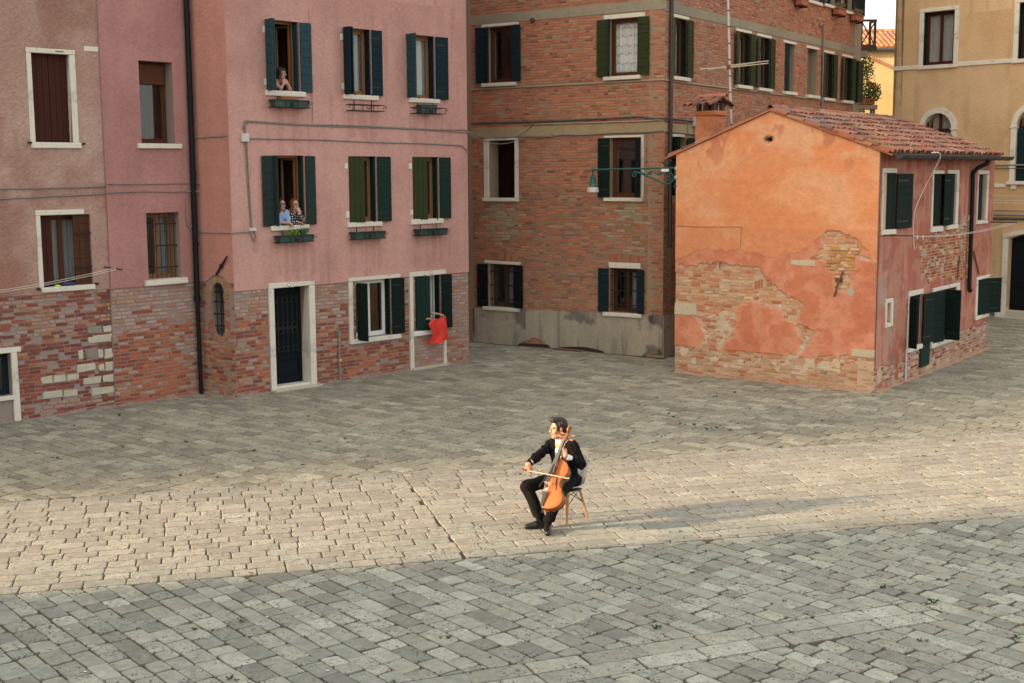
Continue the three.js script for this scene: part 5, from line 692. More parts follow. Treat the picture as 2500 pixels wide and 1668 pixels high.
// ================================================================ ochre building at the right
const ob = thing('ochre_building', 'ochre rendered building with white window surrounds at the right edge', 'building', [14.618, 0, -38.354]);
const BE = new Facade(ob, 14.618, -38.354, .682, .7314);
{
  const arch = (c, r, y0, ys, n = 18) => { const p = [[c - r, y0], [c + r, y0]]; for (let i = 0; i <= n; i++) { const a = i / n * Math.PI; p.push([c + r * Math.cos(a), ys + r * Math.sin(a)]); } return p; };
  const EW = 6.5, EH = 12, A1 = [-2.215, .465, 4.02, 5.62], A2 = [.80, .50, 4.02, 5.62], door = [[.205, .2], [1.50, .2], [1.50, 2.32]]; for (let i = 0; i <= 10; i++) { const t = i / 10; door.push([lerp(1.5, .205, t), 2.32 + .16 * Math.sin(t * Math.PI)]); }
  const holes = [[-2.78, -1.776, 7.545, 9.14], [.24, 1.25, 7.545, 9.14], arch(...A1), arch(...A2), door];
  const map = stucco([.56, .375, .20], [.63, .445, .265], { seed: 88, size: 9, streak: .08, fine: .14, extra: (x, y) => [[.42, .29, .16], .4 * sstep(.58, .72, fbm(x * 4 + 2, y * .5, 3)) * sstep(.4, .6, fbm(x * .8, y * .8 + 9, 3))] });
  BE.mesh('wall', slab(rect(-3.78, EW, 0, EH), holes, -.4, 0), plaster(map));
  stonePiece(BE, 'plinth', -3.78, .03, 0, .92, .001, .03, M([.20, .19, .17], .95, { bumpMap: bumpFine, bumpScale: .012, map: speck }), .002);
  for (const [a, b, c, d] of [[-3.785, -2.935, 7.45, 7.57], [-1.635, .095, 7.45, 7.57], [1.40, EW, 7.45, 7.57], [-3.785, -2.9, 3.83, 3.94], [-1.5, .06, 3.83, 3.94], [1.55, EW, 3.83, 3.94]]) stonePiece(BE, 'string_course', a, b, c, d, -.02, .04, mat.stoneWhite, .002);
  for (const u of [-2.78, .24]) { const w = u < 0 ? 1.004 : 1.01; stonePiece(BE, 'window_jamb', u - .15, u - .002, 7.545, 9.142, -.1, .05, mat.stoneWhite, .003); stonePiece(BE, 'window_jamb', u + w + .002, u + w + .14, 7.545, 9.142, -.1, .05, mat.stoneWhite, .003); stonePiece(BE, 'lintel', u - .15, u + w + .14, 9.144, 9.255, -.1, .055, mat.stoneWhite, .003); stonePiece(BE, 'sill', u - .16, u + w + .15, 7.43, 7.543, -.1, .08, mat.stoneWhite, .003);
    sashWindow(BE, u, u + w, 7.545, 9.14, mat.woodRed, { rec: .14, curtain: mat.curtainDim, t: .06 }); shutter(BE, u + .035, 7.55, 9.13, .13, -1, 268, mat.greenDeep, { out: .02, n: 8 }); shutter(BE, u + w - .035, 7.55, 9.13, .13, 1, 268, mat.greenDeep, { out: .02, n: 8 }); }
  for (const [c, r, y0, ys] of [A1, A2]) { const g = new G(), o = .165; for (let i = 0; i < 20; i++) { const a = i / 20 * Math.PI, b = (i + 1) / 20 * Math.PI, p = (rr, t, z) => [c + rr * Math.cos(t), ys + rr * Math.sin(t), z]; g.quad(p(r, a, .05), p(r + o, a, .05), p(r + o, b, .05), p(r, b, .05)); g.quad(p(r + o, a, .05), p(r + o, a, 0), p(r + o, b, 0), p(r + o, b, .05)); g.quad(p(r, a, .05), p(r, b, .05), p(r, b, -.15), p(r, a, -.15)); } BE.mesh('arch_stone', g, mat.stoneWhite);
    for (const s of [-1, 1]) { const a = s < 0 ? c - r - o : c + r + .002, b = s < 0 ? c - r - .002 : c + r + o; stonePiece(BE, 'window_jamb', a, b, y0, ys - .055, -.15, .05, mat.stoneWhite, .003); stonePiece(BE, 'capital', a - .025, b + .025, ys - .055, ys - .002, -.05, .08, mat.stoneWhite, .002); } stonePiece(BE, 'sill', c - r - .22, c + r + .22, y0 - .10, y0 - .003, -.1, .12, mat.stoneWhite, .003); stonePiece(BE, 'bracket', c - r - .10, c - r + .06, y0 - .24, y0 - .102, -.02, .06, mat.stoneWhite, .003); stonePiece(BE, 'bracket', c + r - .06, c + r + .10, y0 - .24, y0 - .102, -.02, .06, mat.stoneWhite, .003);
    const w = BE.part('window', c - r, y0, -.16); new G().box(0, 2 * r, 0, .06, -.03, .03, .005).box(0, .06, .06, ys - y0 + r, -.03, .03, .005).box(2 * r - .06, 2 * r, .06, ys - y0 + r, -.03, .03, .005).box(r - .035, r + .035, .06, ys - y0 + r, -.03, .028, .005).box(.06, 2 * r - .06, ys - y0 - .09, ys - y0, -.03, .032, .005).build('frame', mat.woodRed, w); new G().box(0, 2 * r, 0, ys - y0 + r, -.008, -.003, 0).build('pane', mat.glass, w); new G().box(.15, 2 * r - .12, .1, ys - y0 + r - .05, -.12, -.11, 0).build('curtain', mat.curtainDim, w); }
  for (const s of [-1, 1]) shutter(BE, A2[0] + s * .5, 4.03, 5.55, .46, s, 178, mat.tealDark, { out: -.04, n: 8 });
  stonePiece(BE, 'door_jamb', .04, .203, .28, 2.325, -.18, .06, mat.stoneWhite, .003); stonePiece(BE, 'door_jamb', 1.502, 1.66, .28, 2.325, -.18, .06, mat.stoneWhite, .003); stonePiece(BE, 'jamb_foot', -.10, .21, -.02, .278, -.1, .10, mat.stoneWhite, .004); stonePiece(BE, 'doorstep', .215, 1.5, -.02, .20, -.3, .06, mat.blockWhite, .004); stonePiece(BE, 'doorstep', .0, 1.75, -.02, .03, .105, .35, mat.blockWhite, .004);
  { const g = new G(); for (let i = 0; i < 10; i++) { const p = (t, d, z) => [lerp(.04, 1.66, t), 2.327 + .16 * Math.sin(t * Math.PI) + d, z], a = i / 10, b = (i + 1) / 10; g.quad(p(a, 0, .06), p(b, 0, .06), p(b, .125, .06), p(a, .125, .06)); g.quad(p(a, .125, .06), p(b, .125, .06), p(b, .125, 0), p(a, .125, 0)); g.quad(p(a, 0, -.15), p(b, 0, -.15), p(b, 0, .06), p(a, 0, .06)); } BE.mesh('door_arch', g, mat.stoneWhite); }
  const dr = BE.part('door', .205, .2, -.2); new G().box(0, 1.295, 0, 2.3, -.06, 0, .003).build('door_leaf', mat.navy, dr); for (const [a, b] of [[.1, .58], [.71, 1.19]]) for (const [c, d] of [[.12, .55], [.68, 1.35], [1.48, 2.0]]) new G().box(a, b, c, d, .001, .022, .012).build('door_panel', mat.navy, dr);
  const tube = (y, r, m, n = .05) => BE.mesh('pipe', new G().tube([[-3.78, y, n], [0, y - .01, n], [EW, y - .02, n]], r, 8), m); tube(2.93, .035, mat.conduitDark); tube(3.04, .02, mat.conduit); tube(4.50, .022, mat.conduit); tube(4.40, .012, mat.conduitDark); tube(3.16, .009, mat.conduitDark);
  const c0 = [14.618 - .682 * 3.78, -38.354 - .7314 * 3.78], c1 = [14.618 + .682 * EW, -38.354 + .7314 * EW]; shell(ob, [c0, c1, off(c1, [-.7314, .682], -9), off(c0, [-.7314, .682], -9)], EH, [1, 2, 3], plaster(map));
}
// ================================================================ houses seen through the gap
{
  const y1 = thing('yellow_house', 'pale yellow house with sloping verge seen through the gap', 'house', [14.2, 0, -52]); const f = new Facade(y1, 10, -52, 1, 0);
  f.mesh('wall', slab([[0, 0], [9, 0], [9, 6.72], [4.2, 8.80], [0, 9.9]], [], -.4, 0), plaster(stucco([.62, .49, .23], [.66, .54, .28], { seed: 91, size: 6, px: 512 })));
  for (let i = 0; i < 9; i++) { const u = 3.6 + i * .36, yy = 8.80 - (u - 4.2) * .433; const g = new G().tube([[0, 0, 0], [.38, -.165, 0]], .07, 8); f.mesh('verge_tile', g, pick([M([.38, .18, .11], .9), M([.30, .16, .11], .9), M([.42, .24, .15], .9)]), u, yy + .03, .0); }
  const y2 = thing('cream_house', 'cream house under a sunlit orange tile roof beyond the yellow house', 'house', [15, 0, -56]); const g2 = new Facade(y2, 11, -56, 1, 0);
  g2.mesh('wall', slab(rect(0, 10, 0, 9.4), [], -.4, 0), plaster(stucco([.55, .44, .25], [.60, .49, .29], { seed: 95, size: 6, px: 512 }))); g2.mesh('gutter', new G().tube([[0, 9.46, .18], [10, 9.46, .18]], .09, 10), mat.zinc);
  const rf = g2.part('roof', 0, 0, 0); const tg = new G(); { for (let i = 0; i < 6; i++) { const a = Math.PI * i / 6, b = Math.PI * (i + 1) / 6, p = (t, r, z) => [r * Math.cos(t), r * Math.sin(t), z], n = t => [Math.cos(t), Math.sin(t), 0]; tg.tri(p(a, .10, 0), p(b, .12, .42), p(a, .12, .42), n(a), n(b), n(a)); tg.tri(p(a, .10, 0), p(b, .10, 0), p(b, .12, .42), n(a), n(b), n(b)); tg.tri([0, 0, .42], p(a, .12, .42), p(b, .12, .42)); } } const tgg = tg.geom();
  const tm = [[.50, .22, .10], [.44, .17, .085], [.36, .18, .11], [.55, .28, .14], [.30, .15, .10]].map(c => M(c, .9)); new G().quad([0, 9.5, .2], [10, 9.5, .2], [10, 10.4, -2.0], [0, 10.4, -2.0]).build('roof_deck', tm[2], rf);
  for (let c = 0; c < 17; c++) for (let r = 0; r < 6; r++) { const o = mesh('roof_tile', tgg, pick(tm), rf); o.position.set(3.3 + c * .22, 9.53 + (5 - r) * .135 + .135, .2 - (5 - r) * .34 - .36); o.rotation.x = .38; }
  for (let c = 0; c < 10; c++) { const o = mesh('ridge_tile', tgg, pick(tm), rf); o.position.set(3 + c * .4, 10.42, -2.0); o.rotation.y = Math.PI / 2; o.scale.set(1.2, 1.2, 1); }
}
// ================================================================ timber balcony, vine and pots at the far end of the brick building
function leafCloud(n, c, r, s, rr = R) { const g = new G(); for (let i = 0; i < n; i++) { let x, y, z; do { x = rnd(-1, 1); y = rnd(-1, 1); z = rnd(-1, 1); } while (x * x + y * y + z * z > 1); const p = new THREE.Vector3(c[0] + x * r[0], c[1] + y * r[1], c[2] + z * r[2]), q = new THREE.Quaternion().setFromEuler(new THREE.Euler(rnd(-1.2, 1.2), rnd(0, 6.3), rnd(-1.2, 1.2))), k = rnd(.7, 1.3) * s, v = (a, b, d) => new THREE.Vector3(a * k, b * k, d * k).applyQuaternion(q).add(p).toArray(); g.quad(v(0, 0, 0), v(.35, .5, .08), v(0, 1, 0), v(-.35, .5, .08)); } return g; }
{
  const t = thing('timber_balcony', 'dark timber balcony rail with crossed braces above the vine', 'balcony', [11.22, 8.1, -42.3]); const W = .52, H = .86;
  for (const [x, z] of [[.08, 0], [W, 0], [.08, -.6], [W, -.6]]) new G().box(x - .035, x + .035, .2, .2 + H, z - .035, z + .035, .005).build('post', mat.woodOld, t);
  for (const y of [.24, 1.03]) { new G().box(.04, W + .04, y - .035, y + .035, .036, .07, .004).build('rail', mat.woodOld, t); new G().box(W - .03, W + .034, y - .035, y + .035, -.6, 0.03, .004).build('rail', mat.woodOld, t); }
  for (const s of [0, 1]) new G().tube([[s ? W : .08, .26, .01], [s ? .08 : W, 1.0, .01]], .022, 5).build('brace', mat.woodOld, t);
  new G().box(-.3, W + .06, .10, .20, -.7, .08, .006).build('deck', mat.woodOld, t); new G().box(-.3, .30, -.12, .098, -.4, .05, .01).build('corbel', M([.30, .27, .22], .9), t);
  const v = thing('climbing_vine', 'green climbing vine hanging by the brick building corner', 'plant', [11.3, 6.5, -42.5]); leafCloud(420, [.25, 1.05, 0], [.26, .52, .2], .075).build('foliage', mat.leaf, v).userData.kind = 'stuff'; new G().tube(catm([[.3, 1.75, 0], [.2, 1.3, .03], [.28, .8, 0], [.2, .3, 0]], 5), .012, 6).build('stem', mat.woodOld, v);
  const b = thing('balcony_plants', 'bushy green plant spilling from terracotta trough below the vine', 'plant', [11.3, 6.38, -42.5]); new G().box(.02, .30, .10, .30, -.12, .14, .01).build('trough', mat.terracotta, b); new G().box(.31, .52, .10, .30, -.12, .14, .01).build('trough', mat.terracotta, b); leafCloud(520, [.40, .45, .05], [.36, .34, .2], .085).build('foliage', mat.leaf, b).userData.kind = 'stuff';
  const pts = [[.32, .78], [.46, .80]]; pts.forEach(([x, y], i) => { const p = thing('hanging_pot', i ? 'right of two small hanging terracotta pots below the vine' : 'left of two small hanging terracotta pots below the vine', 'flowerpot', [11.3 + x, 6.25 + y, -42.3], 0, 'small hanging pots'); new G().lathe([[0, 0], [.045, 0], [.065, .10], [.072, .12], [.06, .12], [0, .10]], 0, 0, 0, 12).build('pot', mat.terracotta, p); new G().tube([[0, .11, 0], [0, .34, 0]], .006, 5).build('hanger', mat.iron, p); });
  const sh = thing('stone_ledge', 'grey stone ledge on posts holding the terracotta trough', 'ledge', [11.2, 0, -42.6]); new G().box(0, .72, 6.33, 6.47, -.3, .22, .015).build('slab', M([.30, .28, .23], .9), sh); new G().box(.55, .68, 0, 6.328, -.1, .1, .01).build('post', M([.26, .25, .21], .9), sh); 
  const d = thing('shade_plant', 'dark leafy plant in the shade under the stone ledge', 'plant', [11.5, 5.6, -42.7]); leafCloud(260, [0, .35, 0], [.25, .35, .15], .08).build('foliage', mat.leaf, d).userData.kind = 'stuff';
}
// ================================================================ alley between the pink house and the brick building
{
  const t = thing('alley_house', 'dark house with green door at the end of the narrow alley', 'house', [-1.2, 0, -38.5]); const f = new Facade(t, -4, -38.5, 1, 0);
  f.mesh('wall', slab(rect(0, 5, 0, 11), [[2.4, 3.2, .12, 2.05], [2.3, 3.3, 6.2, 8.5]], -.3, 0), plaster(stucco([.30, .13, .10], [.34, .16, .12], { seed: 99, size: 4, px: 256 })));
  f.mesh('door', new G().box(2.4, 3.2, .12, 2.05, -.2, -.12, .01), mat.greenDeep); f.mesh('doorstep', new G().box(2.3, 3.3, 0, .12, -.1, .1, .01), mat.stoneWhite); f.mesh('lintel', new G().box(2.3, 3.3, 2.055, 2.17, -.1, .05, .01), mat.stoneWhite); f.mesh('door_knob', new G().lathe([[0, 0], [.03, 0], [.04, .03], [0, .06]], 0, 0, 0, 10), M([.7, .45, .13], .3, { metalness: 1 }), 2.88, 1.15, -.11);
  for (let i = 0; i < 6; i++) f.mesh('timber', new G().tube([[2.2 + (i % 2) * .9, 5.6 + i * .55, .3], [3.2 - (i % 2) * .7, 6.0 + i * .55, .3]], .04, 6), mat.woodOld); f.mesh('post', new G().box(2.76, 2.86, 5.4, 9, .25, .35, .01), mat.woodOld);
}
// ================================================================ buildings beyond the left edge of the picture that shade the square
{
  const w = plaster(stucco([.46, .30, .20], [.52, .36, .25], { seed: 120, size: 8, px: 256 }));
  const blk = (name, label, pts, h) => { const t = thing(name, label, 'building', [pts[0][0], 0, pts[0][1]]); shell(t, pts, h, pts.map((_, i) => i), w); };
  blk('neighbouring_house', 'rendered house beside the camera on the near side of the street', [[-27, -7.05], [-27, 9], [-11.5, 9], [-11.5, -11.25]], 7.2);
  blk('added_street_house', 'tall unseen house far up the street, added to soften the shadow edge', [[-56, -19], [-56, -4.1], [-49, -5.9], [-49, -19]], 17.5);  // unseen block added so the far edge of the sun band falls soft
}

// ================================================================ wall lamp on the gable corner
{
  const P = HG.world(0, 0, .03), t = thing('wall_lamp', 'green cast iron lamp on a long scrolled bracket at the gable corner', 'street lamp', [P.x, 4.0, P.z], HG.ang); const gm = M([.018, .105, .092], .45, { metalness: .2 });
  new G().tube([[.02, .44, 0], [-2.16, .415, 0]], .020, 10).build('arm', gm, t);
  const sp = (cx, cy, r, a0, turns, s, n = 26) => { const p = []; for (let i = 0; i <= n; i++) { const k = i / n, a = a0 + s * turns * 2 * Math.PI * k, rr = r * (1 - .85 * k); p.push([cx + rr * Math.cos(a), cy + rr * Math.sin(a), 0]); } return p; };
  const g = new G(); g.tube(catm([[-1.08, .36, 0], [-.95, .34, 0], [-.6, .22, 0], [-.35, .12, 0], [-.18, .10, 0], [-.06, .18, 0], [-.02, .30, 0], [-.02, .42, 0]], 6), .022, 8); g.tube(sp(-1.06, .30, .07, 1.4, 1.3, 1), .013, 6); g.tube(sp(-.16, .27, .12, 2.2, 1.6, 1), .014, 6); g.tube(sp(-.42, .33, .06, 2.8, 1.4, 1), .010, 6); g.tube(sp(-.66, .34, .05, 2.8, 1.4, 1), .010, 6); g.tube(sp(-.03, .045, .05, 1.5, 1.2, -1), .011, 6); g.tube(catm([[-.9, .36, 0], [-.75, .30, 0], [-.6, .37, 0], [-.45, .29, 0], [-.3, .37, 0], [-.2, .40, 0]], 5), .012, 6); g.build('bracket', gm, t);
  for (const y of [.43, .24]) new G().tube([[.01, y, -.03], [.01, y, .03]], .035, 10).build('mount', M([.5, .45, .40], .8), t);
  new G().box(-.36, -.17, .36, .42, .024, .028, 0).build('lamp_plate', mat.whitePaint, t);
  new G().lathe([[0, .10], [.012, .095], [.010, .06], [.022, .04], [.045, 0], [.03, -.03], [.018, -.05], [.018, -.10], [.03, -.115], [.02, -.13], [.06, -.15], [.075, -.18], [.06, -.195], [.07, -.30], [.095, -.36], [.10, -.385], [.0, -.386]].map(q => q).reverse(), -2.18, .415, 0, 20).build('lamp_housing', gm, t);
  new G().lathe([[.136, -.50], [.13, -.44], [.115, -.395], [.09, -.388]], -2.18, .415, 0, 24).build('lamp_glass', new THREE.MeshPhysicalMaterial({ color: 0xf2f2f2, roughness: .25, transmission: .55, thickness: 0, side: THREE.DoubleSide }), t);
  new G().lathe([[0, -.50], [.03, -.49], [.035, -.45], [.02, -.40], [0, -.39]], -2.18, .415, 0, 14).build('bulb', mat.whitePaint, t);
}
// ================================================================ flower boxes under the windows of the pink house
function rack(label, u0, u1, y0, y1, troughs, m) {
  const P = PK.world(u0, y0, 0), t = thing('flower_box', label, 'flower box', [P.x, P.y, P.z], PK.ang, 'flower box racks under the pink house windows'), W = u1 - u0, H = y1 - y0, D = .225;
  const g = new G(); for (const y of [0, H]) { g.tube([[0, y, .035], [W, y, .035]], .007, 5).tube([[0, y, D], [W, y, D]], .007, 5).tube([[0, y, .035], [0, y, D]], .007, 5).tube([[W, y, .035], [W, y, D]], .007, 5); } for (const x of [.02, W * .33, W * .66, W - .02]) g.tube([[x, 0, D], [x, H, D]], .007, 5).tube([[x, 0, D], [x, 0, .035]], .006, 5);
  for (const [x, s] of [[W * .40, 1], [W * .60, -1]]) { const p = []; for (let i = 0; i < 16; i++) { const a = i * .4, r = .030 * (1 - i / 20); p.push([x + s * .05 + s * r * Math.cos(a), .045 + r * Math.sin(a), D + .006]); } g.tube(p, .005, 5); g.tube([[x, H, D + .005], [x + s * .09, .02, D + .005]], .005, 5); }
  for (const x of [W * .25, W * .78]) g.box(x - .010, x + .010, 0, H + .23, .028, .036, .002).box(x - .010, x + .010, H + .20, H + .23, .036, .09, .002);
  for (const s of [0, 1]) { const p = []; for (let i = 0; i < 14; i++) { const a = i * .42, r = .034 * (1 - i / 18); p.push([(s ? W + .045 : -.045) + r * Math.cos(a), H * .6 + r * Math.sin(a), D - .02]); } g.tube(p, .006, 5); }
  g.build('rack', mat.iron, t);
  for (const [a, b, h] of troughs) { const q = new G(), z0 = .05, z1 = D - .012, hh = h ?? H + .004, i = .02; const A = [[a + i, .01, z0 + i], [b - i, .01, z0 + i], [b - i, .01, z1 - i * .4], [a + i, .01, z1 - i * .4]], B = [[a, hh, z0], [b, hh, z0], [b, hh, z1], [a, hh, z1]]; q.quad(A[0], A[1], A[2], A[3]); for (let k = 0; k < 4; k++) { const j = (k + 1) % 4; q.quad(A[k], B[k], B[j], A[j]); } for (let k = 0; k < 4; k++) { const j = (k + 1) % 4; q.tube([B[k], B[j]], .009, 5); } q.build('trough', m, t); new G().box(a + .012, b - .012, hh - .05, hh - .02, z0 + .012, z1 - .012, 0).build('soil', mat.soil, t); }
  return t;
}
{
  const r1 = rack('green trough rack under the window where a dark-haired woman leans', .935, 1.82, 5.67, 5.81, [[.01, .44], [.45, .875]], mat.planterGreen);
  rack('empty scrolled iron flower rack under the middle top window', 2.895, 3.785, 5.665, 5.79, [], mat.planterGreen);
  rack('iron flower rack with one short dark trough under right top window', 4.69, 5.58, 5.66, 5.785, [[.16, .64, .18]], mat.planterGreen);
  const r2 = rack('green trough rack planted with herbs under the two women', .96, 1.84, 3.0, 3.13, [[.01, .87]], mat.planterGreen);
  rack('empty dark trough rack under the middle first floor window', 2.89, 3.76, 2.985, 3.13, [[.01, .43], [.44, .86]], mat.planterGreen);
  rack('empty dark trough rack under the right first floor window', 4.705, 5.61, 2.995, 3.126, [[.01, .45], [.46, .89]], mat.planterGreen);
  // clay saucer of the upper box and the herbs of the lower one
  new G().box(.25, .66, .145, .225, .06, .16, .02).build('clay_tray', M([.28, .105, .045], .9, { bumpMap: bumpCoarse, bumpScale: .02 }), r1);
  const herbs = new G(); for (let i = 0; i < 26; i++) { const x = rnd(.14, .26), z = rnd(.08, .18), h = rnd(.10, .20), dx = rnd(-.05, .05); herbs.tube([[x, .11, z], [x + dx * .4, .11 + h * .6, z], [x + dx, .11 + h, z + rnd(-.03, .03)]], [.004, .003, .001], 4); } herbs.build('chives', mat.leaf, r2).userData.kind = 'stuff';
  leafCloud(60, [.46, .16, .16], [.16, .08, .07], .075).build('basil', M([.10, .22, .02], .6, { side: THREE.DoubleSide }), r2).userData.kind = 'stuff';
  const pl = new G(); for (let i = 0; i < 30; i++) { const a = rnd(0, 3.1), h = rnd(.06, .2), L = rnd(.10, .20); pl.quad([.66, .12, .13], [.66 + L * .5 * Math.cos(a), .12 + h * .8, .14], [.66 + L * Math.cos(a), .12 + h, .15 + rnd(-.05, .05)], [.665 + L * .5 * Math.cos(a) + .008, .12 + h * .75, .15]); } pl.build('spiky_leaves', M([.05, .12, .06], .7, { side: THREE.DoubleSide }), r2).userData.kind = 'stuff';
}
// flower boxes high on the side of the brick building
for (const [u, y, w, lab] of [[8.0, 8.93, .5, 'terracotta flower box nearest the mast, high on the brick building'], [11.1, 8.98, .65, 'middle terracotta flower box with dry flowers high on the brick building'], [12.75, 8.95, .68, 'terracotta flower box nearest the timber balcony, on the brick building']]) {
  const P = BR.world(u, y, .05), t = thing('terracotta_box', lab, 'flower box', [P.x, P.y, P.z], BR.ang, 'terracotta flower boxes on the brick building'); new G().box(0, w, 0, .17, 0, .2, .015).box(-.02, w + .02, .17, .20, -.02, .22, .008).build('trough', mat.terracotta, t); leafCloud(140, [w / 2, .27, .12], [w / 2 + .06, .08, .12], .055).build('flowers', mat.leafDry, t).userData.kind = 'stuff'; new G().box(.05, .07, -.04, .0, -.05, .2, .002).box(w - .07, w - .05, -.04, 0, -.05, .2, .002).build('bracket', mat.iron, t);
}
// ================================================================ washing lines
{
  const P = LW.world(-.10, 2.66, .03), t = thing('washing_line', 'pair of pale washing lines on an iron arm at the brownish pink house', 'washing line', [P.x, P.y, P.z], LW.ang); new G().tube([[0, 0, 0], [.06, -.03, .55]], .012, 6).build('arm', mat.iron, t); for (const k of [0, 1]) { const p = []; for (let i = 0; i <= 16; i++) { const s = i / 16; p.push([lerp(.02 - k * .0, -6.5, s), -.01 - k * .02 - s * .1 - .25 * 4 * s * (1 - s), lerp(.30 + k * .10, .45 + k * .12, s)]); } new G().tube(p, .005, 5).build('line', M([.62, .60, .56], .8), t); } new G().lathe([[0, -.02], [.02, -.015], [.02, .015], [0, .02]], .035, -.02, .33, 10).build('pulley', M([.6, .55, .25], .6), t); new G().tube([[-6.5, -.1, 0], [-6.5, -.12, .6]], .012, 6).build('arm', mat.iron, t);
  const Q = HS.world(.12, 3.10, .02), h = thing('washing_line', 'washing line with pegs slung along the side of the orange house', 'washing line', [Q.x, Q.y, Q.z], HS.ang); for (const x of [0, 7.5]) new G().tube([[x, 0, 0], [x + .02, .0, .62]], .012, 6).build('arm', mat.iron, h); for (const k of [0, 1]) { const p = []; for (let i = 0; i <= 16; i++) { const s = i / 16; p.push([lerp(.01, 7.5, s), -.10 * 4 * s * (1 - s) - .01, .46 + k * .12]); } new G().tube(p, .005, 5).build('line', M([.62, .58, .56], .8), h); } for (const [x, c] of [[.55, [.1, .35, .6]], [.75, [.75, .7, .6]], [1.1, [.7, .65, .55]], [3.1, [.03, .03, .05]], [3.9, [.5, .5, .2]]]) new G().box(x - .008, x + .008, -.12 * 4 * (x / 7.5) * (1 - x / 7.5) - .06, -.1 * 4 * (x / 7.5) * (1 - x / 7.5) + .01, .45, .47, .002).build('peg', M(c, .6), h);
  const C = HS.world(2.2, 4.66, .42), w = thing('dangling_cable', 'white cable dangling from the gutter down the orange house side', 'cable', [C.x, C.y, C.z], HS.ang); new G().tube(catm([[-.25, .06, -.02], [-.05, .03, .04], [.0, -.1, .02], [-.1, -.6, -.2], [-.28, -1.1, -.35], [-.30, -1.55, -.37], [-.18, -1.95, -.37]], 6), .008, 6).build('cord', mat.whitePaint, w); new G().box(-.28, .02, .035, .06, -.06, -.0, .004).build('tape', mat.whitePaint, w);
  const ln = thing('washing_line', 'three thin washing lines strung in front of the ochre building', 'washing line', [14.618, 3.3, -38.354], BE.ang); for (const [y, n] of [[.33, .5], [.20, .6], [.13, .7]]) new G().tube([[-3, y, n], [1.5, y - .04, n], [6, y, n]], .006, 5).build('line', M([.62, .60, .56], .8), ln); for (const x of [-3, 6]) new G().tube([[x, .25, 0], [x, .25, .75]], .012, 6).build('arm', mat.iron, ln);
}
// ================================================================ things on the paving
{
  const wd = new G(); const tuft = (x, z, s) => { const n = Math.round(5 + 6 * s); for (let i = 0; i < n; i++) { const a = rnd(0, 6.28), l = rnd(.02, .06) * s, h = rnd(.015, .045) * s, w = .006 * s; wd.quad([x, .0, z], [x + l * .5 * Math.cos(a) - w * Math.sin(a), h, z + l * .5 * Math.sin(a) + w * Math.cos(a)], [x + l * Math.cos(a), h * .9, z + l * Math.sin(a)], [x + l * .5 * Math.cos(a) + w * Math.sin(a), h, z + l * .5 * Math.sin(a) - w * Math.cos(a)]); } };
  const spot = (px, py) => { const d = new THREE.Vector3((px / 2500) * 2 - 1, 1 - (py / 1668) * 2, .5).unproject(camera).sub(camera.position), k = -4.35 / d.y; return [d.x * k, d.z * k]; };
  for (const [x, y, s] of [[180, 1041, 1.2], [300, 1093, 1.3], [140, 1120, 1.1], [20, 1128, 1], [400, 1038, 1], [455, 1081, 1.2], [440, 1162, 1.3], [530, 1167, 1.1], [620, 1102, 1.6], [680, 1103, 1.1], [740, 1136, 1], [752, 1018, 1.2], [843, 1073, 1.4], [777, 1079, 1], [700, 1199, 1], [1270, 1160, 1], [1350, 1050, 1.2], [1632, 1011, 1.2], [1645, 1019, 1.2], [1660, 1036, 1.2], [1673, 1037, 1], [1694, 1039, 1.6], [1725, 1050, 1.6], [1750, 1046, 1.2], [1783, 1052, 1.2], [1748, 969, 1.3], [1793, 960, 1.5], [1905, 995, 1.2], [1831, 1000, 1], [2009, 1029, 1.2], [1802, 1035, 1], [1843, 1060, 1], [1560, 990, 1], [1615, 1067, 1], [2255, 1115, 1.2], [2285, 1104, 1.1], [2132, 968, 1], [2330, 1078, 1.2], [2280, 1474, 2], [2155, 1436, 1.4], [2485, 1560, 1.4], [2245, 1567, 1.2], [1600, 1536, 1.6], [1560, 1440, 1], [1660, 1300, 1], [1690, 1400, 1], [1915, 1470, 1], [2000, 1390, 1], [120, 1535, 1], [475, 1540, 1.2], [590, 1520, 1.3], [560, 1660, 1.4], [1095, 1560, 1.3], [960, 1668, 1], [310, 1255, 1.2], [1148, 1010, 1.3], [1475, 858, 1.6], [1830, 924, 1.6], [1910, 930, 1.2], [290, 1015, 1.5]]) { const [X, Z] = spot(x, y); tuft(X, Z, s * .62); if (R() < .6) tuft(X + rnd(-.12, .12), Z + rnd(-.06, .06), s * .42); }
  for (let i = 0; i < 260; i++) { const x = rnd(-7, 8), z = rnd(-26, -10.5); if (!FOOT.some(F => inPoly(x, z, F))) tuft(x, z, rnd(.2, .45)); }
  const o = wd.build('weeds', M([.05, .105, .025], .8, { side: THREE.DoubleSide })); scene.add(o); o.userData = { kind: 'stuff', label: 'small green weeds sprouting in the paving joints', category: 'weeds' };
  const lt = new G(); for (let i = 0; i < 90; i++) { const x = rnd(-6, 7), z = rnd(-24, -10.6), s = rnd(.006, .016), a = rnd(0, 3); lt.box(x - s, x + s, .004, .007, z - s * .7, z + s * .7, 0); } const l = lt.build('litter', M([.62, .60, .55], .8)); scene.add(l); l.userData = { kind: 'stuff', label: 'tiny pale scraps of litter scattered on the paving', category: 'litter' };
}

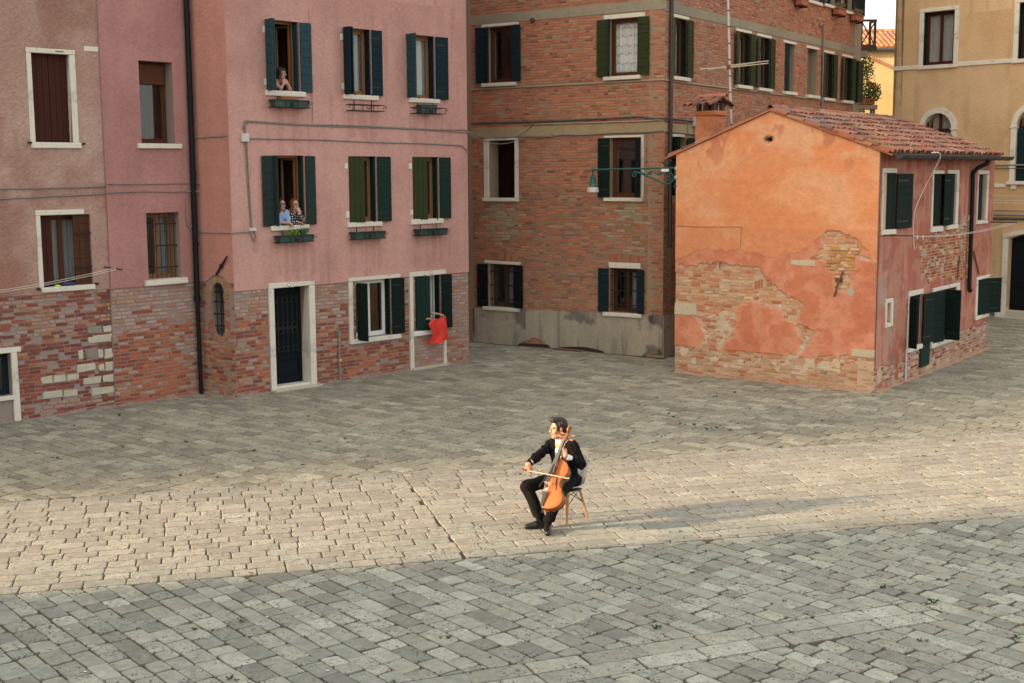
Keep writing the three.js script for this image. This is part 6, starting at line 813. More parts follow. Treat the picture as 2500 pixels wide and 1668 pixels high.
// ================================================================ people: signed distance fields meshed by surface nets
const V3 = (a) => a;
const smin = (a, b, k) => { const h = Math.max(k - Math.abs(a - b), 0) / k; return Math.min(a, b) - h * h * k * .25; };
const cap = (a, b, ra, rb) => { const d = [b[0] - a[0], b[1] - a[1], b[2] - a[2]], l = d[0] * d[0] + d[1] * d[1] + d[2] * d[2] || 1e-9; return (x, y, z) => { const px = x - a[0], py = y - a[1], pz = z - a[2]; let t = (px * d[0] + py * d[1] + pz * d[2]) / l; t = t < 0 ? 0 : t > 1 ? 1 : t; return Math.hypot(px - d[0] * t, py - d[1] * t, pz - d[2] * t) - (ra + (rb - ra) * t); }; };
const ell = (c, r) => (x, y, z) => { const a = (x - c[0]) / r[0], b = (y - c[1]) / r[1], d = (z - c[2]) / r[2], k0 = Math.hypot(a, b, d), k1 = Math.hypot(a / r[0], b / r[1], d / r[2]) || 1e-6; return k0 * (k0 - 1) / k1; };
const blend = (fs, k) => (x, y, z) => { let d = fs[0](x, y, z); for (let i = 1; i < fs.length; i++) d = smin(d, fs[i](x, y, z), k); return d; };
const inFrame = (f, o, R3) => (x, y, z) => { const a = x - o[0], b = y - o[1], c = z - o[2]; return f(a * R3[0][0] + b * R3[0][1] + c * R3[0][2], a * R3[1][0] + b * R3[1][1] + c * R3[1][2], a * R3[2][0] + b * R3[2][1] + c * R3[2][2]); };
const frameOf = (fwd, up0 = [0, 1, 0]) => { const z = new THREE.Vector3(...fwd).normalize(), x = new THREE.Vector3(...up0).cross(z).normalize(), y = z.clone().cross(x); return [x.toArray(), y.toArray(), z.toArray()]; };
function nets(f, lo, hi, h, colorAt) {
  const n = [0, 1, 2].map(i => Math.ceil((hi[i] - lo[i]) / h) + 1), N = n[0] * n[1] * n[2], v = new Float32Array(N), id = (i, j, k) => (k * n[1] + j) * n[0] + i;
  for (let k = 0; k < n[2]; k++) for (let j = 0; j < n[1]; j++) for (let i = 0; i < n[0]; i++) v[id(i, j, k)] = f(lo[0] + i * h, lo[1] + j * h, lo[2] + k * h);
  const vi = new Int32Array(N).fill(-1), P = [], I = [];
  for (let k = 0; k < n[2] - 1; k++) for (let j = 0; j < n[1] - 1; j++) for (let i = 0; i < n[0] - 1; i++) {
    let s = 0, c = 0, ax = 0, ay = 0, az = 0; const e = (a, b) => { const va = v[id(i + (a & 1), j + (a >> 1 & 1), k + (a >> 2))], vb = v[id(i + (b & 1), j + (b >> 1 & 1), k + (b >> 2))]; if ((va < 0) !== (vb < 0)) { const t = va / (va - vb); ax += lerp(a & 1, b & 1, t); ay += lerp(a >> 1 & 1, b >> 1 & 1, t); az += lerp(a >> 2, b >> 2, t); c++; } };
    e(0, 1); e(2, 3); e(4, 5); e(6, 7); e(0, 2); e(1, 3); e(4, 6); e(5, 7); e(0, 4); e(1, 5); e(2, 6); e(3, 7); if (!c) continue; vi[id(i, j, k)] = P.length / 3; P.push(lo[0] + (i + ax / c) * h, lo[1] + (j + ay / c) * h, lo[2] + (k + az / c) * h);
  }
  const q = (a, b, c, d, fl) => { if (a < 0 || b < 0 || c < 0 || d < 0) return; fl ? I.push(a, b, c, a, c, d) : I.push(a, c, b, a, d, c); };
  for (let k = 1; k < n[2] - 1; k++) for (let j = 1; j < n[1] - 1; j++) for (let i = 1; i < n[0] - 1; i++) { const a = v[id(i, j, k)] < 0;
    if (a !== (v[id(i + 1, j, k)] < 0)) q(vi[id(i, j - 1, k - 1)], vi[id(i, j, k - 1)], vi[id(i, j, k)], vi[id(i, j - 1, k)], a);
    if (a !== (v[id(i, j + 1, k)] < 0)) q(vi[id(i - 1, j, k - 1)], vi[id(i - 1, j, k)], vi[id(i, j, k)], vi[id(i, j, k - 1)], a);
    if (a !== (v[id(i, j, k + 1)] < 0)) q(vi[id(i - 1, j - 1, k)], vi[id(i, j - 1, k)], vi[id(i, j, k)], vi[id(i - 1, j, k)], a); }
  const g = new THREE.BufferGeometry(), nr = [], E = h * .5; g.setAttribute('position', new THREE.Float32BufferAttribute(P, 3));
  for (let i = 0; i < P.length; i += 3) { const [x, y, z] = [P[i], P[i + 1], P[i + 2]], a = f(x + E, y, z) - f(x - E, y, z), b = f(x, y + E, z) - f(x, y - E, z), c = f(x, y, z + E) - f(x, y, z - E), l = Math.hypot(a, b, c) || 1; nr.push(a / l, b / l, c / l); }
  g.setAttribute('normal', new THREE.Float32BufferAttribute(nr, 3)); const uv = []; for (let i = 0; i < P.length; i += 3) uv.push(P[i] + P[i + 2], P[i + 1]); g.setAttribute('uv', new THREE.Float32BufferAttribute(uv, 2));
  if (colorAt) { const C = []; for (let i = 0; i < P.length; i += 3) C.push(...colorAt(P[i], P[i + 1], P[i + 2])); g.setAttribute('color', new THREE.Float32BufferAttribute(C, 3)); }
  g.setIndex(I); return g;
}
// a head in its own frame: x to the left ear, y up, z forward
function headSDF(s = 1) {
  const S = a => a.map(q => q * s), parts = [ell(S([0, .032, -.018]), S([.074, .090, .095])), ell(S([0, -.045, .022]), S([.054, .068, .068])), cap(S([0, -.098, .060]), S([0, -.092, .050]), .020 * s, .026 * s), ell(S([.036, -.022, .052]), S([.028, .026, .026])), ell(S([-.036, -.022, .052]), S([.028, .026, .026])), ell(S([0, .022, .074]), S([.050, .013, .016])), cap(S([.045, -.075, .0]), S([.012, -.098, .055]), .018 * s, .018 * s), cap(S([-.045, -.075, .0]), S([-.012, -.098, .055]), .018 * s, .018 * s)];
  const base = blend(parts, .022 * s), nose = blend([cap(S([0, .010, .088]), S([0, -.028, .110]), .008 * s, .011 * s), ell(S([.010, -.032, .100]), S([.009, .008, .010])), ell(S([-.010, -.032, .100]), S([.009, .008, .010]))], .008 * s), lips = blend([ell(S([0, -.058, .086]), S([.022, .006, .010])), ell(S([0, -.069, .084]), S([.018, .007, .010]))], .003 * s), eyeL = ell(S([.031, .002, .076]), S([.0125, .0095, .0125])), eyeR = ell(S([-.031, .002, .076]), S([.0125, .0095, .0125])), sockL = ell(S([.031, .001, .094]), S([.018, .012, .014])), sockR = ell(S([-.031, .001, .094]), S([.018, .012, .014])), earL = ell(S([.076, -.004, -.014]), S([.010, .031, .020])), earR = ell(S([-.076, -.004, -.014]), S([.010, .031, .020]));
  return (x, y, z) => { let d = base(x, y, z); const k = -Math.min(sockL(x, y, z), sockR(x, y, z)); d = -smin(-d, -k, .010 * s); d = smin(d, nose(x, y, z), .010 * s); d = smin(d, lips(x, y, z), .004 * s); d = smin(d, Math.min(earL(x, y, z), earR(x, y, z)), .008 * s); return Math.min(d, eyeL(x, y, z), eyeR(x, y, z)); };
}
const headColor = (s, skin, lip, browDark) => (x, y, z) => { x /= s; y /= s; z /= s; if (z > .055) { const ex = Math.abs(x) - .031; if (Math.hypot(ex, y - .002) < .0058) return [.02, .012, .01]; if (Math.hypot(ex / 1.25, y - .002) < .0092) return [.55, .52, .48]; if (Math.abs(x) > .010 && Math.abs(x) < .053 && y > .018 + (.03 - Math.abs(ex)) * .05 && y < .028 + (.03 - Math.abs(ex)) * .05) return browDark; if (Math.abs(x) < .023 && Math.abs(y + .0635) < .0105 && z > .078) return lip; } return skin; };
// a hand: wrist w, direction d to the knuckles, palm normal n, thumb side (+1 / -1), curl of the fingers
function handPrims(w, d, n, ts, curl, sc = 1) {
  const D = new THREE.Vector3(...d).normalize(), Nn = new THREE.Vector3(...n); Nn.addScaledVector(D, -Nn.dot(D)).normalize(); const S = D.clone().cross(Nn).multiplyScalar(ts), W = new THREE.Vector3(...w), out = [], pt = (a, b, c) => W.clone().addScaledVector(D, a * sc).addScaledVector(S, b * sc).addScaledVector(Nn, c * sc);
  const lens = [.95, 1.05, 1, .8], offs = [.031, .010, -.011, -.030];
  for (let i = 0; i < 4; i++) { const base = pt(.088 - .004 * i * (i > 1 ? 1 : 0), offs[i], 0); out.push(cap(pt(.0, offs[i] * .6, 0).toArray(), base.toArray(), .016 * sc, .0125 * sc)); let p = base, a = 0; [[.042, .0098], [.027, .0088], [.021, .0078]].forEach(([l, r], k) => { a += (curl[i] ?? curl[0]) * [.9, 1.1, .7][k]; const q = p.clone().addScaledVector(D, Math.cos(a) * l * lens[i] * sc).addScaledVector(Nn, Math.sin(a) * l * lens[i] * sc).addScaledVector(S, (offs[i] * .10) * sc * (1 - k)); out.push(cap(p.toArray(), q.toArray(), r * sc, r * .92 * sc)); p = q; }); }
  const t0 = pt(.022, .030, .006), t1 = pt(.055, .050, .022), t2 = pt(.082, .050, .036); out.push(cap(pt(.01, .015, .0).toArray(), t0.toArray(), .015 * sc, .014 * sc), cap(t0.toArray(), t1.toArray(), .0125 * sc, .0105 * sc), cap(t1.toArray(), t2.toArray(), .0105 * sc, .009 * sc)); return out;
}
const bounds = (pts, m) => [[0, 1, 2].map(i => Math.min(...pts.map(p => p[i])) - m), [0, 1, 2].map(i => Math.max(...pts.map(p => p[i])) + m)];
const skinM = M([1, 1, 1], .55, { vertexColors: true, sheen: .2 }), clothM = (c, r = .9) => M(c, r, { bumpMap: bumpFine, bumpScale: .002, specularIntensity: c[0] < .02 ? .3 : 1 });
const keepAttr = g => { const o = new THREE.BufferGeometry(); for (const k of ['position', 'normal', 'uv', 'color']) o.setAttribute(k, g.attributes[k]); o.setIndex(g.index); return o; };
const skinGeo = list => mergeGeometries(list.map(keepAttr));

// ---------------------------------------------------------------- the cellist, his chair, cello and bow (x: his left, z: forward)
const CO = [.66, 0, -15.79], CR = Math.atan2(-.6, .8);
{
  const me = thing('person', 'person in black suit and white shirt seated playing a cello', 'person', CO, CR);
  const shR = [-.185, .965, .045], shL = [.150, .985, .045], elR = [-.215, .84, .35], wrR = [-.150, .815, .585], elL = [.300, .780, .095], wrL = [.215, .918, .325], hipR = [-.085, .545, .0], hipL = [.09, .545, .0], knR = [-.25, .505, .48], knL = [.200, .49, .415], anR = [-.065, .10, .455], anL = [.098, .10, .52], neckB = [-.035, 1.03, .045], hc = [-.055, 1.190, .085];
  const skin = [.56, .30, .19], HF = frameOf([-.56, -.05, .83]), head = inFrame(headSDF(1), hc, HF), hcol = headColor(1, skin, [.50, .20, .15], [.03, .02, .016]);
  const toH = (x, y, z) => { const a = x - hc[0], b = y - hc[1], c = z - hc[2]; return HF.map(r => a * r[0] + b * r[1] + c * r[2]); };
  const neck = cap(neckB, [hc[0] + .01, hc[1] - .06, hc[2] - .022], .058, .050), hn = (x, y, z) => smin(head(x, y, z), neck(x, y, z), .025);
  const gh = nets(hn, [hc[0] - .14, .98, hc[2] - .14], [hc[0] + .14, hc[1] + .14, hc[2] + .15], .0045, (x, y, z) => hcol(...toH(x, y, z)));
  const hR = handPrims(wrR, [-.18, -.80, -.10], [-.30, -.25, -.9].map((v, i) => v), 1, [.55, .6, .62, .6]), hL = handPrims(wrL, [-.62, .70, .02], [-.35, -.25, -.88], -1, [.75, .8, .75, .65]);
  const fR = blend([cap(elR, wrR, .038, .026), ...hR], .012), fL = blend([cap(elL, wrL, .038, .026), ...hL], .012), flat = () => skin;
  const gR = nets(fR, ...bounds([wrR, [wrR[0] - .06, wrR[1] - .20, wrR[2] - .08], [wrR[0] + .05, wrR[1] + .06, wrR[2] + .06]], .05), .005, flat), gL = nets(fL, ...bounds([wrL, [wrL[0] - .17, wrL[1] + .16, wrL[2] - .12], [wrL[0] + .05, wrL[1] - .04, wrL[2] + .06]], .04), .005, flat);
  const torso = blend([ell([-.02, .84, .0], [.15, .2, .095]), ell([0, .58, -.02], [.14, .14, .11]), cap(shR, shL, .05, .05), cap(neckB, [-.02, .95, .02], .055, .07)], .05), limbs = blend([cap(shR, elR, .045, .038), cap(shL, elL, .045, .038), cap(hipR, knR, .07, .055), cap(hipL, knL, .07, .055), cap(knR, anR, .05, .035), cap(knL, anL, .05, .035)], .04), bodyF = (x, y, z) => smin(torso(x, y, z), limbs(x, y, z), .05);
  mesh('body', skinGeo([gh, gR, gL, nets(bodyF, [-.38, .04, -.2], [.40, 1.08, .6], .014, flat)]), skinM, me);
  // hair: short at the sides, swept up at the front
  const hairF = (x, y, z) => { const [a, b, c] = toH(x, y, z), sh = ell([0, .040, -.024], [.084, .098, .106])(a, b, c), quiff = cap([-.02, .110, .066], [.03, .115, .055], .028, .026)(a, b, c), quiff2 = ell([0, .118, .03], [.060, .028, .065])(a, b, c), nape = ell([0, -.02, -.075], [.062, .06, .04])(a, b, c), line = Math.max(c - .062 - .28 * (b - .06), -(b - (-.01 - .75 * (c + .02))), -(b + .075)), wav = .0035 * Math.sin(a * 160 + b * 40) + .003 * Math.sin(c * 190 + a * 60); let d = Math.max(sh, Math.max(c - (.030 + .55 * Math.max(0, b - .04)), -(b + .058 + .9 * Math.min(0, c + .03) * 0) - Math.max(0, -c - .0) * .0)); const ear = ell([Math.sign(a) * .082, -.006, -.012], [.02, .034, .024])(a, b, c); d = Math.max(d, -ear); const side = cap([Math.sign(a) * .070, .03, .035], [Math.sign(a) * .073, -.012, .022], .010, .006)(a, b, c); d = smin(d, side, .01); d = smin(d, quiff, .022); d = smin(d, quiff2, .02); return smin(d, nape, .02) + wav; };
  mesh('hair', nets(hairF, [hc[0] - .15, hc[1] - .10, hc[2] - .15], [hc[0] + .15, hc[1] + .18, hc[2] + .16], .0045), M([.018, .014, .013], .6), me);
  // jacket with an open front, shirt, collar, cuffs
  const jt = blend([ell([-.02, .86, .005], [.195, .205, .130]), ell([-.005, .66, -.005], [.170, .20, .135]), ell([0, .52, -.04], [.195, .10, .165]), cap([shR[0] + .02, shR[1] - .005, shR[2]], [shL[0] - .02, shL[1] - .005, shL[2]], .068, .068)], .05), slv = (sh, el, wr, t) => blend([cap(sh, el, .068, .054), cap(el, [lerp(el[0], wr[0], t), lerp(el[1], wr[1], t), lerp(el[2], wr[2], t)], .056, .043)], .03), sR = slv(shR, elR, wrR, .80), sL = slv(shL, elL, wrL, .72);
  const fold = (x, y, z) => .0045 * Math.sin(y * 55 + x * 40 + 3 * Math.sin(z * 20)) * (z > -.3 ? 1 : 0) + .003 * Math.sin(x * 70 - z * 60 + y * 20);
  const jacket = (x, y, z) => { let d = smin(smin(jt(x, y, z), sR(x, y, z), .04), sL(x, y, z), .04) + fold(x, y, z); const xc = -.03 + .06 * (y - .8), w = .012 + Math.max(0, y - .60) * .17; if (z > 0) d = Math.max(d, -Math.max(Math.abs(x - xc) - w, .58 - y)); d = Math.max(d, -(cap(neckB, [-.04, 1.12, .06], .066, .07)(x, y, z))); return Math.max(d, .425 - y); };
  mesh('jacket', nets(jacket, [-.34, .40, -.25], [.42, 1.09, .58], .0085), clothM([.0045, .0045, .0055], .9), me);
  { const g = new G(); for (const s of [-1, 1]) { const p = (y, o) => { const xc = -.03 + .06 * (y - .8), w = .012 + Math.max(0, y - .60) * .17; const x = xc + s * (w + o); const zz = .13 - Math.pow(Math.abs(x + .02) / .2, 2) * .05 - Math.max(0, y - .86) * .32 + .012; return [x, y, zz]; }; g.quad(p(.66, 0), p(.76, .0), p(.80, .045), p(.70, .016)); g.quad(p(.76, 0), p(.88, 0), p(.92, .060), p(.80, .045)); g.quad(p(.88, 0), p(1.0, -.01), p(.99, .05), p(.92, .060)); } const l = g.build('lapel', M([.006, .006, .007], .85, { side: THREE.DoubleSide }), me); }
  const shirt = (x, y, z) => { let d = blend([ell([-.02, .86, .005], [.175, .195, .115]), ell([-.005, .66, -.005], [.155, .19, .122])], .05)(x, y, z); const col = Math.max(Math.abs(cap(neckB, [hc[0] + .012, hc[1] - .06, hc[2] - .02], .066, .060)(x, y, z)) - .004, y - 1.085 + (z > .07 ? .03 : 0), 1.0 - y); return Math.min(d + .002 * Math.sin(y * 70 + x * 30), col); };
  mesh('shirt', nets(shirt, [-.24, .50, -.16], [.20, 1.12, .18], .0075), clothM([.80, .79, .77]), me);
  for (const [el, wr, t0, t1] of [[elR, wrR, .72, .86], [elL, wrL, .64, .90]]) { const P = t => [lerp(el[0], wr[0], t), lerp(el[1], wr[1], t), lerp(el[2], wr[2], t)]; new G().tube([P(t0), P(t1)], [.042, .038], 16).build('cuff', clothM([.80, .79, .77]), me); }
  // trousers, socks, shoes
  const tr = blend([cap(hipR, knR, .092, .076), cap(hipL, knL, .092, .076), cap(knR, [lerp(knR[0], anR[0], .90), .155, lerp(knR[2], anR[2], .9)], .072, .070), cap(knL, [lerp(knL[0], anL[0], .9), .145, lerp(knL[2], anL[2], .9)], .072, .070), ell([0, .545, -.03], [.18, .095, .15])], .035), trF = (x, y, z) => Math.max(tr(x, y, z) + .004 * Math.sin(y * 48 + x * 60) + .003 * Math.sin(z * 60 + x * 30), .135 - y + (x > 0 ? -.01 : .0));
  mesh('trousers', nets(trF, [-.36, .10, -.24], [.38, .68, .60], .009), clothM([.006, .006, .007]), me);
  for (const [kn, an, he, to] of [[knR, anR, [-.03, .045, .435], [-.165, .034, .605]], [knL, anL, [.075, .045, .50], [.215, .034, .70]]]) {
    new G().tube([[lerp(kn[0], an[0], .72), lerp(kn[1], an[1], .72), lerp(kn[2], an[2], .72)], an, [lerp(an[0], he[0], .3), .06, lerp(an[2], he[2], .3)]], [.052, .044, .040], 12).build('sock', clothM([.006, .006, .007]), me);
    const mid = [lerp(he[0], to[0], .45), .05, lerp(he[2], to[2], .45)], sf = blend([cap(he, mid, .036, .040), cap(mid, to, .040, .034), cap([an[0], .085, an[2]], he, .040, .036)], .03), f2 = (x, y, z) => Math.max(sf(x, y * 1.0, z), .006 - y, y - .115), lo = bounds([he, to, an], .06); lo[0][1] = 0; mesh('shoe', nets(f2, lo[0], lo[1], .006), M([.010, .010, .012], .28), me);
  }
  // ---- chair
  const co = [CO[0] + .8 * -.01 + -.6 * -.03, 0, CO[2] + .6 * -.01 + .8 * -.03], ch = thing('chair', 'white moulded shell chair on wooden dowel legs under the cellist', 'chair', co, CR - .182);
  { const prof = [[.215, .415], [.20, .437], [.12, .440], [.0, .428], [-.10, .428], [-.165, .452], [-.20, .52], [-.222, .62], [-.24, .72], [-.252, .80], [-.256, .825]], hw = [.16, .19, .205, .21, .212, .21, .206, .198, .182, .15, .11], cu = [0, .01, .03, .045, .06, .075, .07, .055, .04, .025, .015], n = prof.length, m = 14, T = .007, pos = (i, j, t) => { const s = j / m * 2 - 1, [z, y] = prof[i], a = prof[Math.max(0, i - 1)], b = prof[Math.min(n - 1, i + 1)], dz = b[0] - a[0], dy = b[1] - a[1], l = Math.hypot(dz, dy), ny = -dz / l, nz = dy / l, up = cu[i] * Math.pow(Math.abs(s), 2.6) + t; return [s * hw[i], y + ny * up, z + nz * up]; }; const P = [], I = []; for (const t of [0, -T]) for (let i = 0; i < n; i++) for (let j = 0; j <= m; j++) P.push(...pos(i, j, t)); const id = (l, i, j) => l * n * (m + 1) + i * (m + 1) + j; for (let i = 0; i < n - 1; i++) for (let j = 0; j < m; j++) { I.push(id(0, i, j), id(0, i, j + 1), id(0, i + 1, j + 1), id(0, i, j), id(0, i + 1, j + 1), id(0, i + 1, j)); I.push(id(1, i, j), id(1, i + 1, j + 1), id(1, i, j + 1), id(1, i, j), id(1, i + 1, j), id(1, i + 1, j + 1)); } const rim = []; for (let j = 0; j <= m; j++) rim.push([0, j]); for (let i = 1; i < n; i++) rim.push([i, m]); for (let j = m - 1; j >= 0; j--) rim.push([n - 1, j]); for (let i = n - 2; i > 0; i--) rim.push([i, 0]); for (let k = 0; k < rim.length; k++) { const a = rim[k], b = rim[(k + 1) % rim.length]; I.push(id(0, ...a), id(1, ...a), id(1, ...b), id(0, ...a), id(1, ...b), id(0, ...b)); } const g = new THREE.BufferGeometry(); g.setAttribute('position', new THREE.Float32BufferAttribute(P, 3)); g.setIndex(I); g.computeVertexNormals(); mesh('seat_shell', g, M([.80, .81, .82], .35, { side: THREE.DoubleSide }), ch); }
  const tops = [[-.13, .405, .10], [.13, .405, .10], [-.12, .405, -.12], [.12, .405, -.12]], feet = [[-.20, 0, .19], [.20, 0, .19], [-.20, 0, -.19], [.20, 0, -.19]];
  feet.forEach((f, i) => new G().tube([tops[i], [lerp(tops[i][0], f[0], .5), .2, lerp(tops[i][2], f[2], .5)], f], [.017, .016, .011], 12).build('leg', M([.55, .30, .13], .5, { map: woodGrain }), ch));
  for (const [a, b] of [[0, 1], [1, 3], [3, 2], [2, 0]]) for (const [s, t] of [[a, b], [b, a]]) new G().tube([tops[s], [lerp(tops[t][0], feet[t][0], .42), .235, lerp(tops[t][2], feet[t][2], .42)]], .005, 6).build('wire_strut', mat.iron, ch);
  new G().box(-.15, .15, .400, .412, -.14, .12, .004).build('seat_mount', mat.iron, ch);

  // ---- cello: y along the body to the scroll, z out of the front
  const P0 = new THREE.Vector3(.345, .353, -15.10), P1 = new THREE.Vector3(.704, 1.245, -15.62), ay = P1.clone().sub(P0).normalize(), az = new THREE.Vector3(-.47, .1, .88); az.addScaledVector(ay, -az.dot(ay)).normalize(); const ax = ay.clone().cross(az), ce = thing('cello', 'amber varnished cello held between the knees of the cellist', 'cello', P0.toArray()); ce.scale.x = 1.16; ce.quaternion.setFromRotationMatrix(new THREE.Matrix4().makeBasis(ax, ay, az));
  const half = [[0, 0], [.07, .004], [.13, .03], [.178, .08], [.192, .14], [.182, .20], [.158, .245], [.148, .262], [.156, .274], [.134, .290], [.110, .33], [.107, .37], [.120, .415], [.148, .438], [.140, .450], [.150, .475], [.152, .52], [.136, .575], [.100, .622], [.055, .648], [.022, .655]];
  const outline = k => { const r = half.map(([x, y]) => new THREE.Vector2(x * k, .33 + (y - .33) * (k > 1 ? 1 + (k - 1) * .5 : k))), c = new THREE.SplineCurve(r).getPoints(90); return c.concat(c.slice(1, -0).reverse().map(p => new THREE.Vector2(-p.x, p.y))); };
  const varnish = (c, r = .28) => M(c, r, { clearcoat: .35, clearcoatRoughness: .2 }), amber = varnish([.52, .18, .030]), brown = varnish([.22, .075, .018]), ebony = M([.010, .009, .009], .6);
  { const g = new THREE.ExtrudeGeometry(new THREE.Shape(outline(.975)), { depth: .100, bevelEnabled: false }); g.translate(0, 0, -.105); mesh('ribs', g, brown, ce); }
  for (const [nm, z0, s, m] of [['front_plate', -.005, 1, amber], ['back_plate', -.110, -1, brown]]) { const o = outline(1.0), P = [], I = [], K = 10, n = o.length; for (let r = 0; r <= K; r++) { const t = r / K, k = 1 - t * t * .999; for (let i = 0; i < n; i++) { const q = o[i]; P.push(q.x * k, .33 + (q.y - .33) * k, z0 + s * (.004 + .022 * Math.sin(Math.min(1, t * 1.1) * Math.PI / 2) * (t > 0 ? 1 : 0))); } } for (let r = 0; r < K; r++) for (let i = 0; i < n; i++) { const j = (i + 1) % n, a = r * n + i, b = r * n + j, c = (r + 1) * n + j, d = (r + 1) * n + i; s > 0 ? I.push(a, b, c, a, c, d) : I.push(a, c, b, a, d, c); } const e0 = P.length / 3; for (let i = 0; i < n; i++) P.push(o[i].x, o[i].y, z0 - s * .001); for (let i = 0; i < n; i++) { const j = (i + 1) % n; s > 0 ? I.push(e0 + i, e0 + j, j, e0 + i, j, i) : I.push(e0 + i, j, e0 + j, e0 + i, i, j); } const g = new THREE.BufferGeometry(); g.setAttribute('position', new THREE.Float32BufferAttribute(P, 3)); g.setIndex(I); g.computeVertexNormals(); const uv = []; for (let i = 0; i < P.length; i += 3) uv.push(P[i] * .5, P[i + 1] * .5); g.setAttribute('uv', new THREE.Float32BufferAttribute(uv, 2)); mesh(nm, g, nm === 'front_plate' ? varnish([.47, .105, .005], .5) : m, ce); }
  for (const s of [-1, 1]) { const g = new G().tube(catm([[s * .060, .395, .0225], [s * .072, .385, .0215], [s * .066, .360, .0225], [s * .078, .315, .021], [s * .092, .275, .0175], [s * .100, .255, .0155], [s * .090, .248, .0175]], 6), [...Array(37)].map((_, i) => .004 + .0035 * Math.sin(i / 36 * Math.PI)), 6); for (const [x, y] of [[s * .062, .392], [s * .092, .250]]) g.geo(new THREE.SphereGeometry(.008, 8, 6), new THREE.Matrix4().makeTranslation(x, y, .019)); g.build('sound_hole', ebony, ce); }
  { const g = new G(), W = t => lerp(.030, .015, t), n = 10; const P = (t, s, d) => { const y = lerp(.385, .890, t), z = lerp(.085, .040, t); return [s * W(t), y, z + d - (s ? .006 : 0)]; }; for (let i = 0; i < n; i++) { const a = i / n, b = (i + 1) / n; for (const [s0, s1] of [[-1, 0], [0, 1]]) g.quad(P(a, s0, 0), P(a, s1, 0), P(b, s1, 0), P(b, s0, 0)); g.quad(P(a, 1, 0), P(a, 1, -.012), P(b, 1, -.012), P(b, 1, 0)); g.quad(P(a, -1, 0), P(b, -1, 0), P(b, -1, -.012), P(a, -1, -.012)); g.quad(P(a, -1, -.012), P(b, -1, -.012), P(b, 1, -.012), P(a, 1, -.012)); } g.quad(P(0, -1, 0), P(0, -1, -.012), P(0, 1, -.012), P(0, 1, 0)); g.build('fingerboard', ebony, ce); }
  new G().tube([[0, .62, -.035], [0, .66, .012], [0, .72, .018], [0, .85, .014], [0, .895, .008]], [.036, .022, .018, .016, .017], 12).build('neck', brown, ce);
  { const g = new G(); g.tube([[0, .88, .012], [0, .93, .0], [0, .99, -.022], [0, 1.03, -.038]], [.020, .023, .020, .016], 10); const p = []; for (let i = 0; i <= 34; i++) { const a = -1.9 + i * .32, r = .046 * (1 - i / 44); p.push([0, 1.060 + r * Math.sin(a) * 1.0, -.018 + -r * Math.cos(a) * -1 - .006]); } g.tube(p, p.map((_, i) => .0155 - .0002 * i), 8); g.build('scroll', varnish([.26, .085, .025]), ce); }
  for (const [s, y] of [[1, .92], [1, .985], [-1, .945], [-1, 1.0]]) { new G().tube([[0, y, -.012 - (y - .92) * .3], [s * .055, y, -.012 - (y - .92) * .3], [s * .058, y, -.012 - (y - .92) * .3], [s * .085, y + .004, -.012 - (y - .92) * .3]], [.005, .006, .014, .013], 8).build('peg', varnish([.40, .15, .05]), ce); }
  { const g = new G(); g.box(-.040, .040, .300, .308, .016, .022, .001); for (const s of [-1, 1]) g.box(s * .033 - .006, s * .033 + .006, .300, .308, .016, .060, .002); g.box(-.040, .040, .301, .307, .055, .080, .004); g.build('bridge', M([.62, .42, .22], .6), ce); }
  { const g = new G(), P = (y, w, z) => [[-w, y, z], [w, y, z]]; const a = P(.015, .011, .026), b = P(.20, .026, .058); g.quad(a[0], a[1], b[1], b[0]); g.quad(a[1], a[0], [-.011, .015, .018], [.011, .015, .018]); g.quad(a[0], b[0], [-.026, .20, .048], [-.011, .015, .018]); g.quad(a[1], [.011, .015, .018], [.026, .20, .048], b[1]); g.quad(b[0], b[1], [.026, .20, .048], [-.026, .20, .048]); g.build('tailpiece', ebony, ce); }
  for (let i = 0; i < 4; i++) { const t = (i - 1.5); new G().tube([[t * .011, .19, .058], [t * .016, .304, .083], [t * .006, .895, .046]], .0016, 5).build('string', M([.75, .72, .66], .3, { metalness: .9 }), ce); }
  new G().tube([[0, .01, -.045], [0, -.02, -.045], [0, -.05, -.045]], [.014, .012, .008], 8).build('endpin', M([.05, .05, .055], .3, { metalness: .8 }), ce);
  // ---- bow
  const Pc = P0.clone().addScaledVector(ay, .40).addScaledVector(az, .092), bw = thing('cello_bow', 'wooden cello bow drawn across the strings in the right hand', 'bow', Pc.toArray()); bw.quaternion.copy(ce.quaternion);
  { const st = []; for (let i = 0; i <= 20; i++) { const t = i / 20; st.push([lerp(-.40, .27, t), .012 * Math.sin(t * 3) - .01, .030 - .018 * Math.sin(t * Math.PI)]); } new G().tube(st, st.map((_, i) => .0052 - .00008 * i), 7).build('stick', varnish([.24, .075, .025]), bw); new G().box(-.36, -.31, -.014, .002, -.004, .026, .004).build('frog', ebony, bw); new G().box(.258, .274, -.012, .0, .0, .030, .003).build('bow_tip', M([.7, .66, .58], .5), bw); new G().box(-.33, .266, -.008, -.002, -.0015, .0015, 0).build('bow_hair', M([.82, .78, .68], .6), bw); }
}
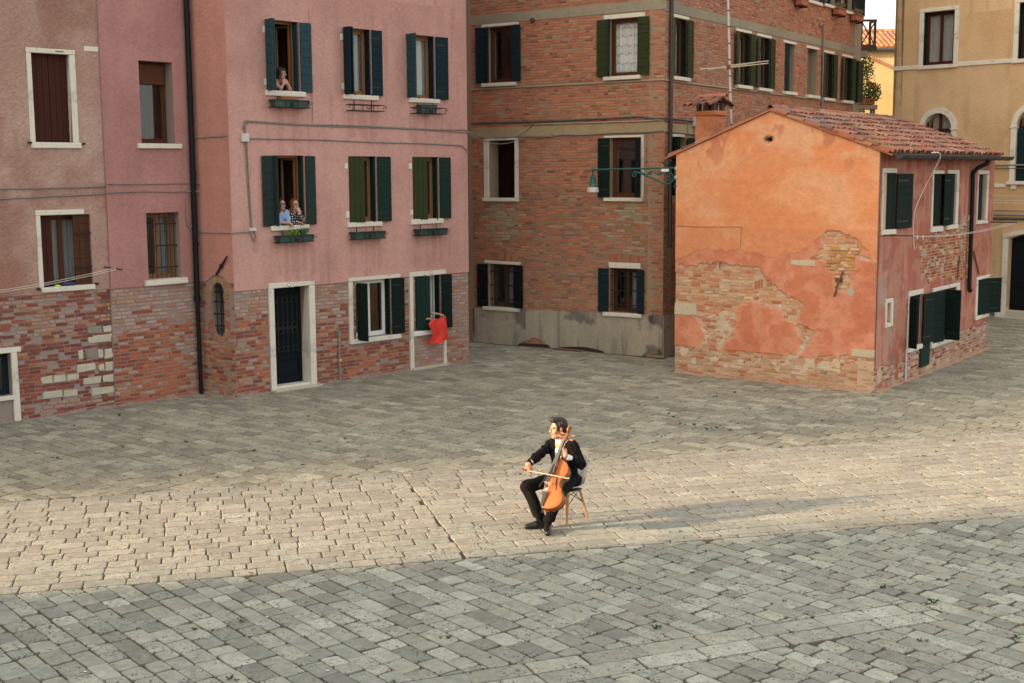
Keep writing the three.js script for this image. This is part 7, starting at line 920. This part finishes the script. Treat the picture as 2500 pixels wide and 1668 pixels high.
// ---------------------------------------------------------------- people at the windows of the pink house (x along the wall, z outward)
function sitter(label, u, y, o) {
  const P = PK.world(u, y, 0), me = thing('person', label, 'person', [P.x, P.y, P.z], PK.ang), s = .92, sk = o.skin, HF = frameOf(o.face), hc = o.head, head = inFrame(headSDF(s), hc, HF), toH = (x, y, z) => { const a = x - hc[0], b = y - hc[1], c = z - hc[2]; return HF.map(r => a * r[0] + b * r[1] + c * r[2]); }, hcol = headColor(s, sk, o.lip, o.hair.map(v => v * .8));
  const nb = [lerp(hc[0], o.chest[0], .62), hc[1] - .155, lerp(hc[2], o.chest[2], .6)], hn = (x, y, z) => smin(head(x, y, z), cap(nb, [hc[0], hc[1] - .06, hc[2] - .015], .050, .043)(x, y, z), .025), parts = [nets(hn, [hc[0] - .12, nb[1] - .04, hc[2] - .14], [hc[0] + .12, hc[1] + .13, hc[2] + .13], .007, (x, y, z) => hcol(...toH(x, y, z)))], flat = () => sk;
  const torsoF = blend([ell(o.chest, [.155, .17, .10]), cap(o.shA, o.shB, .05, .05), ell([o.chest[0], o.chest[1] - .22, o.chest[2] - .04], [.14, .18, .10])], .05), arms = o.arms.map(a => blend([cap(a.sh, a.el, a.r0 ?? .046, .036), cap(a.el, a.wr, .037, .024), ...handPrims(a.wr, a.d, a.n, a.ts, a.curl, .9)], .016)), all = arms.reduce((f, g) => (x, y, z) => smin(f(x, y, z), g(x, y, z), .02), torsoF), pts = o.arms.flatMap(a => [a.sh, a.el, a.wr]);
  const bb = bounds([...pts, o.chest, [o.chest[0] - .12, o.chest[1] - .36, o.chest[2]], [o.chest[0] + .12, o.chest[1] + .1, o.chest[2]]], .16); parts.push(nets(all, bb[0], bb[1], .009, flat)); mesh('body', skinGeo(parts), skinM, me);
  const slF = o.arms.map(a => { const e = a.sleeve ?? 0; if (e <= 0) return null; const P = (p, q, t) => [lerp(p[0], q[0], t), lerp(p[1], q[1], t), lerp(p[2], q[2], t)]; return e <= 1 ? cap(a.sh, P(a.sh, a.el, e), .062, .054) : blend([cap(a.sh, a.el, .062, .050), cap(a.el, P(a.el, a.wr, e - 1), .050, .038)], .02); }).filter(Boolean);
  const topF = blend([ell(o.chest, [.170, .175, .115]), ell([o.chest[0], o.chest[1] - .2, o.chest[2] - .04], [.160, .2, .12]), ...(o.bare ? [] : [cap(o.shA, o.shB, .062, .062)]), ...slF], .035), nk = cap(nb, [hc[0], hc[1] - .02, hc[2]], .062 * (o.neckOpen ?? 1), .075), cut = (x, y, z) => Math.max(topF(x, y, z) + .003 * Math.sin(y * 60 + x * 50), -nk(x, y, z), o.bare ? y - (o.chest[1] + .05 + .25 * Math.pow(x - o.chest[0], 2) * 8) : -1);
  mesh('top', nets(cut, bb[0], bb[1], .0085), o.top, me);
  const hairF = (x, y, z) => { let [a, b, c] = toH(x, y, z); a /= s; b /= s; c /= s; const w = .004 * Math.sin(a * 130 + b * 60) + .003 * Math.sin(c * 170 + b * 90), shell_ = Math.max(ell([0, .035, -.024], [.092, .102, .112])(a, b, c), c - (.025 + .5 * Math.max(0, b - .045))); let d = shell_; for (const sg of [-1, 1]) d = smin(d, cap([sg * .078, .03, .012], [sg * (.083 + o.spread), -o.len, .0], .026, .030)(a, b, c), .03); d = smin(d, cap([0, .0, -.085], [0, -o.len, -.075], .06, .05)(a, b, c), .04); if (o.fringe) d = smin(d, cap([-.045, .082, .060], [.055, .070, .066], .020, .020)(a, b, c), .02); return (d + w) * s; };
  mesh('hair', nets(hairF, [hc[0] - .17, hc[1] - .10 - o.len, hc[2] - .18], [hc[0] + .17, hc[1] + .15, hc[2] + .16], .0075), M(o.hair, .55), me);
  if (o.glasses) { const g = new G(), m3 = new THREE.Matrix4().makeBasis(new THREE.Vector3(...HF[0]), new THREE.Vector3(...HF[1]), new THREE.Vector3(...HF[2])).setPosition(...hc); for (const k of [-1, 1]) { const p = []; for (let i = 0; i <= 14; i++) { const a = i / 14 * 2 * Math.PI; p.push([k * .032 * s + .023 * s * Math.cos(a), .002 + .018 * s * Math.sin(a), .098 * s]); } g.tube(p, .0026, 5); g.tube([[k * .055 * s, .006, .096 * s], [k * .078 * s, .008, .0]], .002, 4); } g.tube([[-.01 * s, .004, .1 * s], [.01 * s, .004, .1 * s]], .002, 4); g.xf(m3); g.build('glasses', mat.iron, me); }
  return me;
}
sitter('dark-haired bare-armed person resting chin on hands at the top window', 1.32, 6.0, { skin: [.48, .26, .20], lip: [.40, .14, .13], hair: [.030, .015, .014], face: [.45, -.08, .85], head: [.0, .345, -.03], chest: [.0, .10, -.13], shA: [-.15, .195, -.12], shB: [.15, .20, -.13], bare: true, top: clothM([.015, .015, .018]), len: .10, spread: .01, fringe: true,
  arms: [{ sh: [-.155, .185, -.11], el: [-.085, .045, .05], wr: [-.03, .135, .07], d: [.55, .65, -.1], n: [.2, .1, -1], ts: 1, curl: [.5, .55, .6, .6], r0: .058 }, { sh: [.155, .19, -.12], el: [.150, .045, .03], wr: [.065, .140, .065], d: [-.7, .55, -.1], n: [-.2, .1, -1], ts: -1, curl: [.6, .6, .6, .6], r0: .058 }] });
sitter('dark-haired person with black glasses in pale blue shirt at first floor window', 1.235, 3.34, { skin: [.50, .28, .20], lip: [.42, .15, .13], hair: [.022, .014, .012], face: [.25, .0, .95], head: [.0, .415, -.05], chest: [.03, .15, -.12], shA: [-.10, .25, -.13], shB: [.15, .25, -.11], top: clothM([.24, .36, .62]), len: .16, spread: -.005, glasses: true, neckOpen: 1.15,
  arms: [{ sh: [.15, .245, -.10], el: [.085, .07, .05], wr: [.04, .045, .085], d: [.5, -.15, .3], n: [0, -1, 0], ts: 1, curl: [.5, .5, .55, .6], sleeve: 1.0 }, { sh: [-.10, .24, -.12], el: [-.12, .065, .03], wr: [.005, .05, .095], d: [.9, -.1, .1], n: [0, -1, .1], ts: 1, curl: [.45, .5, .5, .5], sleeve: 1.0 }] });
const dots = tex(512, 512, .5, .5, (x, y) => { const i = Math.floor(x / .05), j = Math.floor(y / .05), cx = (i + .5) * .05 + .022 * (hash2(i, j) - .5), cy = (j + .5) * .05 + .022 * (hash2(j, i) - .5); return Math.hypot(x - cx, (y - cy) * .8) < .010 ? [.75, .74, .72] : [.010, .010, .011]; });
sitter('red-haired person in black spotted blouse with hand to mouth at first floor window', 1.56, 3.34, { skin: [.52, .30, .24], lip: [.42, .16, .14], hair: [.16, .038, .012], face: [.05, .02, 1], head: [.0, .405, -.04], chest: [.0, .15, -.11], shA: [-.125, .245, -.11], shB: [.135, .245, -.11], top: M([1, 1, 1], .85, { map: dots }), len: .15, spread: .012, glasses: true,
  arms: [{ sh: [-.125, .24, -.10], el: [-.12, .06, .05], wr: [-.02, .05, .07], d: [.9, -.1, .1], n: [0, -1, 0], ts: 1, curl: [.5, .5, .5, .5], sleeve: 1.9 }, { sh: [.135, .24, -.10], el: [.13, .06, .06], wr: [.03, .205, .075], d: [-.15, .9, .05], n: [-.1, .0, -1], ts: -1, curl: [.35, .4, .5, .55], sleeve: 1.9 }] });
// arms reaching out of the street-level window with a red cloth
{
  const P = PK.world(5.15, 1.0, 0), me = thing('person', 'person mostly hidden behind a green shutter, bare arms reaching out', 'person', [P.x, P.y, P.z], PK.ang), sk = [.46, .27, .21];
  const A = { sh: [-.05, .26, -.42], el: [.0, .24, -.12], wr: [.155, .215, .22] }, B = { sh: [-.22, .24, -.40], el: [-.20, .10, -.14], wr: [-.07, .12, .12] };
  const arm = (a, ts) => blend([cap(a.sh, a.el, .045, .036), cap(a.el, a.wr, .036, .024), ...handPrims(a.wr, [.45, -.15, .85], [0, -1, .15], ts, [.9, .95, 1, 1], .9)], .014), f = (x, y, z) => Math.min(smin(arm(A, -1)(x, y, z), ell([-.14, .10, -.50], [.17, .3, .11])(x, y, z), .05), arm(B, 1)(x, y, z), inFrame(headSDF(.92), [-.15, .50, -.44], frameOf([.2, -.2, 1]))(x, y, z)), fa = arm(A, -1), fb = arm(B, 1), to = ell([-.14, .10, -.50], [.17, .3, .11]), hd = inFrame(headSDF(.92), [-.15, .50, -.44], frameOf([.2, -.2, 1])), nk = cap([-.14, .32, -.48], [-.15, .45, -.45], .05, .045), f2 = (x, y, z) => smin(smin(fa(x, y, z), smin(to(x, y, z), smin(hd(x, y, z), nk(x, y, z), .03), .04), .05), fb(x, y, z), .02);
  mesh('body', nets(f2, [-.36, -.22, -.64], [.36, .66, .38], .009, () => sk), skinM, me); mesh('hair', nets((x, y, z) => ell([-.15, .535, -.465], [.09, .10, .105])(x, y, z), [-.28, .40, -.6], [-.02, .66, -.34], .012), M([.03, .018, .014], .6), me); mesh('top', nets((x, y, z) => Math.max(ell([-.14, .08, -.50], [.185, .29, .125])(x, y, z), y - .34), [-.36, -.24, -.66], [.08, .38, -.34], .011), clothM([.05, .05, .07]), me);
  // the cloth: a draped sheet
  const Q = PK.world(5.15, 1.0, .24), cl = thing('red_cloth', 'bright red cloth shaken out of the street-level window', 'cloth', [Q.x, Q.y, Q.z], PK.ang), nx = 40, ny = 40, Pp = [], I = [], E = (a, b, t) => [lerp(a[0], b[0], t), lerp(a[1], b[1], t)], L = [[-.045, .135], [-.20, .02], [-.09, -.16], [-.10, -.26], [-.26, -.395]], Rr = [[.225, .19], [.27, .06], [.32, -.12], [.35, -.25], [.375, -.375]];
  const curve = (a, t) => { const k = Math.min(a.length - 1.001, t * (a.length - 1)), i = Math.floor(k), f = k - i, p0 = a[Math.max(0, i - 1)], p1 = a[i], p2 = a[i + 1], p3 = a[Math.min(a.length - 1, i + 2)], c = m => .5 * (2 * p1[m] + (p2[m] - p0[m]) * f + (2 * p0[m] - 5 * p1[m] + 4 * p2[m] - p3[m]) * f * f + (3 * p1[m] - p0[m] - 3 * p2[m] + p3[m]) * f * f * f); return [c(0), c(1)]; };
  for (let j = 0; j <= ny; j++) for (let i = 0; i <= nx; i++) { const t = j / ny, s = i / nx, a = curve(L, t), b = curve(Rr, t), p = E(a, b, s), sag = -.035 * Math.sin(s * Math.PI) * (1 - t) - .05 * Math.sin(s * 3.1) * t * (s < .8 ? 1 : .3), z = .035 * Math.sin(s * 9 + t * 2.2) * (.35 + t * .75) + .018 * Math.sin(s * 19 - t * 4) * t + .09 * s * (1 - t * .4) - .05 * t * (1 - s); Pp.push(p[0], p[1] + sag, z); } for (let j = 0; j < ny; j++) for (let i = 0; i < nx; i++) { const a = j * (nx + 1) + i; I.push(a, a + nx + 1, a + nx + 2, a, a + nx + 2, a + 1); } const g = new THREE.BufferGeometry(); g.setAttribute('position', new THREE.Float32BufferAttribute(Pp, 3)); g.setIndex(I); g.computeVertexNormals(); const nrm = g.attributes.normal, T = .004, n0 = Pp.length / 3, P2 = Pp.slice(), I2 = I.slice(); for (let k = 0; k < n0; k++) P2.push(Pp[k * 3] - nrm.getX(k) * T, Pp[k * 3 + 1] - nrm.getY(k) * T, Pp[k * 3 + 2] - nrm.getZ(k) * T); for (let k = 0; k < I.length; k += 3) I2.push(I[k] + n0, I[k + 2] + n0, I[k + 1] + n0); const rim = []; for (let i = 0; i <= nx; i++) rim.push(i); for (let j = 1; j <= ny; j++) rim.push(j * (nx + 1) + nx); for (let i = nx - 1; i >= 0; i--) rim.push(ny * (nx + 1) + i); for (let j = ny - 1; j > 0; j--) rim.push(j * (nx + 1)); for (let k = 0; k < rim.length; k++) { const a = rim[k], b = rim[(k + 1) % rim.length]; I2.push(a, b, b + n0, a, b + n0, a + n0); } const g2 = new THREE.BufferGeometry(); g2.setAttribute('position', new THREE.Float32BufferAttribute(P2, 3)); g2.setIndex(I2); g2.computeVertexNormals(); mesh('sheet', g2, M([.68, .045, .030], .85, { sheen: .3 }), cl);
}

renderer.render(scene, camera);
